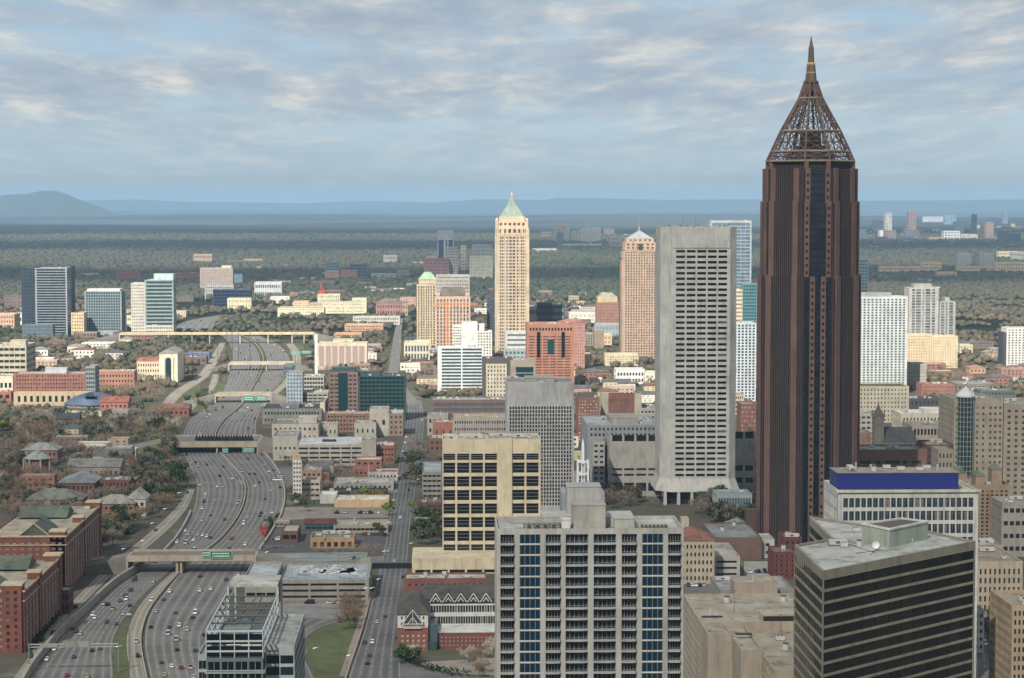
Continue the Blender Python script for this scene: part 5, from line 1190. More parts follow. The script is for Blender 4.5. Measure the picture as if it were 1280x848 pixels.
# ---- centre
def grey_tower():
    r, W_, D, z = B('office_tower', 'grey office tower with blank ribbed crown and narrow windows', 634, 717.5, 478, 648, 42, 'adacaa', 22, 27, .56, .74, glass='1a1b1e', roofc='8a8984', mt_=16, mb_=8, ret=True, nu=6, rec=.7, cap=None, pent=[(.28, .72, .2, .7, 2.2, '9b9a95')])
    hx = W_/2; f_ = MB()
    for k in range(45):
        x = -hx+W_*(k+.5)/45; f_.box(x-.12, x+.12, -.22, -.01, z-14.5, z-.4)
    f_.build('ribbed_crown', mat('afaeab', 'wall'), r); f_ = MB()
    for k in range(23):
        x = -hx+W_*.03+(W_*.94)*k/22; f_.box(x-.22, x+.22, -.45, -.01, 0, z-15.2)
    f_.build('rib_panel', mat('afaeab', 'wall'), r)
grey_tower()
B('office_building', 'low long office with yellow roof strip behind the cream tower', 566, 634, 522, 560, 36, '9b9388', 22, 4, .5, .4, roofc='a59468', nu=3)
B('brick_building', 'blank brick block by the avenue north of the garage', 541, 568, 528, 552, 24, '9a5c44', 3, 1, .2, .2, roofc='a19c90', cat='building')
B('office_building', 'white edged flat block at the avenue bend', 534, 560, 519, 545, 24, '9c9789', 4, 2, .4, .4)
B('brick_building', 'brown brick low block on the east pavement of the avenue', 536, 570, 548, 566, 24, '7d5245', 5, 2, .4, .4, cat='building')
B('school', 'long dark brick and glass school with curved grey roof', 539, 634, 500, 524, 36, '6b5550', 30, 3, .7, .6, glass='3d4950', roofc='8b8d89', mt_=2, nu=6)
B('apartment_tower', 'white apartment slab with teal balcony bands and blue edge', 547, 604, 434, 492, 22, 'c9cdcb', 2, 13, .93, .62, glass='5b7078', gk='mirror', mt_=1, mb_=3, roofc='c4c4bc', ms=4, cols=[(.09, .515), (.545, .97)])
def framed_hotel():
    r, W_, D, z = B('hotel', 'dark framed hotel with beige window grid', 603, 640, 448, 500, 26, '4d4844', 0, 0, roofc='4d4844', nu=2, ret=True)
    a = MB(); Q = rect(-W_/2+W_*.12, -W_/2+W_*.82, -1.2, -.02)
    facade(a, [], Q[0], Q[1], 0, z-6, dict(n=6, f=.42, m=1), dict(n=8, f=.55, m=3, m2=1), .3, bake=True)
    for i in (1, 3): facade(a, [], Q[i], Q[(i+1) % 4], 0, z-6, None, None)
    a.poly([(*p, z-6) for p in Q]); a.build('window_grid', [mat('b3a98f', 'wall'), mat('3e463f', 'glass')], r)
framed_hotel()
B('office_building', 'taupe block with a recessed teal window right of the dark framed hotel', 638, 669, 450, 500, 26, '8b7f70', 0, 0, cols=[(.22, .93)], rows=[(8, 14), (15, 21), (22, 28), (29, 35)], glass='26494f', roofc='8b8a83', gk='mirror')
B('plant_house', 'teal steel plant house on the roof edge behind the hotel', 630, 661, 437, 452, 22, '8d9c9b', 6, 2, .6, .5, glass='3e5353', cat='building', nu=3)
def red_tower():
    r, W_, D, z = B('office_tower', 'red brick tower with a row of square openings at its top', 659, 718, 405, 489, 46, 'a5694c', 12, 17, .8, .36, glass='3a2b2a', mt_=13, mb_=9, roofc='b06a50', ret=True, nu=4, cols=[(.03+.152*i, .03+.152*i+.125) for i in range(6)])
    hx = W_/2; a = MB()
    for k in range(14): x = -hx+2+(W_-4)*(k+.5)/14; a.box(x-1.0, x+1.0, -.2, .0, z-7.5, z-4.5)
    a.build('opening_row', mat('1c1c1e', 'glass'), r)
    for x in (-hx*.52, hx*.52): a = MB(); a.box(x-1.8, x+1.8, -.6, -.01, z*.5, z-9); a.build('glass_strip', mat('1c2e30', 'mirror'), r)
    a = MB(); a.box(-3.6, 3.6, -.7, -.01, z*.55, z*.76); a.build('centre_window', mat('28585a', 'mirror'), r)
    a = MB(); t_ = [(4.5*math.cos(q), 4.5*math.sin(q)) for q in np.linspace(0, math.pi, 9)]; a.v = [(x, -.7, z*.16+y) for x, y in t_]; a.f = [tuple(range(9))]; a.m = [0]; a.build('arched_window', mat('22282b', 'glass'), r)
red_tower()
B('office_tower', 'pink stone tower just behind the red brick one', 700, 731, 403, 462, 30, 'b07a6a', 10, 14, .4, .45, glass='6b4c4a', cap='hip', pent=4, capc='a86a60')
B('hotel', 'brown brick hotel with grey roof behind the grey tower', 722, 748, 497, 553, 30, '7e5444', 7, 13, .42, .45, glass='b3a791', roofc='66625c', mt_=2, nu=4, pent=[(.1, .8, .2, .8, 3, '5a5550')])
B('hotel', 'cream cornered brick hotel with a blue roof arcade', 752, 802, 500, 548, 26, 'a39a86', 4, 8, .0001, .4, roofc='3a4c60', mt_=2, nu=3, cols=[(.17, .82)], rows=[(6, 40)], glass='7a4c3e', gk='wall', pent=[(.02, .98, .1, .9, 4, '2f3d4e')])
B('brick_building', 'grey low block east of the blue roofed hotel', 800, 828, 510, 548, 34, '98958c', 6, 5, .6, .35, cat='building')
B('office_building', 'broad stepped grey office with glazed roof behind the lattice mast', 734, 822, 531, 600, 70, '8c9294', 16, 9, .5, .5, glass='2f3d44', roofc='a3a9aa', nu=6, pent=[(.35, .75, .2, .7, 4, '968f86')])
B('office_building', 'windowless grey block with a slot row before the white tower', 762, 826, 556, 622, 46, 'a09d95', 4, 1, .82, .09, rows=[(4, 10), (15, 16.5), (19, 20.5), (40, 44.5)], glass='17181a', roofc='8d9294', nu=6)
B('office_building', 'white stepped wing with dark slots left of the windowless block', 741, 756, 552, 618, 30, 'a5a49d', 2, 9, .6, .4, glass='1c1d1f', nu=1)
B('office_building', 'grey low wing with slots right of the white tower foot', 916, 944, 560, 614, 40, '9d9a92', 2, 1, .75, .1, rows=[(5, 9), (14, 18), (38, 43)], glass='17181a', roofc='8d8a80', nu=2)
B('house', 'white house with two dark doors among dark trees', 911, 938, 659, 678, 20, 'a7a9a2', 4, 1, .5, .4, cap='hip', pent=4, capc='7f7f78')
B('office_building', 'blue grey glass pavilion beside the tall brown tower foot', 896, 940, 618, 652, 24, '8e9b9c', 12, 2, .8, .6, glass='455a66', roofc='7f8d90', nu=1)
B('old_hotel', 'old beige building with arched top windows and tiled roof', 840, 893, 676, 732, 26, 'aa9d85', 10, 5, .42, .5, glass='1d1c1a', cap='hip', pent=6, capc='8a5742', cat='building')
B('chimney_stack', 'cream chimney block on the tiled roof building', 852, 861, 648, 720, 8, 'b3a88f', 0, 0, nu=0, z0=0, cat='chimney', Y=1222)
B('hall', 'wide grey roofed hall with brown blank wall', 893, 952, 672, 702, 60, '6d5347', 0, 0, roofc='7b7f7f', nu=2)
B('hall', 'white stair block at the end of the brown walled hall', 951, 968, 674, 700, 22, 'a9a89f', 1, 2, .3, .4, nu=1)
B('parking_garage', 'white parking deck with open ramps below the brown hall', 892, 925, 696, 726, 50, 'a29f95', 1, 3, .8, .35, glass='1b1a18', roofc='9b968a', nu=0)
B('brick_building', 'dark red brick corner house with cream lintels', 967, 995, 690, 727, 22, '6b2f29', 4, 5, .42, .5, frame='9d9084', roofc='6a5b52', cat='building')
B('brick_building', 'taller red brick part behind the corner house', 980, 1002, 672, 720, 22, '6b332c', 3, 5, .42, .5, roofc='6b4038', cat='building')
B('grey_block', 'beige lift block on the roofs before the parking deck', 918, 972, 728, 775, 16, '9c8d7a', 0, 0, roofc='a09684', nu=1, cat='building')
B('office_building', 'low flat grey roofs behind the beige lift block', 900, 992, 737, 768, 40, '88857c', 8, 2, .4, .4, roofc='8f9394', nu=6)
def beige_deck():
    z = 52.0; root = empty('parking_garage', (120, 742, 0), 'large beige concrete garage with stepped roof decks near the frame bottom', 'parking garage'); m = mat('a0937f', 'wall', .95); gl = mat('17150f', 'glass'); occ_rect(97, 160, 742, 872)
    def blk(name, x0, x1, y0, y1, zt, fw=None, hxr='9a917c', openf=None):
        P = rect(x0-120, x1-120, y0-742, y1-742); mb = MB(); wn = []
        for i, (A, C_) in enumerate(zip(P, P[1:]+P[:1])):
            Lw = math.hypot(C_[0]-A[0], C_[1]-A[1])
            sp_ = dict(n=int(Lw/3.2), f=.6, m=1) if (fw and i in fw) else None; facade(mb, wn, A, C_, 0, zt, sp_, dict(n=int(zt/3.4), f=.55, m=1, m2=1.2) if sp_ else None, .6)
        roof_on(root, P, zt, hxr, 1.1, mb=mb, t_=.6); mb.build(name, m, root); return wn
    w1 = blk('upper_deck', 98.6, 150, 812, 871, z, (3,)); w2 = blk('lower_deck', 116, 152, 742, 811.9, z-3.2, (3,)); w3 = blk('stair_tower', 98.8, 108, 790, 811.9, z-.2); w4 = blk('stair_tower', 108.1, 115.9, 768, 811.9, z-1.5)
    put_windows(root, w1+w2, gl)
    a = MB(); a.box(3, 22, 76, 84, z-1.05, z+1.6); a.build('ramp_hood', m, root); b_ = MB(); b_.box(3.6, 21.4, 75.8, 75.98, z-1.0, z+.9); b_.build('ramp_opening', mat('15130f', 'wall'), root)
    for (x, y, w_, d_) in ((-19, 84, 8, 1.6), (-10.5, 50, 6, 2)): b_ = MB(); b_.box(x, x+w_, y, y+d_, z-1, z-.6); b_.build('roof_grate', mat('26282b', 'wall'), root)
    units(root, -20, 30, 78, 128, z-1.1, 5, 6); units(root, -2, 30, 4, 60, z-4.3, 4, 8)
    for (x, y) in ((8, 60), (14, 30), (-5, 95), (20, 90)):
        t_ = MB(); t_.tube((0, 0, 0), (0, 0, 8.5), .1, .06, 5); t_.box(-.7, .7, -.12, .12, 8.4, 8.6); o = t_.build('lamp_post', mat('4b4b47', 'metal'), root); o.location = (x, y, z-4 if y < 69 else z-1.1)
beige_deck()
# ---- right side
def blue_top():
    r, W_, D, z = B('office_building', 'white gridded office with a solid blue box on its roof', 1047, 1222, 613, 800, 36, 'b4b6b1', 22, 14, .80, .72, glass='2c353d', Y=935, mt_=2.6, mb_=2, roofc='b5ac86', mx=2, frame='565c60', ret=True, nu=0, ms=2.0, nside=10, rec=.5)
    a = MB(); a.box(-W_/2+1, W_/2-7, 8, D-9, z-.9, z+6.6); a.build('blue_box', mat('14246b', 'paint', rough=.5), r)
    a = MB(); a.box(-W_/2+.8, W_/2-6.8, 7.8, D-8.8, z+6.6, z+6.9); a.build('blue_box_roof', mat('8d8573', 'roof'), r)
    c_ = MB(); c_.box(-W_/2-.9, W_/2+.9, -.9, -.02, z-.9, z+.3); c_.build('cornice', mat('b7b49f', 'wall'), r)
    units(r, -26, 24, 10, D-11, z+6.9, 9, 4)
blue_top()
B('office_building', 'beige office with tall narrow window columns at the east', 1221, 1278, 702, 775, 60, 'a8987f', 9, 5, .42, .62, glass='2b2825', roofc='8b7c68', mt_=3, mb_=2, rec=.9)
B('office_building', 'beige plant block with roof fans behind the east office', 1219, 1252, 682, 775, 24, '9d8d77', 0, 0, roofc='94866f', Y=1215)
B('office_building', 'tan window grid building cut by the right frame edge', 1263, 1330, 757, 1010, 30, 'a08a6a', 12, 22, .5, .55, glass='2a2622', roofc='8d7d64', Y=735)
B('office_building', 'narrow white building squeezed beside the dark glass block', 1205, 1230, 762, 821, 24, 'a9a9a4', 4, 5, .5, .5, glass='22262a')
B('apartment_house', 'brown apartment block with white balcony lines', 1071, 1158, 562, 640, 30, '7d5a4a', 9, 9, .7, .55, glass='2b3430', mt_=7, roofc='8f9290', cat='apartments', nu=5, cols=[(.03, .2), (.27, .34), (.4, .62), (.66, .72), (.78, .92)])
B('brick_building', 'dark brown brick block beside the balcony apartments', 1158, 1192, 556, 640, 30, '5e3d36', 6, 9, .35, .4, roofc='8a8372', cat='building')
B('stone_building', 'grey stone block in front of the beige turret tower', 1172, 1191, 562, 660, 20, '8d8570', 4, 8, .4, .5, cat='building')
B('office_building', 'beige block with black square openings left of the steeple side', 1140, 1194, 532, 580, 40, '9f9583', 12, 3, .6, .4, rows=[(14, 18), (22, 27)], glass='17181a', roofc='8b8375', nu=2)
B('hall', 'long white roofed hall lit by sun behind the steeple', 1126, 1190, 517, 545, 40, 'c4b89b', 14, 2, .4, .35, roofc='c9c7bf', pent=[(.5, .98, .2, .8, 3, 'c9c7bf')])
B('apartment_house', 'white flats with balconies beside the brown tower', 1069, 1102, 517, 575, 26, 'b5b1a2', 5, 8, .7, .42, glass='3a3d3b', cat='apartments')
B('brick_building', 'pink brown blank wall block below the white flats', 1068, 1089, 541, 600, 26, '8e6a5d', 0, 0, cat='building')
def church():
    x, y = G(1112, 580); root = empty('church', (x, y, 0), 'dark stone church with a pointed spire and steep roof', 'church'); m = mat('6b665b', 'wall'); occ_rect(x-22, x+22, y, y+40)
    s_ = y/FP; _, zt = V(1107, 505, y); _, zs = V(1107, 522, y)
    a = MB(); q = rect(-12, -4, 4, 12); a.prism(q, 0, zs); a.build('tower', m, root); a = MB(); a.pyramid(poly_inset(q, .4), zs, (-8, 8, zt)); a.build('spire', mat('4f4b42', 'wall'), root)
    for dx in (-12, -4):
        for dy in (4, 12): a = MB(); a.pyramid(rect(dx-1, dx+1, dy-1, dy+1), zs-.1, (dx, dy, zs+6)); a.build('pinnacle', mat('5d584d', 'wall'), root)
    a = MB(); zw = zs*.62; a.prism(rect(-4, 22, 4, 26), 0, zw*.75); a.build('nave', m, root)
    a = MB(); a.v = [(-4.5, 3.5, zw*.75), (22.5, 3.5, zw*.75), (22.5, 26.5, zw*.75), (-4.5, 26.5, zw*.75), (-4.5, 15, zw*.75+11), (22.5, 15, zw*.75+11)]; a.f = [(0, 1, 5, 4), (2, 3, 4, 5), (0, 4, 3), (1, 2, 5)]; a.m = [0]*4; a.build('roof', mat('42474b', 'roof'), root)
church()
def turret_flats():
    r, W_, D, z = B('apartment_tower', 'beige apartment tower with a glass turret under a white cone', 1192, 1253, 499, 640, 46, '9a8d78', 10, 17, .3, .4, glass='45443e', roofc='8b8577', mt_=4, ret=True, nu=4, cols=[(.04, .08), (.09, .13), (.46, .5), (.58, .62), (.72, .77), (.82, .87), (.92, .97)])
    q = [(6.2*math.cos(t_), 6.2*math.sin(t_)) for t_ in np.linspace(0, 2*math.pi, 17)[:-1]]; x = -W_/2+W_*.24
    a = MB(); a.prism([(u+x, v+1.5) for u, v in q], 0, z+1.5); t = a.build('glass_turret', mat('33494b', 'mirror', rough=.2), r)
    g_ = MB()
    for k in range(16): u, v = q[k]; g_.box(u*1.01+x-.14, u*1.01+x+.14, v*1.01+1.36, v*1.01+1.64, 0, z+1.5)
    zz_ = 3
    while zz_ < z: g_.prism([(u*1.03+x, v*1.03+1.5) for u, v in q], zz_, zz_+.3); zz_ += 3.4
    g_.build('turret_mullions', mat('8f958f', 'paint'), t)
    a = MB(); a.frustum([(u*1.12+x, v*1.12+1.5) for u, v in q], z+1.5, [(u*1.12+x, v*1.12+1.5) for u, v in q], z+2.6); a.pyramid([(u*1.12+x, v*1.12+1.5) for u, v in q], z+2.6, (x, 1.5, z+9)); a.build('cone_roof', mat('b9bbb8', 'wall'), r)
    B('apartment_tower', 'beige apartment wing with arched top windows at the east edge', 1254, 1330, 505, 640, 46, '978a76', 8, 17, .42, .45, glass='3f3e38', roofc='8b8577', mt_=3)
turret_flats()
def deco():
    r, W_, D, z = B('apartment_tower', 'tan art deco apartment block with green copper roof pavilions', 1193, 1262, 606, 760, 34, '8c7558', 11, 15, .5, .5, glass='221d18', roofc='8a8470', ret=True, Y=1300, mt_=3, nu=6)
    for (a, b_, h_) in ((.0, .22, 7), (.38, .55, 5), (.68, .86, 9)):
        q = MB(); Q = rect(-W_/2+a*W_, -W_/2+b_*W_, 2, 12); q.prism(Q, z-1, z+h_); q.build('roof_pavilion', mat('927c5e', 'wall'), r); q = MB(); q.frustum(poly_inset(Q, -.4), z+h_, poly_inset(Q, 2.2), z+h_+3); q.build('copper_roof', mat('66705a', 'roof'), r)
deco()
B('office_building', 'grey office with stepped sides at the lower east', 1252, 1300, 628, 700, 26, '8f8a80', 6, 4, .7, .35, glass='1e1f20')
B('house', 'blue gabled chapel roof among the trees on the east side', 1250, 1280, 640, 668, 22, '4c4a44', 3, 2, .3, .3, cap='gable', pent=8, capc='3a4856')
B('house', 'red gabled brick house below the blue chapel roof', 1258, 1276, 677, 694, 18, '7e3a2f', 3, 2, .3, .3, cap='gable', pent=7, capc='6e3a33')
# right mid distance
def glass_flats():
    for (label, x0, x1, yt, yb, wall, nx, ny, gl, bal) in (('tall white and glass apartment tower right of the brown tower', 1071, 1134, 371, 494, 'b9c0bd', 12, 36, '52666d', None),):
        B('apartment_tower', label, x0, x1, yt, yb, 30, wall, nx, ny, .55, .6, glass=gl, gk='mirror', roofc='9ba09d', mt_=2, mb_=2, pent=[(.0, .7, .2, .8, 4, '8d9492')])
    B('garden_deck', 'cream base storeys with a planted deck under the glass apartment tower', 1068, 1136, 483, 540, 40, 'bbb195', 15, 8, .4, .45, glass='3f3f3a', mt_=1.5, roofc='5c5c38', nu=0, Y=2050, cat='podium')
glass_flats()
B('apartment_tower', 'grey twin ribbed apartment tower, the taller of the pair', 1136, 1173, 360, 455, 30, 'a5a59f', 12, 26, .5, .7, glass='55595c', cols=[(.1, .2), (.24, .4), (.46, .5), (.56, .72), (.78, .88)], roofc='9b9b95', pent=[(.2, .8, .2, .8, 5, '9d9d97')])
B('apartment_tower', 'shorter grey ribbed apartment tower of the pair', 1174, 1194, 377, 455, 28, '9d9c95', 6, 22, .5, .7, glass='55595c', cols=[(.1, .3), (.4, .5), (.62, .85)], roofc='9b9b95', pent=[(.4, .7, .2, .8, 5, '9d9d97')])
B('apartment_tower', 'sunlit yellow apartment slab with stepped front', 1134, 1164, 418, 462, 26, 'cdb68c', 9, 11, .4, .45, glass='6e5a40', roofc='cfb88a')
B('apartment_tower', 'sunlit yellow apartment slab, the wider right hand part', 1164.5, 1197, 420, 462, 26, 'd0bb90', 10, 11, .35, .45, glass='6e5a40', roofc='cfb88a')
B('office_building', 'grey plain block below the yellow apartment slabs', 1132, 1158, 455, 488, 30, '9d9a8c', 9, 7, .4, .3, glass='5a594f')
B('apartment_tower', 'white balcony tower at the right frame edge', 1258, 1300, 410, 462, 28, 'd6d2c4', 9, 15, .5, .55, glass='4c565c', nu=2)
B('apartment_tower', 'dark narrow side of the white balcony tower', 1254, 1258, 416, 462, 26, '3f474b', 0, 0, nu=0, cat='tower')
B('brick_building', 'orange brick flats beneath the white balcony tower', 1252, 1300, 461, 476, 22, 'a0705c', 9, 3, .4, .4, cat='building')
B('brick_building', 'rusty brick terrace behind bare trees on the right', 1152, 1194, 480, 500, 26, '93604c', 14, 3, .35, .3, roofc='8e5641', cat='building')
B('office_building', 'low dark roofed market hall right of the rusty terrace', 1196, 1248, 480, 497, 44, '6e675b', 10, 2, .5, .4, roofc='7e8385')
B('office_building', 'green glass low office behind the turret tower', 1225, 1270, 488, 505, 26, '55605a', 10, 2, .6, .5, glass='26403c', roofc='6f7573')
B('hall', 'dark slate roofed hall right of the cream base storeys', 1136, 1190, 498, 520, 26, '494a4c', 10, 2, .3, .4, roofc='3c4044')
B('house', 'orange roofed house in the trees by the yellow slabs', 1212, 1232, 460, 469, 20, 'b98a6a', 4, 1, .4, .4, cap='hip', pent=3, capc='b3765a')
B('house', 'cream villa in the dark woods near the right edge', 1200, 1216, 431, 443, 20, 'c4b692', 4, 2, .4, .4)
B('office_tower', 'teal topped dark tower peeking from behind the brown tower', 1066, 1085, 324, 400, 30, '3f5a5e', 5, 18, .8, .6, glass='2b484e', gk='mirror', roofc='b9bcb5')
B('office_tower', 'blue and white banded apartment tower between white and brown towers', 916, 945, 404, 503, 30, 'b3bcc0', 6, 26, .6, .62, glass='3d5163', gk='mirror', roofc='97a2a8')
B('office_tower', 'tan banded office block just right of the white tower', 917, 930, 362, 440, 30, 'c9b99b', 6, 15, .8, .4, glass='5f564c')
B('office_tower', 'teal glass tower left of the brown tower', 928, 946, 355, 440, 28, '5b8188', 5, 20, .9, .7, glass='3f7a82', gk='mirror', roofc='8fa6a8')
B('office_tower', 'pale blue glass tower topping out behind the white tower', 888, 939, 276, 430, 40, '99a6ac', 8, 34, .95, .8, glass='7c8f9c', gk='mirror', roofc='c2ced2', mt_=3)
B('brick_building', 'red brick slab between the white and brown towers', 926, 945, 505, 560, 26, '875548', 6, 9, .4, .4, glass='b0a595', cat='building')
B('office_building', 'tan low building with black openings right of the white tower', 916, 930, 493, 520, 26, 'b3a489', 5, 4, .5, .4)
# ---- mid distance centre
def pyramid_tower():
    yb = 446; Y = Yof(yb); r, W_, D, z = B('skyscraper', 'tan tower with green copper pyramid and small gold tip', 619.5, 661, 294, yb, 46, 'bfa98a', 10, 36, .55, .58, glass='40423f', mt_=1.5, mb_=4, ret=True, cap='hip', pent=.1, capc='b59c77', ms=2.6, cols=[(.10, .175), (.195, .27), (.32, .395), (.415, .49), (.52, .595), (.615, .69), (.73, .805), (.825, .90)])
    hx = W_/2; m = mat('c9af8a', 'wall'); gm = mat('3a3836', 'glass')
    def z_(py): return V(640, py, Y)[1]
    def tier(y0, y1, ins, nx, ny, nm='upper_stage'):
        q = MB(); Q = rect(-hx+ins, hx-ins, ins, D-ins)
        for A, C_ in zip(Q, Q[1:]+Q[:1]): facade(q, [], A, C_, z_(y0), z_(y1), dict(n=nx, f=.5, m=2), dict(n=ny, f=.55, m=.8), .5, bake=True)
        q.poly([(*p, z_(y1)) for p in Q]); q.build(nm, [m, gm], r); return Q
    tier(294, 284, .6, 6, 1); tier(284, 277, 2.2, 6, 1); Q = tier(277, 271, 5.5, 1, 0)
    for k in range(9):
        q = MB(); x = -hx+2*hx*k/8; q.box(x-.5, x+.5, -.7, -.02, 0, z_(286)); q.build('pilaster', m, r)
    for sx_ in (-1, 1):
        for sy_ in (0, 1): q = MB(); x = sx_*(hx-2.4); y = 2.4+sy_*(D-4.8); q.prism(rect(x-1.5, x+1.5, y-1.5, y+1.5), z_(284)-1, z_(276)); q.pyramid(rect(x-1.7, x+1.7, y-1.7, y+1.7), z_(276), (x, y, z_(272))); q.build('corner_turret', m, r)
    Qp = poly_inset(Q, 1.0); c_ = poly_inset(Q, (hx-5.5)-1.3); q = MB(); mid_ = poly_inset(Q, (hx-5.5)*.62); q.frustum(Qp, z_(271), mid_, z_(257), top=False); q.frustum(mid_, z_(257), c_, z_(246.5)); q.build('copper_pyramid', mat('89a08f', 'wall', .85), r)
    q = MB(); q.prism(c_, z_(246.5), z_(244)); q.pyramid(c_, z_(244), (0, D/2, z_(239))); q.build('gold_tip', mat('e2b45a', 'metal', rough=.25), r)
pyramid_tower()
def spire_tower():
    yb = 452; Y = Yof(yb); r, W_, D, z = B('skyscraper', 'orange tan tower with slate pyramid and thin spire left of the white tower', 779, 822, 313, yb, 44, 'b3957a', 12, 40, .5, .6, glass='2f2a28', mt_=1.5, mb_=4, ret=True, cap='hip', pent=.1, capc='b08a6e', ms=2)
    hx = W_/2; m = mat('b3957a', 'wall'); gm = mat('3a3836', 'glass')
    def z_(py): return V(803, py, Y)[1]
    for (y0, y1, ins, n) in ((313, 303, 2, 6), (303, 298, 5, 5)):
        q = MB(); Q = rect(-hx+ins, hx-ins, ins, D-ins)
        for A, C_ in zip(Q, Q[1:]+Q[:1]): facade(q, [], A, C_, z_(y0), z_(y1), dict(n=n, f=.45, m=1.5), dict(n=2 if n == 6 else 1, f=.5, m=.8), .5, bake=True)
        q.poly([(*p, z_(y1)) for p in Q]); q.build('upper_stage', [m, gm], r)
    q = MB(); q.box(-2.6, 2.6, .9, 1.9, z_(318), z_(305)); q.build('tall_window', gm, r)
    Q = rect(-hx+7, hx-7, 7, D-7); q = MB(); q.pyramid(Q, z_(298), (0, D/2, z_(288))); q.build('slate_pyramid', mat('8c97a0', 'wall'), r)
    q = MB(); q.tube((0, D/2, z_(291)), (0, D/2, z_(284)), 1.6, 1.0); q.tube((0, D/2, z_(284)), (0, D/2, z_(271)), .7, .25); q.build('spire', mat('a38474', 'wall'), r)
    for x in (-hx-.02, hx+.02): q = MB(); q.box(x-1.2, x+1.2, 6, D-6, 0, z_(326)); q.build('side_wing', m, r)
spire_tower()
B('office_tower', 'dark narrow tower just left of the orange tan tower', 776, 780.5, 322, 450, 30, '4a5058', 2, 26, .7, .5, glass='2b3138', nu=0)
def green_cap():
    r, W_, D, z = B('apartment_tower', 'cream striped tower with pale green hipped cap', 521, 548, 355, 432, 30, 'c4b08a', 7, 22, .6, .75, glass='55483c', mt_=3, ret=True, cap='hip', pent=.1, cols=[(.06, .12), (.18, .26), (.3, .36), (.42, .48), (.52, .58), (.64, .7), (.76, .84), (.9, .95)])
    hx = W_/2; q = MB(); q.prism(rect(-hx+3, hx-3, 3, D-3), z, z+6); q.build('upper_stage', mat('c9b183', 'wall'), r); q = MB(); q.frustum(rect(-hx+2, hx-2, 2, D-2), z+6, rect(-hx+11, hx-11, 11, D-11), z+17); q.build('roof', mat('8fae8c', 'wall'), r)
green_cap()
def brown_roof():
    r, W_, D, z = B('office_tower', 'tan tower with steep dark brown roof behind an orange crane', 544, 588, 370, 440, 36, 'c0a389', 10, 14, .5, .75, glass='4d4643', mt_=4, ret=True, cap='hip', pent=.1)
    hx = W_/2; q = MB(); q.frustum(rect(-hx+5, hx-5, 3, D-3), z, rect(-hx+10, hx-10, 12, D-12), z+12); q.build('roof', mat('6d6154', 'roof'), r)
    for k in (-1, 1): q = MB(); q.prism(rect(k*(hx-4)-3, k*(hx-4)+3, 2, 8), z, z+4); q.build('corner_block', mat('c0a389', 'wall'), r)
brown_roof()
B('office_tower', 'grey office slab behind the brown roofed tower', 545, 587, 344, 432, 30, 'a59f96', 14, 20, .6, .4, glass='5a5a5c', roofc='b7b3a8')
B('apartment_tower', 'white apartment block with blank wall facing the avenue', 566, 577, 407, 450, 24, 'cfcfc4', 4, 12, .8, .5, glass='6d7068', cat='apartments')
B('apartment_tower', 'plain white stepped tower in the middle of the white group', 577, 597, 403, 452, 28, 'd2d2c6', 0, 0, nu=2, cat='apartments')
B('apartment_tower', 'white balcony block, right part of the white group', 596, 615, 414, 452, 26, 'cfcfc4', 5, 10, .6, .5, glass='5d605a', cat='apartments', pent=[(.0, .5, .2, .9, 9, 'd2d2c6')])
B('office_tower', 'dark slim tower standing left of the green pyramid tower', 609, 619, 368, 430, 22, '454d57', 4, 22, .7, .5, glass='2d333b', roofc='8b9096')
B('office_building', 'pale grey office with three window bands', 632, 660, 415, 448, 26, 'bfbfba', 1, 5, .9, .42, glass='5b6065', roofc='a9aaa6')
B('office_building', 'dark glass office block right of the green pyramid tower', 672, 690, 379, 404, 26, '454c54', 6, 7, .8, .6, glass='2c333c', gk='mirror', Y=3050)
B('office_building', 'dark banded glass office joined to the dark block', 690, 706, 382, 403, 26, '3d444b', 1, 6, .9, .5, glass='6b747c', Y=3060)
B('office_building', 'low white block behind the dark glass offices', 661, 672, 383, 404, 24, 'aaa8a2', 4, 4, .6, .4, Y=3100)
def ornate():
    r, W_, D, z = B('hotel', 'ornate brick tower hotel with cream top and a radio mast', 746, 775, 378, 418, 34, '9c6b55', 10, 10, .4, .45, glass='4e3c36', mt_=1, ret=True, nu=0)
    hx = W_/2; q = MB(); q.prism(rect(-hx+2, hx-4, 3, D-3), z-1, z+9); q.build('upper_stage', mat('c2a778', 'wall'), r); q = MB(); q.frustum(rect(-hx+3, hx-6, 4, D-4), z+9, rect(-hx+9, hx-12, 12, D-12), z+15); q.build('roof', mat('8f9a80', 'roof'), r)
    q = MB(); q.tube((-hx+4, 6, z), (-hx+4, 6, z+34), .6, .3, 5); q.build('radio_mast', mat('8a8a88', 'metal'), r)
ornate()
B('apartment_tower', 'far white slab with twin dark slots north of the park', 547, 567, 288, 352, 26, 'aeb5bb', 3, 1, .5, .9, cols=[(.05, .38), (.5, .6), (.68, .95)], rows=[(4, 110)], glass='4d5f78', gk='mirror')
B('apartment_tower', 'far grey balcony tower beside the white slab', 556, 572, 309, 352, 24, 'a9a493', 6, 12, .4, .5)
B('brick_building', 'far red brick slab in front of the slotted white one', 530, 561, 323, 352, 24, '8d5f58', 10, 7, .4, .4, cat='building')
B('apartment_tower', 'far broad white apartment block among dark pines', 587, 616, 320, 352, 26, 'd6cbae', 8, 8, .3, .4, glass='a3977d')
B('apartment_tower', 'far grey upper part behind the broad white block', 590, 615, 306, 345, 24, 'aeb1a9', 7, 8, .6, .5, glass='7d8483')
B('apartment_tower', 'small tan far block east of the balcony tower', 576, 583, 307, 342, 20, 'b8a588', 3, 8, .4, .4)
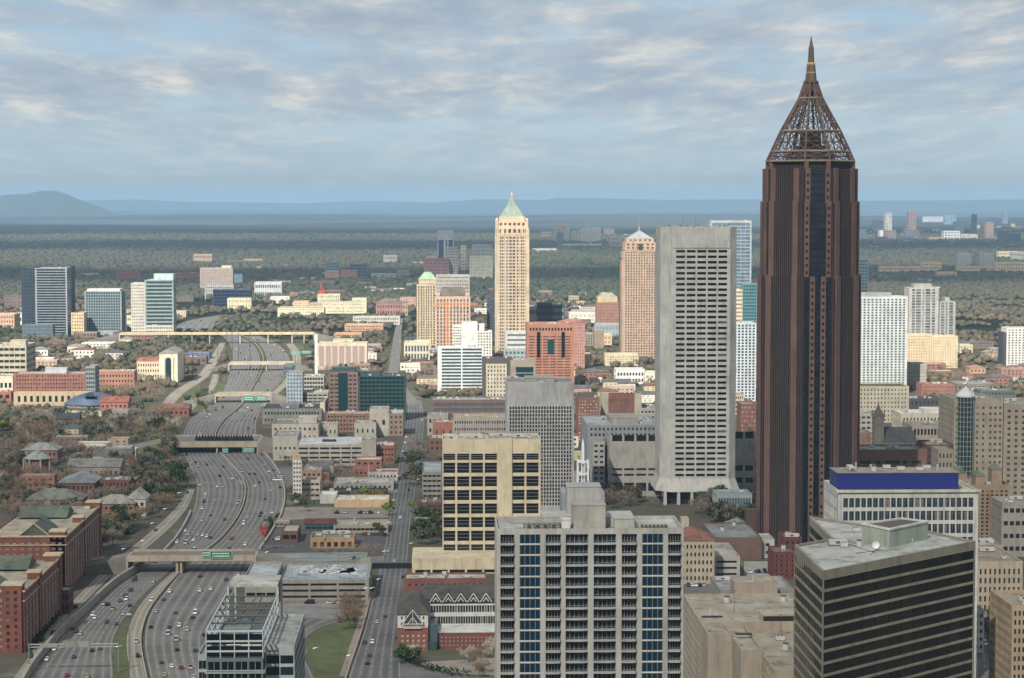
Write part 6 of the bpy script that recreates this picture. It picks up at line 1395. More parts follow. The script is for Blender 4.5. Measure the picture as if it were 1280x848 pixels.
# ---- left mid distance
B('office_tower', 'dark glass tower with white floor lines at the far west', 27, 44, 334, 421, 40, '3b4a58', 7, 20, .6, .85, glass='2b3d50', gk='mirror', roofc='3f4a50')
B('office_tower', 'dark glass tower, its banded main face with white lines', 44.2, 84, 335, 421, 40, '8d979c', 1, 26, .96, .66, glass='2b3844', gk='mirror', roofc='3f4a50')
B('office_tower', 'slim glass end face of the dark far west tower', 84.2, 88.5, 333, 419, 42, '4f5f6b', 2, 26, .7, .6, glass='3c5060', gk='mirror', nu=0)
B('office_building', 'low grey plinth under the dark far west tower', 28, 66, 406, 424, 20, '5d6c76', 8, 4, .8, .5, nu=0, glass='4b5a64')
B('office_tower', 'squat glass tower with white roof rim and east edge', 106, 152, 364, 419, 40, '8f9c9d', 14, 14, .8, .75, glass='48606b', gk='mirror', roofc='b9bdb8', pent=[(.05, .95, .1, .9, 3, 'd2d6d4')], mb_=8)
B('office_tower', 'bright white east edge wall of the squat glass tower', 150, 153.5, 364, 418, 42, 'dcdcd4', 0, 0, nu=0, cat='wall')
B('hotel', 'white gridded hotel wing attached to a green glass tower', 164, 181, 354, 421, 30, 'c9c2b4', 7, 17, .5, .5, glass='4b4744')
B('office_tower', 'green glass tower rising from a white gridded base', 181, 217, 350, 408, 34, '8b9d9a', 1, 15, .95, .62, glass='4c6362', gk='mirror', roofc='a3b3b0', pent=[(.3, .98, .2, .9, 9, 'b5cbc8')], Y=3380)
B('office_building', 'white gridded base below the green glass tower', 181, 217, 407, 422, 30, 'c9c2b4', 12, 3, .6, .5, glass='4b4744', Y=3372)
B('office_building', 'sunlit tan flats left of the squat glass tower', 89, 105, 391, 421, 30, 'd0b684', 5, 7, .4, .4)
B('office_building', 'small cream block between squat and green glass towers', 154, 164, 395, 410, 24, 'd8ca9f', 4, 2, .5, .4)
B('warehouse', 'pink and cream warehouse group at the western edge', -10, 18, 393, 410, 50, 'c99f7f', 8, 3, .4, .4, roofc='d0b890')
B('warehouse', 'white warehouse wall beside the dark far west tower', 17, 28, 392, 406, 40, 'd9d4c4', 3, 1, .4, .3)
B('hotel', 'pinkish far hotel with cream top on the ridge', 250, 291, 335, 366, 34, 'b39f92', 16, 10, .45, .5, glass='7a6a62', mt_=4, roofc='cfc6a2', pent=[(.65, .95, .2, .8, 5, 'd8cda6')])
B('office_building', 'far grey slab in front of the pinkish hotel', 256, 292, 357, 374, 26, 'a1a39f', 12, 4, .5, .4)
B('office_building', 'far dark blue glass block with white end', 266, 313, 362, 384, 34, '2b3a52', 10, 5, .9, .7, glass='20304a', gk='mirror', roofc='8d979c')
B('office_building', 'cream low hall before the dark blue glass block', 284, 314, 373, 386, 26, 'd2c39a', 8, 2, .3, .3)
B('office_building', 'far teal cube right of the pinkish hotel', 291, 303, 343, 358, 20, '6fa0ae', 0, 0, nu=0)
B('office_building', 'white roofed far depot with long window band', 318, 352, 353, 372, 44, 'bfc3c0', 14, 2, .6, .4, roofc='e0e0da')
B('brick_building', 'far red brick shop row on the western ridge', 145, 176, 340, 352, 26, '8e4f48', 10, 2, .3, .3, cat='building')
B('brick_building', 'far red brick row next to the green glass tower', 218, 250, 341, 351, 24, '99584c', 10, 2, .3, .3, cat='building')
B('apartment_tower', 'far orange brick apartment block behind the station', 406, 424, 339, 352, 26, 'b98467', 7, 4, .4, .4)
B('apartment_tower', 'second far orange brick block with blue glass neighbour', 426, 446, 338, 351, 26, 'ba8060', 7, 4, .4, .4)
B('apartment_tower', 'far pale blue stepped glass block', 407, 424, 328, 345, 22, '7d93a5', 6, 5, .8, .6, glass='6e8ca4', gk='mirror')
B('office_tower', 'far dark blue glass block east of the pale one', 437, 459, 330, 350, 24, '5d6f85', 8, 5, .8, .6, glass='4a5f7a', gk='mirror')
B('office_building', 'far long grey block right of the dark blue one', 464, 495, 342, 351, 24, '96a09f', 9, 2, .4, .4)
B('office_building', 'far tan block at the edge of the woods', 496, 512, 338, 350, 24, 'a09480', 5, 3, .4, .4)
def station():
    r, W_, D, z = B('office_building', 'cream slab with a red lattice sign mast on top', 397, 425, 368, 388, 30, 'd2c79b', 12, 4, .5, .6, glass='7f7a66', ret=True, nu=0)
    q = MB()
    for sx_ in (-1, 1): q.tube((-W_*.34+sx_*4, 8, z-1), (-W_*.34, 8, z+22), .7, n=4)
    for k in range(4): q.tube((-W_*.34-4+k, 8, z+2+k*5), (-W_*.34+4-k, 8, z+2+k*5), .5, n=4)
    q.build('sign_mast', mat('b5423c', 'paint'), r); q = MB(); q.box(-W_*.34-6, -W_*.34+6, 6.5, 7.5, z+.5, z+6); q.build('sign_board', mat('b8403a', 'paint'), r)
station()
for i_, (a, b_, c_, d_, dp, col_, n_, lb) in enumerate([
    (347, 405, 385, 396, 50, 'd8cca4', 22, 'long cream office terrace of three floors below the red mast'),
    (366, 386, 377, 388, 40, 'd0b488', 8, 'square tan block on the cream office terrace'),
    (403, 458, 378, 392, 50, 'd6cba0', 20, 'long cream office wing right of the red mast'),
    (386, 404, 379, 388, 30, 'bd9c7b', 8, 'brownish block between the cream office wings'),
    (338, 362, 371, 379, 30, 'e0ddd0', 6, 'white round cornered far hall above the terrace'),
    (440, 458, 373, 385, 26, 'dcd1aa', 8, 'pale cream block at the end of the office wing'),
    (362, 372, 366, 375, 20, '94705f', 4, 'small far brick block left of the cream slab'),
    (500, 520, 372, 384, 26, 'b98b72', 6, 'far brick church hall beside a white water tank')]):
    B('office_building', lb, a, b_, c_, d_, dp, col_, n_, 3, .5, .4, glass='9b8f72', nu=1)
# ================================================================ FAR CLUSTERS AND SMALL INFILL
for (lb, a, b_, c_, d_, col_, n_, m_, gl_) in [
    ('cream apartment block with grey green hipped roofs above the white hall', 757, 798, 443, 458, 'cdbd92', 12, 4, '8b7f63'),
    ('long white modern hall with black windows east of the red brick tower', 770, 806, 462, 481, 'd9d7cc', 9, 2, '2e2d2c'),
    ('white wing at the end of the long white modern hall', 806, 824, 466, 483, 'd4cbb4', 3, 2, '8b8577'),
    ('cream apartment block half hidden by the red brick tower', 719, 740, 443, 458, 'c9bd94', 6, 4, '7f7659'),
    ('dark banded small block beside the pink tower', 732, 744, 417, 433, '8d8678', 4, 4, '3c3a36'),
    ('plain taupe block right of the pink tower', 743, 755, 413, 436, '927b66', 0, 0, '3c3a36'),
    ('low grey curved roof hall behind the taupe block', 744, 778, 405, 424, '939c9f', 8, 2, '6c7880'),
    ('tan low block in the trees between the towers', 795, 822, 436, 448, 'b08f6d', 6, 3, '6f5a48'),
    ('bright white low sheds below the dark glass offices', 712, 745, 391, 404, 'd8d2c0', 6, 2, '9f9a8b'),
    ('tan low row behind the steep brown tower', 735, 765, 418, 432, 'c9b28a', 6, 2, '8f7c5f'),
    ('far tan tower with twin fins in the centre cluster', 692, 712, 281, 306, 'b7ab95', 5, 10, '8a8375'),
    ('far dark slim tower in front of the centre cluster', 697, 704, 291, 313, '6f7880', 2, 10, '4f5d6b'),
    ('far grey ribbed tower in the centre cluster', 713, 727, 289, 306, 'a5a597', 4, 8, '717a7c'),
    ('far grey tan tower with teal top in the centre cluster', 727, 751, 284, 306, 'a9a896', 7, 10, '7b8686'),
    ('far pinkish domed block right of the centre cluster', 755, 768, 286, 297, '97828b', 4, 4, '6f6878'),
    ('far long white shopping centre right of the centre cluster', 762, 800, 303, 311, 'd4cfbe', 8, 1, '9a9583'),
    ('far cream low mall left of the centre cluster', 666, 696, 311, 318, 'cbbfa0', 6, 1, '9a8d70'),
    ('far white low blocks under the centre cluster', 702, 752, 305, 312, 'cfc8b2', 10, 1, '9a9583'),
    ('far tall thin white tower in the eastern cluster', 1107, 1115, 266, 298, 'b7b5aa', 2, 10, '8a8b88'),
    ('far tall brown tower with dark middle in the eastern cluster', 1136, 1145, 265, 301, '9c8074', 2, 12, '4c4a55'),
    ('far dark wide base tower in the eastern cluster', 1131, 1149, 287, 303, '6f6468', 6, 6, '474d60'),
    ('far white slab in the eastern cluster', 1100, 1106, 288, 302, 'd9d7cf', 0, 0, '474d60'),
    ('far dark and tan block in the eastern cluster', 1107, 1120, 288, 303, '8d7d6c', 4, 5, '474d60'),
    ('far dark blue tower beside the brown tower edge', 1073, 1083, 287, 302, '5c6a7c', 3, 5, '3f5068'),
    ('far pale office group behind the eastern cluster', 1092, 1112, 276, 290, 'a09c9e', 6, 4, '80858f'),
    ('far white row of blocks on the eastern horizon', 1154, 1180, 271, 278, 'c9c9c4', 10, 2, '9aa3ab'),
    ('far blue glass pair on the eastern horizon', 1181, 1195, 269, 281, '7d94aa', 4, 4, '5f7d99'),
    ('far pale green tower with slanted top', 1194, 1205, 277, 296, '93ada5', 4, 6, '7398a0'),
    ('far white gridded block in the eastern cluster', 1180, 1200, 289, 303, 'dcdedd', 5, 4, '4f5f78'),
    ('far cream block right of the white gridded one', 1201, 1222, 293, 303, 'bcb39f', 8, 3, '8b8a80'),
    ('far dark slim tower at the east', 1217, 1221, 268, 296, '515b6b', 1, 8, '3f4b5c'),
    ('far brown tower standing alone at the east', 1233, 1242, 278, 302, 'a3806e', 3, 10, '755f58'),
    ('far cream low base under the lone brown tower', 1235, 1250, 297, 305, 'd5c9a8', 4, 1, '8b8a80'),
    ('far dark blue block at the east edge', 1250, 1262, 289, 306, '4b586c', 4, 5, '38475e'),
    ('second far dark blue block at the east edge', 1263, 1276, 292, 307, '4f5a6a', 4, 5, '3c4a5e'),
    ('far grey tower on the horizon at the east', 1254, 1260, 264, 280, '6f8193', 2, 5, '5a7088'),
    ('far long white mall before the eastern cluster', 1146, 1200, 302, 306, 'd5d5cb', 12, 1, '9aa3ab'),
    ('far tan hall before the eastern cluster', 1162, 1180, 297, 304, 'c0a88a', 4, 2, '8b7a66'),
    ('grey ribbed twin block of the eastern woods, western one', 1197, 1214, 317, 337, '8a8c8e', 6, 7, '5b6470'),
    ('grey ribbed twin block of the eastern woods, eastern one', 1225, 1242, 317, 337, '8a8c8e', 6, 7, '5b6470'),
    ('long cream mill building in the eastern woods', 1100, 1150, 333, 344, 'cbb48c', 18, 2, '8b7556'),
    ('cream mill block with raised middle in the eastern woods', 1152, 1177, 328, 343, 'd5bf92', 9, 3, '8b7556'),
    ('cream terrace under the grey twin blocks', 1197, 1244, 333, 343, 'cfb68f', 16, 2, '8b7556'),
    ('cream flats near the right edge above the dark woods', 1245, 1300, 328, 344, 'd3c08f', 14, 3, '8b7a5a'),
    ('tan sheds above the dark woods', 1172, 1196, 340, 350, 'bda988', 6, 1, '8b7556'),
    ('far cream shed line below the eastern cluster', 1083, 1102, 308, 313, 'cfc6ae', 6, 1, '9a9583')]:
    far = d_ < 320
    B('office_building' if 'tower' not in lb else 'office_tower', lb, a, b_, c_, d_, 60 if far else 30, col_, n_, m_, .6, .5, glass=gl_, nu=0, mt_=2, roofc='b3afa4')
# small houses and sheds that fill the town between the trees
INF = [('white', 'cfcabd'), ('cream', 'c9b98f'), ('tan', 'b3977a'), ('brick', '94604c'), ('grey', '94928b'), ('brown', '7a6555')]
ZN = {'west': ([(0, 372), (240, 372), (215, 428), (0, 428)], 24, 'west of the highway near the glass towers'), 'park': ([(330, 345), (520, 345), (520, 372), (300, 372)], 24, 'among the woods behind the long cream terrace'),
      'mid': ([(420, 440), (545, 430), (545, 495), (500, 500), (420, 456)], 26, 'beside the sunlit avenue'), 'east': ([(700, 395), (825, 400), (825, 440), (740, 438)], 22, 'between the orange tan tower and the pink one'),
      'lane': ([(700, 470), (825, 480), (825, 505), (720, 500)], 16, 'east of the red brick tower'), 'right': ([(1140, 440), (1280, 430), (1280, 500), (1150, 500)], 18, 'in the bare trees on the east side'),
      'ridge': ([(0, 340), (250, 330), (400, 330), (400, 345), (0, 352)], 16, 'on the wooded western ridge'), 'farm': ([(1090, 345), (1280, 345), (1280, 360), (1200, 380), (1090, 360)], 6, 'at the edge of the dark eastern woods'),
      'campus': ([(0, 515), (220, 520), (225, 560), (110, 600), (0, 620)], 8, 'among the campus trees'), 'west2': ([(0, 425), (165, 428), (165, 455), (40, 465)], 8, 'in the bare trees above the orange hotel'),
      'mid2': ([(700, 540), (735, 540), (735, 620), (722, 620)], 3, 'in the street behind the grey ribbed tower'), 'fareast': ([(1085, 284), (1280, 284), (1280, 312), (1085, 312)], 34, 'in the far eastern cluster'), 'farmid': ([(660, 296), (810, 296), (810, 318), (660, 318)], 16, 'around the far centre cluster'), 'woods': ([(470, 325), (620, 325), (620, 352), (470, 352)], 10, 'in the woods around the far white slab'), 'eastmid': ([(1090, 345), (1280, 322), (1280, 342), (1090, 350)], 14, 'by the cream mill in the eastern woods'), 'north': ([(460, 365), (780, 365), (780, 400), (500, 400)], 20, 'in the streets behind the tan towers'),
      'block': ([(330, 590), (490, 590), (480, 640), (345, 640)], 6, 'in the blocks behind the long cream shop')}
rg = random.Random(21)
for zk, (P, n, where) in ZN.items():
    bx = [min(p[0] for p in P), max(p[0] for p in P), min(p[1] for p in P), max(p[1] for p in P)]; k = 0; tries = 0
    while k < n and tries < 400:
        tries += 1; px, py = rg.uniform(bx[0], bx[1]), rg.uniform(bx[2], bx[3])
        if not in_poly(px, py, P): continue
        x, y = G(px, py); w_ = rg.uniform(14, 34)*(1 if y < 3000 else 1.5 if y < 7000 else 2.2); d_ = rg.uniform(12, 24)*(1 if y < 3000 else 1.6)
        if not occ_free(x, y+d_/2, max(w_, d_)/2+4) or any(x-w_/2-4 < b2 and x+w_/2+4 > a2 and y-4 < d2 and y+d_+4 > c2 for a2, b2, c2, d2, e2 in ALLB): continue
        nm, cx_ = rg.choice(INF); hp = (rg.uniform(5, 12) if y < 7000 else rg.uniform(10, 45))*FP/y; hw_ = w_/2*FP/y; kind = rg.choice(['gable', 'hip', None, None]) if y < 7000 else None
        B('house' if kind else 'shop', f'small {nm} {"roofed house" if kind else "flat roofed building"} {where}', px-hw_, px+hw_, py-hp, py, d_, cx_, max(2, int(w_/5)), 2 if hp > 5 else 1, .4, .4, nu=0, cap=kind, pent=3 if kind else None, capc=rg.choice(['6f675c', '8a8577', '7e5546', '5b5d60']), roofc=rg.choice(['a39d8f', 'c3beb0', '7e7b74']), group=f'small buildings {where}')
        k += 1
# ================================================================ BRIDGES, SIGNS, POLES
def overpass(label, xl, xr, py, zd, wid, hx='a3937b', piers=(), par=1.2, sl=60, gird=2.6):
    Y = Yof(py); X0, X1 = V(xl, py, Y)[0], V(xr, py, Y)[0]; root = empty('overpass', ((X0+X1)/2, Y, 0), label, 'bridge'); hx_ = (X1-X0)/2; m = mat(hx, 'wall')
    a = MB(); a.box(-hx_, hx_, .4, wid-.4, zd-gird, zd); a.build('girder', m, root)
    a = MB(); a.box(-hx_, hx_, .9, wid-.9, zd+.01, zd+.06); a.build('deck_surface', mat('77736c', 'ground'), root)
    for y in (0, wid-.4): a = MB(); a.box(-hx_, hx_, y, y+.39, zd-gird+.3, zd+par); a.build('parapet', m, root)
    for u in piers:
        X = V(u, py, Y)[0]-(X0+X1)/2; a = MB(); a.box(X-.7, X+.7, 1.2, wid-1.2, 0, zd-gird-.01); a.build('pier', m, root)
    for s_ in (-1, 1):
        a = MB(); a.box(s_*hx_-.6+s_*.6, s_*hx_+.6+s_*.6, .2, wid-.2, 0, zd-.01); a.build('abutment', m, root)
        xa, xb = (X0+X1)/2+s_*(hx_+1.3), (X0+X1)/2+s_*(hx_+sl)
        q = MB(); q.v = [(xa, Y+.5, 0), (xa, Y+wid-.5, 0), (xa, Y+wid-.5, zd), (xa, Y+.5, zd), (xb, Y+.5, .02), (xb, Y+wid-.5, .02)]; q.f = [(0, 1, 2, 3), (3, 2, 5, 4), (0, 3, 4), (1, 5, 2)] if s_ > 0 else [(3, 2, 1, 0), (4, 5, 2, 3), (4, 3, 0), (2, 5, 1)]; q.m = [0]*4
        tag(q.build('embankment', mat('7d786e', 'ground')), kind='structure'); occ_rect(min(xa, xb), max(xa, xb), Y, Y+wid, 0)
    return root, Y, zd
def sign(label, x0, x1, y0, y1, Y, hx='1c6a52', leg=False, n=3):
    Xa, za = V(x0, y1, Y); Xb, zb = V(x1, y0, Y); root = empty('highway_sign', ((Xa+Xb)/2, Y, za), label, 'sign'); w_ = Xb-Xa; h_ = zb-za
    a = MB(); a.box(-w_/2, w_/2, -.12, 0, 0, h_); a.build('panel', mat(hx, 'paint'), root); a = MB()
    t_ = .12
    for q in ((-w_/2, w_/2, 0, t_), (-w_/2, w_/2, h_-t_, h_), (-w_/2, -w_/2+t_, t_, h_-t_), (w_/2-t_, w_/2, t_, h_-t_)): a.box(q[0], q[1], -.15, -.121, q[2], q[3])
    a.build('border', mat('c9d6cf', 'paint'), root); rg_ = random.Random(int(x0)); a = MB()
    for r_ in range(2):
        z = h_*(.58-.36*r_); u = -w_/2+w_*.1
        while u < w_*.38: l_ = rg_.uniform(.3, .75); a.box(u, u+l_, -.15, -.121, z, z+h_*.18); u += l_+rg_.uniform(.2, .4)
    a.build('lettering', mat('c9d6cf', 'paint'), root)
    if leg: a = MB(); a.tube((0, .2, -za), (0, .2, h_), .25); a.build('post', mat('7a7a78', 'metal'), root)
    return root
b1, Y1_, _ = overpass('nearest overpass carrying a street across the highway, with green signs', 160, 317, 716, 9.6, 22, piers=(221, 226), sl=44)
sign('wide green road sign on the nearest overpass', 263, 290, 689, 698.5, Y1_-.6); sign('small green road sign on the nearest overpass', 253, 262, 688.5, 697, Y1_-.6)
b2, Y2_, _ = overpass('wide planted park bridge over the highway', 203, 321, 566, 9, 52, 'a5967c', piers=(271,), sl=40, gird=4)
sign('left green road sign of the planted bridge', 278, 285, 560, 566.5, Y2_-.6); sign('right green road sign of the planted bridge', 303, 318, 559, 566, Y2_-.6)
b3, Y3_, _ = overpass('third overpass with a green sign by the lawn strips', 270, 338, 503, 9, 18, 'a79c86', piers=(303,), sl=36)
sign('green road sign on the third overpass', 304, 318, 494.5, 501.5, Y3_-.6); sign('second green road sign on the third overpass', 320, 333, 494.5, 501, Y3_-.6)
b4, Y4_, _ = overpass('fourth overpass at the bend with small green sign', 287, 366, 463, 9.5, 16, 'b3a78e', piers=(333,), sl=30)
sign('small green road sign on the fourth overpass', 357, 369, 454, 460, Y4_-.6)
b5, Y5_, _ = overpass('long pale flyover crossing above the highway bend', 150, 392, 429, 15, 16, 'c9b78e', piers=(195, 240, 262, 300, 335, 365, 380), sl=70, gird=2.2)
sign('green gantry sign near the striped office', 363, 376, 439, 443, Yof(452), leg=True); sign('green gantry sign beside the striped office trees', 377, 389, 438.5, 442.5, Yof(452), leg=True)
# planted row on the park bridge: parapet planter, conifers later
def pole(name, label, px, py0, py1, r=.22, head='arm', group=None, hx='8a8c8c', cat='lamp'):
    Y = Yof(py1); X, z = V(px, py0, Y); root = empty(name, (X, Y, 0), label, cat, group)
    a = MB(); a.tube((0, 0, 0), (0, 0, z), r, r*.55, 8); a.build('mast', mat(hx, 'metal'), root); a = MB()
    if head == 'arm': a.tube((0, 0, z-.3), (2.2, 0, z+.2), .1, n=5); a.box(1.6, 2.8, -.25, .25, z+.1, z+.35)
    elif head == 'ring':
        for k in range(8): t_ = k*math.pi/4; a.box(1.3*math.cos(t_)-.4, 1.3*math.cos(t_)+.4, 1.3*math.sin(t_)-.4, 1.3*math.sin(t_)+.4, z-.6, z-.1)
        a.tube((0, 0, z-.5), (0, 0, z-.2), 1.4, 1.4, 12)
    elif head == 'globe': a.tube((0, 0, z), (0, 0, z+.9), .5, 1.5, 10); a.tube((0, 0, z+.9), (0, 0, z+1.4), 1.5, .7, 10)
    a.build('lamp_head', mat('b9bab6', 'metal'), root)
for i_, (px, a, b_) in enumerate([(272, 404, 455), (276, 432, 478), (283, 398, 480), (290, 400, 452), (298, 408, 455), (240, 412, 472), (312, 402, 452), (206, 430, 470)]):
    pole('high_mast', 'very tall thin light mast standing by the highway bend', px, a, b_, .4, 'ring', 'high light masts at the bend', '4d5358')
pole('high_mast', 'tall light mast with disc head on the median grass', 161, 771, 880, .3, 'globe')
pole('street_lamp', 'shorter grey lamp on the grass wedge', 145, 808, 838, .2)
for (px, a, b_) in ((391, 810, 826), (433, 819, 838), (331, 690, 705), (455, 735, 752), (462, 735, 756)): pole('street_lamp', 'thin street lamp beside the curved ramp lawn', px, a, b_, .12, 'arm', 'thin lamps round the lawn')
for i_, (px, py) in enumerate([(188, 668), (204, 650), (222, 630), (176, 690), (238, 606), (152, 700)]): pole('street_lamp', 'grey street lamp along the service road', px, py-14, py, .14, 'arm', 'lamps along the service road')
for i_, (px, py) in enumerate([(470, 735), (478, 700), (484, 664), (490, 636), (505, 740), (512, 690), (517, 650), (521, 610), (496, 606), (502, 575)]): pole('street_lamp', 'street lamp along the straight avenue', px, py-11, py, .12, 'arm', 'lamps along the avenue')
def gantry():
    Y = Yof(838); X0, z = V(36, 806, Y); X1 = V(148, 806, Y)[0]; root = empty('sign_gantry', (X0, Y, 0), 'grey overhead gantry with sign backs across the nearest lanes', 'gantry'); L_ = X1-X0; m = mat('8b8d8a', 'metal', rough=.6)
    for x in (0, L_): a = MB(); a.tube((x, 0, 0), (x, 0, z+.6), .35); a.build('post', m, root)
    a = MB()
    for dz, dy in ((0, 0), (1.3, 0), (0, 1), (1.3, 1)): a.tube((0, dy, z-dz), (L_, dy, z-dz), .12, n=5)
    k = 0.0
    while k < L_-2: a.tube((k, 0, z), (k+2, 0, z-1.3), .07, n=4); a.tube((k, 1, z-1.3), (k+2, 1, z), .07, n=4); k += 2
    a.build('truss', m, root)
    for (p0, p1, h_) in ((50, 72, 1.9), (80, 97, 2.6), (98, 112, 2.8)):
        xa, xb = V(p0, 806, Y)[0]-X0, V(p1, 806, Y)[0]-X0; a = MB(); a.box(xa, xb, -.4, -.2, z-1.3, z-1.3+h_); a.build('sign_back', mat('8e8c80', 'wall'), root)
gantry()
for (lb, a, b_, c_, d_, yb_) in (('dark sign back over the lanes before the planted bridge', 296, 306, 601, 605, 612), ('dark sign back over the lanes beyond the planted bridge', 298, 309, 512, 514.5, 520)): sign(lb, a, b_, c_, d_, Yof(yb_), hx='23211d', leg=True)
def red_sign():
    Y = Yof(688); X, z = V(330, 657, Y); root = empty('pole_sign', (X, Y, 0), 'tall red sign on a pole in front of the highway shops', 'sign'); m = mat('8f2a30', 'paint')
    a = MB(); a.tube((0, 0, 0), (0, 0, z-2), .3); a.build('pole', mat('8a8a88', 'metal'), root)
    a = MB(); a.box(-2.4, -.9, -.3, .3, z-3.2, z); a.box(.9, 2.4, -.3, .3, z-3.2, z); a.box(-.9, .9, -.3, .3, z-2.4, z-1.1); a.build('upper_panel', m, root); a = MB(); a.box(-1.5, 1.5, -.35, .35, z-6, z-3.6); a.build('lower_panel', m, root)
red_sign()
def crane():
    Y = 2760.0; X, zj = V(559, 381.5, Y); x0, _ = V(541, 381, Y); x1, _ = V(597, 381, Y); root = empty('tower_crane', (X, Y, 0), 'orange tower crane in front of the brown roofed tower', 'crane'); m = mat('d2803a', 'paint')
    a = MB(); 
    for sx_ in (-1.2, 1.2):
        for sy_ in (-1.2, 1.2): a.box(sx_-.28, sx_+.28, sy_-.28, sy_+.28, 0, zj+6)
    z = 0
    while z < zj: a.tube((-1.2, -1.2, z), (1.2, -1.2, z+3), .2, n=4); a.tube((1.2, -1.2, z), (-1.2, -1.2, z+3), .2, n=4); z += 3
    a.build('mast', m, root); a = MB()
    for dz in (0, 1.8): a.box(x0-X, x1-X, -.35, .35, zj+dz-.3, zj+dz+.3)
    k = x0-X
    while k < x1-X-3: a.tube((k, 0, zj), (k+3, 0, zj+1.8), .2, n=4); k += 3
    a.build('jib', m, root); a = MB(); a.tube((0, 0, zj+6), (x1-X-10, 0, zj+1.8), .15, n=4); a.tube((0, 0, zj+6), (x0-X, 0, zj+1.8), .15, n=4); a.build('tie_rod', m, root)
    a = MB(); a.box(x0-X, x0-X+4, -1, 1, zj-3, zj-.3); a.build('counterweight', mat('8a857c', 'wall'), root)
crane()
def skybridge():
    Y = 1262.0; X0, X1 = V(463, 708, Y)[0], V(516, 708, Y)[0]; zt = V(490, 703.5, Y)[1]; zb = V(490, 712, Y)[1]; zt, zb = zt+4, zb+4; Y = 1240.0
    root = empty('footbridge', ((X0+X1)/2, Y, 0), 'dark glazed footbridge spanning the avenue to the cream podium', 'bridge'); h_ = (X1-X0)/2; zt, zb = V(490, 704, Y)[1], V(490, 712.5, Y)[1]
    a = MB(); a.box(-h_, h_, 0, 3.5, zb, zb+.6); a.box(-h_, h_, 0, 3.5, zt-.4, zt)
    for k in range(19): x = -h_+2*h_*k/18; a.box(x-.12, x+.12, -.06, .1, zb+.6, zt-.4)
    a.build('frame', mat('3b3f44', 'metal'), root); a = MB(); a.box(-h_, h_, .15, 3.3, zb+.6, zt-.4); a.build('glazing', mat('1a2026', 'glass'), root)
    for x in (-h_+1, h_-1): a = MB(); a.box(x-.5, x+.5, 1, 2, 0, zb); a.build('pier', mat('6f6b64', 'wall'), root)
skybridge()
# painted roof of the near parking deck (abstract black and white swirls)
def swirl():
    m = bpy.data.materials.new('swirl_paint'); m.use_nodes = True; t = m.node_tree; b = t.nodes['Principled BSDF']; tc = t.nodes.new('ShaderNodeTexCoord'); n = t.nodes.new('ShaderNodeTexNoise'); n.inputs['Scale'].default_value = .16; n.inputs['Detail'].default_value = 1; n.inputs['Distortion'].default_value = 3.5
    t.links.new(tc.outputs['Object'], n.inputs['Vector']); r = t.nodes.new('ShaderNodeValToRGB'); r.color_ramp.interpolation = 'CONSTANT'; e = r.color_ramp.elements
    for q, (p, c) in enumerate([(0, (.02, .02, .03)), (.46, (.6, .6, .6)), (.56, (.2, .21, .22)), (.63, (.62, .62, .6))]):
        if q > 1: e.new(p)
        e[q].position = p; e[q].color = (*c, 1)
    t.links.new(n.outputs[0], r.inputs[0]); t.links.new(r.outputs[0], b.inputs['Base Color']); b.inputs['Roughness'].default_value = .7; return m
sw = swirl(); gar = next(o for o in bpy.data.objects if o.get('label', '').startswith('near parking deck')); zg = [z for (a, b_, c_, d_, z) in ALLB if abs(c_-gar.location.y) < .01 and abs((a+b_)/2-gar.location.x) < .1][0]-.9
for (px, py, rx_, ry_) in ((386, 713, 9, 13), (423, 712, 10, 14), (437, 715, 5, 10), (456, 720, 3.5, 5)):
    x, y = G(px, py, zg); x -= gar.location.x; y -= gar.location.y; a = MB(); rg_ = random.Random(px); pts = []
    for k in range(20): t_ = 2*math.pi*k/20; r_ = 1+.25*math.sin(3*t_+px)+.15*math.sin(5*t_); pts.append((x+rx_*r_*math.cos(t_), min(max(y+ry_*r_*math.sin(t_), 1), 52), zg+.03))
    a.poly(pts); a.build('roof_painting', sw, gar)
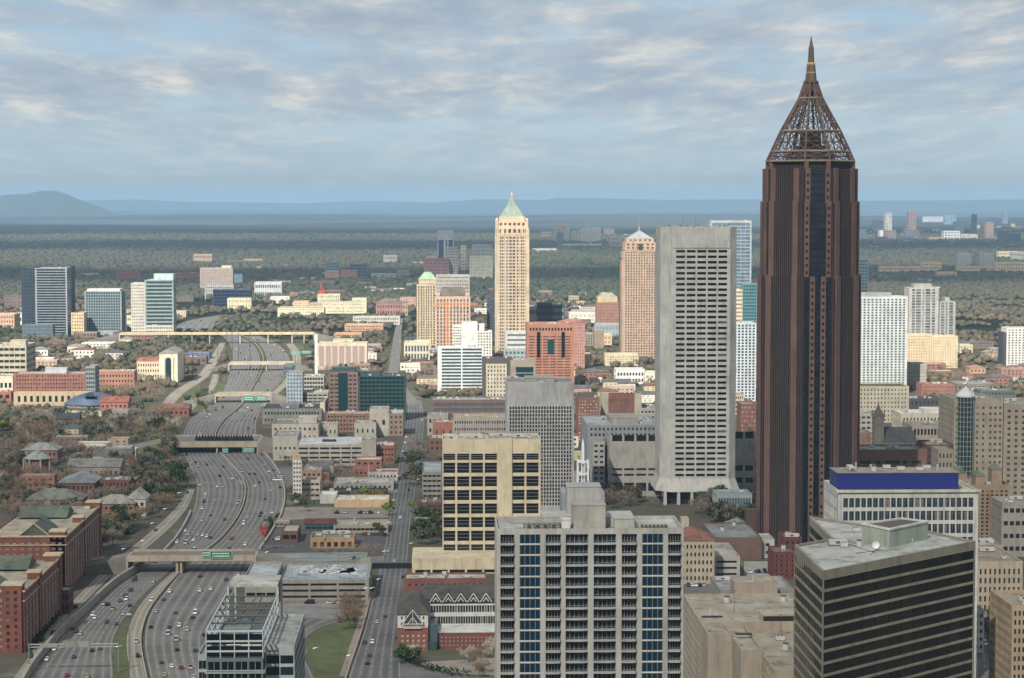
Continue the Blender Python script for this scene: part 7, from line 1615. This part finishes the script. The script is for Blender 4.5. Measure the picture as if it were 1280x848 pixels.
# ================================================================ CARS
def car_mesh(col_, kind='sedan'):
    m = MB(); L_, W_, h0, h1 = {'sedan': (4.6, 1.8, .95, 1.42), 'suv': (4.8, 1.95, 1.1, 1.75), 'van': (5.6, 2.1, 1.3, 2.3), 'truck': (16, 2.5, 1.2, 3.9), 'pickup': (5.5, 2.0, 1.1, 1.8)}[kind]
    hw = W_/2
    if kind == 'truck':
        m.box(-hw, hw, -L_/2, L_/2-3.4, 1.1, 3.9, 0); m.box(-hw*.95, hw*.95, L_/2-2.9, L_/2-.4, .6, 2.9, 0); m.quad((-hw*.8, L_/2-.38, 1.7), (-hw*.8, L_/2-.38, 2.6), (hw*.8, L_/2-.38, 2.6), (hw*.8, L_/2-.38, 1.7), 1); m.box(-.9, .9, -L_/2, L_/2-1, .6, 1.09, 2)
    else:
        pr = [(-hw, -L_/2+.12), (-hw*.8, -L_/2), (hw*.8, -L_/2), (hw, -L_/2+.12), (hw, L_/2-.3), (hw*.75, L_/2), (-hw*.75, L_/2), (-hw, L_/2-.3)]
        m.prism(pr, .32, .72, 0); m.frustum(pr, .72, poly_inset(pr, .08), h0, 0)
        c0, c1 = {'sedan': (-1.75, .95), 'suv': (-2.2, 1.0), 'van': (-2.7, 1.7), 'pickup': (-.4, 1.2)}[kind]; f = .45; i_ = .16
        base_ = [(-hw+.1, c0), (hw-.1, c0), (hw-.1, c1+.3), (-hw+.1, c1+.3)]; top = [(-hw+.1+i_, c0+f*.8), (hw-.1-i_, c0+f*.8), (hw-.1-i_, c1-f), (-hw+.1+i_, c1-f)]
        m.frustum(base_, h0, top, h1-.05, 1); m.prism(top, h1-.05, h1, 0)
        if kind == 'pickup': m.box(-hw+.15, hw-.15, -L_/2+.2, -.6, h0-.02, h0+.02, 2)
    for sx_ in (-1, 1):
        for y in (-L_*.31, L_*.31): m.tube((sx_*(hw-.22), y, .33), (sx_*(hw-.01), y, .33), .33, n=8, m=2)
    return m.mesh('car', [mat(col_, 'paint', rough=.25), mat('14181c', 'glass'), mat('151515', 'wall')])
CC = [('white', 'd9d9d6', 6), ('silver', 'a9abab', 5), ('black', '17181a', 5), ('dark grey', '3c3e41', 4), ('blue', '2b3f66', 2), ('red', '7d1f22', 2), ('beige', 'a89a80', 1)]
KIND = [('sedan', 6), ('suv', 4), ('van', 1), ('pickup', 1)]
CM = {}; NC = [0]
def put_car(x, y, ang, label, group, kind=None, rgc=random):
    nm, hx, _ = rgc.choices(CC, [c[2] for c in CC])[0]; kind = kind or rgc.choices([k[0] for k in KIND], [k[1] for k in KIND])[0]
    if kind == 'truck': nm, hx = 'white', 'd9d9d6'
    if (nm, kind) not in CM: CM[(nm, kind)] = car_mesh(hx, kind)
    o = bpy.data.objects.new({'truck': 'lorry', 'van': 'van'}.get(kind, 'car'), CM[(nm, kind)]); COL.objects.link(o); o.location = (x, y, .1); o.rotation_euler.z = ang; NC[0] += 1
    kn = {'sedan': 'car', 'suv': 'sport utility car', 'van': 'van', 'truck': 'box lorry', 'pickup': 'pickup truck'}[kind]
    tag(o, f'{nm} {kn} {label}', 'lorry' if kind == 'truck' else kn if kind == 'van' else 'car', group)
rg = random.Random(99)
SEG = [(0, 1260, 'before the nearest overpass'), (1260, 1840, 'between the nearest and the planted overpass'), (1840, 2300, 'beyond the planted bridge'), (2300, 9999, 'on the far bend')]
def traffic(rd, n, toward, who):
    k = 0; used_ = []; t_ = 0
    while k < n and t_ < n*30:
        t_ += 1; q = rg.random(); y = 1/((1/max(rd.y0, 955))*(1-q)+(1/(rd.y1-15))*q); ln = rg.randrange(rd.lanes); f = (ln+.5)/rd.lanes
        if any(a == ln and abs(b_-y) < 11 for a, b_ in used_): continue
        if abs(y-Y1_-11) < 14 or (Y2_-3 < y < Y2_+55): continue
        X = lambda yy: rd.fl(yy)+(rd.fr(yy)-rd.fl(yy))*f
        x = X(y); s = pix((x, y, 1))
        if not (-5 < s[0] < 1285 and s[1] < 852): continue
        used_.append((ln, y)); ang = math.atan2(X(y+5)-X(y-5), 10); ang = -ang+(math.pi if toward else 0)
        seg = next(w for a, b_, w in SEG if a <= y < b_); put_car(x, y, ang, f'{who} {seg}', f'traffic {who} {seg}', 'truck' if rg.random() < .008 else None, rg); k += 1
traffic(SB, 92, True, 'heading this way'); traffic(NB, 84, False, 'driving away')
SEG = [(0, 1240, 'in front of the footbridge'), (1240, 9999, 'behind the footbridge')]
traffic(S1, 22, False, 'on the straight avenue'); SEG = [(0, 99999, 'near the frame bottom')]; traffic(RAMP, 3, True, 'on the middle ramp'); traffic(LOOP, 4, False, 'on the curved ramp by the lawn'); traffic(SERV, 8, False, 'on the service road')
SEG = [(0, 99999, 'in sunlight')]; traffic(S2, 6, False, 'on the sunlit far avenue'); traffic(UPL, 8, False, 'on the curving far motorway')
def row(px0, px1, py, n, where, ang=0.0, p=.7):
    for i_ in range(n):
        if rg.random() > p: continue
        px = px0+(px1-px0)*(i_+.5)/n; x, y = G(px, py); put_car(x, y, ang+(math.pi if rg.random() < .4 else 0), f'parked {where}', f'cars parked {where}', None, rg)
row(430, 478, 662, 14, 'by the long motel', p=.6); row(448, 482, 669, 9, 'in front of the long motel'); row(338, 350, 675, 4, 'beside the red sign', p=.8); row(340, 350, 601, 3, 'beside the highway curve', math.pi/2, 1)
row(345, 352, 596, 2, 'beside the highway curve', math.pi/2, 1); row(436, 462, 699, 6, 'behind the painted parking deck', p=.7); row(384, 436, 755, 8, 'below the painted parking deck', math.pi/2, .5); row(858, 882, 733, 5, 'beside the old beige building', p=.7)
row(470, 494, 690, 4, 'by the avenue kerb', p=.5); row(1228, 1258, 806, 6, 'on the lot at the lower east', p=.6); row(415, 480, 642, 24, 'on the striped lot before the long cream shop', p=.4); row(936, 972, 716, 10, 'on the lot behind the beige lift block', p=.6)
row(60, 130, 706, 8, 'on the street by the dormitories', p=.5)
# ================================================================ TREES AND PLANTS
def crown_mesh(name, kind, seed, n=340):
    r = np.random.default_rng(seed); ncl = 9
    if kind == 'conifer':
        z = r.random(n)**1.3; rad = (1-z)*.34+.02; a = r.random(n)*6.283; c = np.stack([rad*np.cos(a)*r.uniform(.6, 1, n), rad*np.sin(a)*r.uniform(.6, 1, n), .12+z*.88], -1); sz = .10*(1-z)+.035
    else:
        cl = np.stack([r.normal(0, .2, ncl), r.normal(0, .2, ncl), r.uniform(.42, .84, ncl)], -1); w_ = r.integers(0, ncl, n); d = r.normal(0, 1, (n, 3)); d /= np.linalg.norm(d, axis=1)[:, None]
        c = cl[w_]+d*r.uniform(.06, .21, n)[:, None]*np.array([1, 1, .85]); c[:, 2] = np.clip(c[:, 2], .22, 1.0); sz = np.full(n, .075 if kind == 'leafy' else .06)
    u = r.normal(0, 1, (n, 3)); u /= np.linalg.norm(u, axis=1)[:, None]; v = np.cross(u, r.normal(0, 1, (n, 3))); v /= np.linalg.norm(v, axis=1)[:, None]
    k1, k2 = (1.0, .62) if kind != 'bare' else (1.5, .16)
    if kind == 'bare': u[:, 2] = np.abs(u[:, 2])+.4; u /= np.linalg.norm(u, axis=1)[:, None]
    A = c-u*sz[:, None]*k1; B2 = c+v*sz[:, None]*k2; C2 = c+u*sz[:, None]*k1; D2 = c-v*sz[:, None]*k2
    V_ = np.stack([A, B2, C2, D2], 1).reshape(-1, 3); F = np.arange(n*4).reshape(-1, 4); return V_, F
TK = {}
def trunk_mesh(h_):
    m = MB(); m.tube((0, 0, 0), (0, 0, .45), .022, .014, 6); rg_ = random.Random(3)
    for k in range(7): a = rg_.uniform(0, 6.28); z = rg_.uniform(.28, .5); m.tube((0, 0, z-.06), (.22*math.cos(a), .22*math.sin(a), z+rg_.uniform(.18, .34)), .009, .003, 4)
    return m
TRN = trunk_mesh(1).mesh('trunk', [mat('5a5048', 'wall')])
KINDS = {'bare': ('bare', '7a6e62', 560), 'brownish': ('bare', '7d6853', 560), 'evergreen': ('leafy', '3f4d31', 380), 'pine': ('conifer', '2f3b29', 300), 'green': ('leafy', '5f6f35', 380), 'dark': ('leafy', '4f5140', 380), 'pale': ('bare', 'a09a88', 520)}
LBL = {'bare': 'grey leafless', 'brownish': 'brown leafless', 'evergreen': 'dark evergreen', 'pine': 'narrow dark conifer', 'green': 'fresh green leafy', 'dark': 'dull olive leafy', 'pale': 'pale twiggy leafless'}
VAR = {}
for k, (sh, hx, n) in KINDS.items():
    VAR[k] = []
    for s_ in range(3):
        Vv, Ff = crown_mesh(k, sh, 10*s_+len(k), n); VAR[k].append((Vv, Ff, np_mesh('crown', Vv, Ff, [mat(hx, 'leaf')])))
TREES = []
def tree_zone(P, n, mix_, h0, h1, where, gap=3, check=True, seed=1):
    rg_ = random.Random(seed*7+n); bx = [min(p[0] for p in P), max(p[0] for p in P), min(p[1] for p in P), max(p[1] for p in P)]; k = t_ = 0
    while k < n and t_ < n*40:
        t_ += 1; px, py = rg_.uniform(bx[0], bx[1]), rg_.uniform(bx[2], bx[3])
        if not in_poly(px, py, P): continue
        x, y = G(px, py)
        if check and not occ_free(x, y, gap): continue
        kd = rg_.choices(list(mix_), list(mix_.values()))[0]; TREES.append((x, y, rg_.uniform(h0, h1), kd, where)); k += 1
W1 = {'bare': 8, 'brownish': 5, 'evergreen': 1, 'dark': 2, 'green': .6, 'pale': 1}
W2 = {'evergreen': 3, 'dark': 3, 'bare': 5, 'pine': .5, 'brownish': 3}
tree_zone([(118, 650), (150, 625), (186, 605), (215, 600), (240, 610), (214, 640), (185, 662), (160, 690), (118, 690)], 60, W2, 10, 16, 'in the belt beside the service road', seed=2)
tree_zone([(130, 590), (170, 570), (225, 560), (240, 605), (190, 628), (150, 620)], 48, W2, 10, 16, 'in the dark belt left of the highway', seed=3)
tree_zone([(0, 520), (225, 515), (228, 560), (160, 600), (120, 650), (0, 650)], 330, W1, 9, 15, 'on the campus', seed=4)
tree_zone([(510, 562), (522, 556), (525, 610), (513, 625)], 14, {'bare': 4, 'dark': 3}, 10, 14, 'along the east kerb of the avenue', 0, False, 5)
tree_zone([(519, 642), (552, 660), (552, 682), (519, 682)], 16, {'evergreen': 4, 'dark': 3}, 9, 13, 'beside the cream tower foot', 2, True, 6)
tree_zone([(429, 762), (446, 752), (446, 795), (432, 800)], 7, {'brownish': 4, 'bare': 3}, 8, 12, 'at the corner of the ramp lawn', 0, False, 7)
tree_zone([(505, 822), (618, 815), (618, 848), (545, 848)], 14, {'pale': 5, 'brownish': 2}, 6, 9, 'in the hotel forecourt', 0, False, 8)
tree_zone([(493, 812), (503, 812), (520, 835), (497, 830)], 7, {'evergreen': 5}, 5, 9, 'at the hotel corner', 0, False, 9)
tree_zone([(868, 622), (945, 640), (945, 662), (880, 655)], 26, {'evergreen': 5, 'dark': 3, 'bare': 2}, 11, 17, 'below the white tower', 1, True, 10)
tree_zone([(735, 590), (762, 600), (822, 622), (822, 636), (735, 640)], 24, {'bare': 5, 'brownish': 3, 'dark': 2}, 9, 14, 'behind the lattice mast', 1, True, 11)
tree_zone([(1238, 640), (1280, 640), (1280, 700), (1245, 700)], 18, {'bare': 4, 'dark': 4, 'evergreen': 2}, 9, 14, 'around the gabled chapel', 1, True, 12)
tree_zone([(1222, 775), (1264, 772), (1264, 806), (1224, 808)], 14, {'bare': 5, 'dark': 2}, 7, 11, 'on the street corner at the lower east', 0, False, 13)
tree_zone([(330, 585), (372, 575), (372, 640), (345, 660), (355, 620)], 14, {'brownish': 3, 'evergreen': 3, 'bare': 4}, 7, 11, 'between the highway curve and the shops', 2, True, 14)
tree_zone([(380, 585), (500, 580), (495, 640), (380, 640)], 40, {'bare': 5, 'brownish': 3, 'dark': 2, 'green': 1}, 7, 11, 'between the shops behind the garage', 1, True, 15)
tree_zone([(380, 663), (484, 666), (484, 700), (380, 700)], 10, {'brownish': 3, 'bare': 3, 'evergreen': 2}, 5, 8, 'around the restaurant', 2, True, 16)
for (px, py, h_, kd, wh) in ((381, 640, 10, 'evergreen', 'at the car park by the highway'), (486, 645, 10, 'green', 'at the avenue by the car park'), (515, 640, 9, 'green', 'on the east kerb by the brick house'), (466, 697, 9, 'brownish', 'at the stair tower corner'), (471, 670, 9, 'evergreen', 'beside the motel'), (476, 672, 8, 'evergreen', 'beside the motel end'), (340, 658, 7, 'evergreen', 'next to the canopies'), (318, 680, 9, 'brownish', 'by the overpass end'), (321, 672, 9, 'brownish', 'above the overpass end')):
    x, y = G(px, py); TREES.append((x, y, h_, kd, wh))
tree_zone([(245, 500), (262, 495), (266, 512), (248, 516)], 8, {'evergreen': 3, 'dark': 3}, 8, 12, 'on the lawn by the third overpass', 0, False, 17)
tree_zone([(183, 478), (215, 470), (205, 503), (185, 503)], 26, {'bare': 6, 'brownish': 3}, 9, 14, 'below the arched block', 1, True, 18)
tree_zone([(120, 478), (185, 470), (185, 503), (130, 503)], 60, {'bare': 6, 'brownish': 3, 'green': .5}, 9, 14, 'in front of the long brick wing', 1, True, 19)
tree_zone([(0, 425), (220, 425), (205, 445), (170, 452), (60, 462), (36, 460)], 110, {'bare': 6, 'brownish': 3, 'dark': 1}, 9, 14, 'on the slope above the hotel', 2, True, 20)
tree_zone([(380, 466), (470, 462), (470, 470), (410, 470)], 26, {'bare': 5, 'brownish': 3, 'evergreen': 2}, 9, 13, 'below the striped office', 1, True, 21)
tree_zone([(1140, 468), (1200, 462), (1280, 470), (1280, 500), (1150, 515)], 60, {'bare': 4, 'brownish': 4, 'dark': 2}, 9, 14, 'among the east side houses', 2, True, 22)
tree_zone([(700, 440), (825, 440), (825, 505), (735, 510)], 60, {'bare': 4, 'brownish': 4, 'green': 1, 'dark': 1}, 8, 13, 'east of the red brick tower', 2, True, 23)
tree_zone([(530, 455), (548, 455), (600, 500), (545, 498)], 20, {'brownish': 5, 'bare': 3}, 8, 11, 'below the white columned office', 2, True, 24)
tree_zone([(335, 500), (372, 520), (372, 560), (325, 545)], 16, {'bare': 5, 'brownish': 3}, 8, 12, 'between highway and office roofs', 1, True, 25)
TREES.sort(key=lambda t_: -t_[2]/t_[1]); rgt = random.Random(4)
def put_tree(x, y, h_, kd, where, z0=0.0, wide=1.0, nm='tree'):
    root = empty(nm, (x, y, z0), f'{LBL[kd]} tree {where}', 'tree', f'{LBL[kd]} trees {where}'); s_ = h_*rgt.uniform(.85, 1.25)*wide
    for nm_, me in (('trunk', TRN), ('crown', rgt.choice(VAR[kd])[2])):
        o = bpy.data.objects.new(nm_, me); COL.objects.link(o); o.parent = root; o.scale = (s_, s_, h_); o.rotation_euler.z = rgt.uniform(0, 6.28)
for k in range(20):                                  # conifers in a row on the park bridge
    px = 246+k*3.6; Yr = Y2_+16; x = V(px, 556, Yr)[0]; put_tree(x, Yr, 5.5, 'pine', 'in the planter row on the park bridge', 9.0, .9)
NI = 278
for (x, y, h_, kd, wh) in TREES[:NI]: put_tree(x, y, h_, kd, wh)
def mass(items, name, label, cat='trees'):
    by = {}
    for (x, y, h_, kd, wh) in items: by.setdefault(kd, []).append((x, y, h_))
    vs, fs, ms, mats_, base_ = [], [], [], [], 0
    for mi, (kd, L_) in enumerate(by.items()):
        mats_.append(mat(KINDS[kd][1], 'leaf'))
        for (x, y, h_) in L_:
            Vv, Ff, _ = VAR[kd][rgt.randrange(3)]; s_ = h_*rgt.uniform(.9, 1.3); a = rgt.uniform(0, 6.28); c_, sn = math.cos(a), math.sin(a); nn = 160
            q = Vv[:nn*4]; q = (q-.0)*1.0; vs.append(np.stack([(q[:, 0]*c_-q[:, 1]*sn)*s_+x, (q[:, 0]*sn+q[:, 1]*c_)*s_+y, q[:, 2]*h_], -1)); fs.append(Ff[:nn]+base_); ms.append(np.full(nn, mi)); base_ += nn*4
    o = bpy.data.objects.new(name, np_mesh(name, np.concatenate(vs), np.concatenate(fs), mats_, np.concatenate(ms))); COL.objects.link(o); tag(o, label, cat, kind='stuff')
mass(TREES[NI:], 'woodland', 'smaller trees filling the gaps of the campus and side streets')
# the endless tree cover: thousands of rough crowns, one object per belt
ICO_V = []; ph = (1+5**.5)/2
for a, b_ in ((1, ph), (-1, ph), (1, -ph), (-1, -ph)): ICO_V += [(0, a, b_), (a, b_, 0), (b_, 0, a)]
ICO_V = np.array(ICO_V); ICO_V /= np.linalg.norm(ICO_V[0]); _d = np.linalg.norm(ICO_V[:, None]-ICO_V[None], axis=2); ICO_F = [(i, j, k) for i in range(12) for j in range(i+1, 12) for k in range(j+1, 12) if _d[i, j] < 1.1 and _d[j, k] < 1.1 and _d[i, k] < 1.1]
ICO_F = np.array([(i, j, k) if np.dot(np.cross(ICO_V[j]-ICO_V[i], ICO_V[k]-ICO_V[i]), ICO_V[i]) > 0 else (i, k, j) for i, j, k in ICO_F])
def vnoise(x, y, s, seed=0):
    xi, yi = x/s, y/s; x0, y0 = np.floor(xi).astype(int), np.floor(yi).astype(int); fx, fy = xi-x0, yi-y0; fx, fy = fx*fx*(3-2*fx), fy*fy*(3-2*fy)
    h = lambda a, b_: (np.sin(a*127.1+b_*311.7+seed*74.7)*43758.5453) % 1.0
    return (h(x0, y0)*(1-fx)+h(x0+1, y0)*fx)*(1-fy)+(h(x0, y0+1)*(1-fx)+h(x0+1, y0+1)*fx)*fy
def belt(Y0, Y1, sp0, sp1, r0, r1, label, seed, dens=.9, thr=.28):
    r = np.random.default_rng(seed); xs_, ys_, rs_ = [], [], []; y = Y0
    while y < Y1:
        t_ = (y-Y0)/(Y1-Y0); sp_ = sp0+(sp1-sp0)*t_; xa, xb = -.27*y-60, .33*y+60; n = int((xb-xa)/sp_)
        x = xa+(np.arange(n)+r.random(n))*sp_; yy = y+r.uniform(-.5, .5, n)*sp_; ok = (vnoise(x, yy, 130, seed)*.6+vnoise(x, yy, 45, seed+1)*.4 > thr) & (r.random(n) < dens)
        for a, b_ in zip(x[ok], yy[ok]):
            if b_ < OY0+7000-50 and not occ_free(a, b_, 4 if b_ < 4000 else 10): continue
            xs_.append(a); ys_.append(b_); rs_.append(r.uniform(.7, 1.3)*(r0+(r1-r0)*t_))
        y += sp_*.9
    x, y, rr = map(np.array, (xs_, ys_, rs_)); n = len(x); jit = r.uniform(.65, 1.35, (n, 12, 1)); v = ICO_V[None]*jit*rr[:, None, None]; v[:, :, 2] *= .75
    v[:, :, 0] += x[:, None]; v[:, :, 1] += y[:, None]; v[:, :, 2] += (rr*.75)[:, None]; f = ICO_F[None]+(np.arange(n)*12)[:, None, None]
    big = vnoise(x, y, 700, 5)*.5+vnoise(x, y, 160, 8)*.3+r.random(n)*.3; mi = np.where(big > .66, 0, np.where(big > .48, 1, np.where(big > .36, 2, 3))); mi = np.repeat(mi, 20)
    o = bpy.data.objects.new('woodland', np_mesh('woodland', v.reshape(-1, 3), f.reshape(-1, 3), [mat(q, 'canopy') for q in (('665d4e', '574f42', '494b37', '383f2d') if sp0 < 17 else ('4f4d3f', '484939', '404633', '353f2e'))], mi)); COL.objects.link(o); tag(o, label, 'woods', kind='stuff'); return n
belt(1420, 2300, 13, 14, 3.2, 3.6, 'low trees and scrub scattered through the near city blocks', 1, .5, .5)
belt(2300, 4600, 13, 18, 4.5, 6, 'leafless trees covering the sunlit districts', 2, .75, .42)
belt(4600, 8200, 19, 28, 7, 9, 'continuous forest beyond the midtown districts', 3, .95, .22)
belt(8200, 13500, 30, 46, 10, 15, 'distant forest up to the far clusters', 4, .95, .2)
# clipped hedge at the hotel corner
def hedge(label, pts, w_, h_):
    r = np.random.default_rng(9); C_ = []
    P = [G(*p) for p in pts]
    for (a, b_) in zip(P[:-1], P[1:]):
        L_ = math.dist(a, b_)
        for k in range(int(L_*9)): t_ = r.random(); C_.append((a[0]+(b_[0]-a[0])*t_+r.normal(0, w_/3), a[1]+(b_[1]-a[1])*t_+r.normal(0, w_/3), r.uniform(.1, h_)))
    C_ = np.array(C_); n = len(C_); u = r.normal(0, .35, (n, 3)); v = r.normal(0, .35, (n, 3)); V_ = np.stack([C_-u, C_+v, C_+u, C_-v], 1).reshape(-1, 3)
    o = bpy.data.objects.new('hedge', np_mesh('hedge', V_, np.arange(n*4).reshape(-1, 4), [mat('2d3a22', 'leaf')])); COL.objects.link(o); tag(o, label, 'hedge')
hedge('dark curved hedge in front of the hotel forecourt', [(500, 818), (508, 826), (525, 835), (560, 843), (590, 847)], 3, 3)
hedge('dark hedge at the foot of the retaining wall', [(40, 808), (62, 782), (78, 765)], 3.5, 3.5)
hedge('scrubby hedge on the roadside below the red sign', [(331, 672), (340, 656), (350, 644)], 1.6, 1.6)
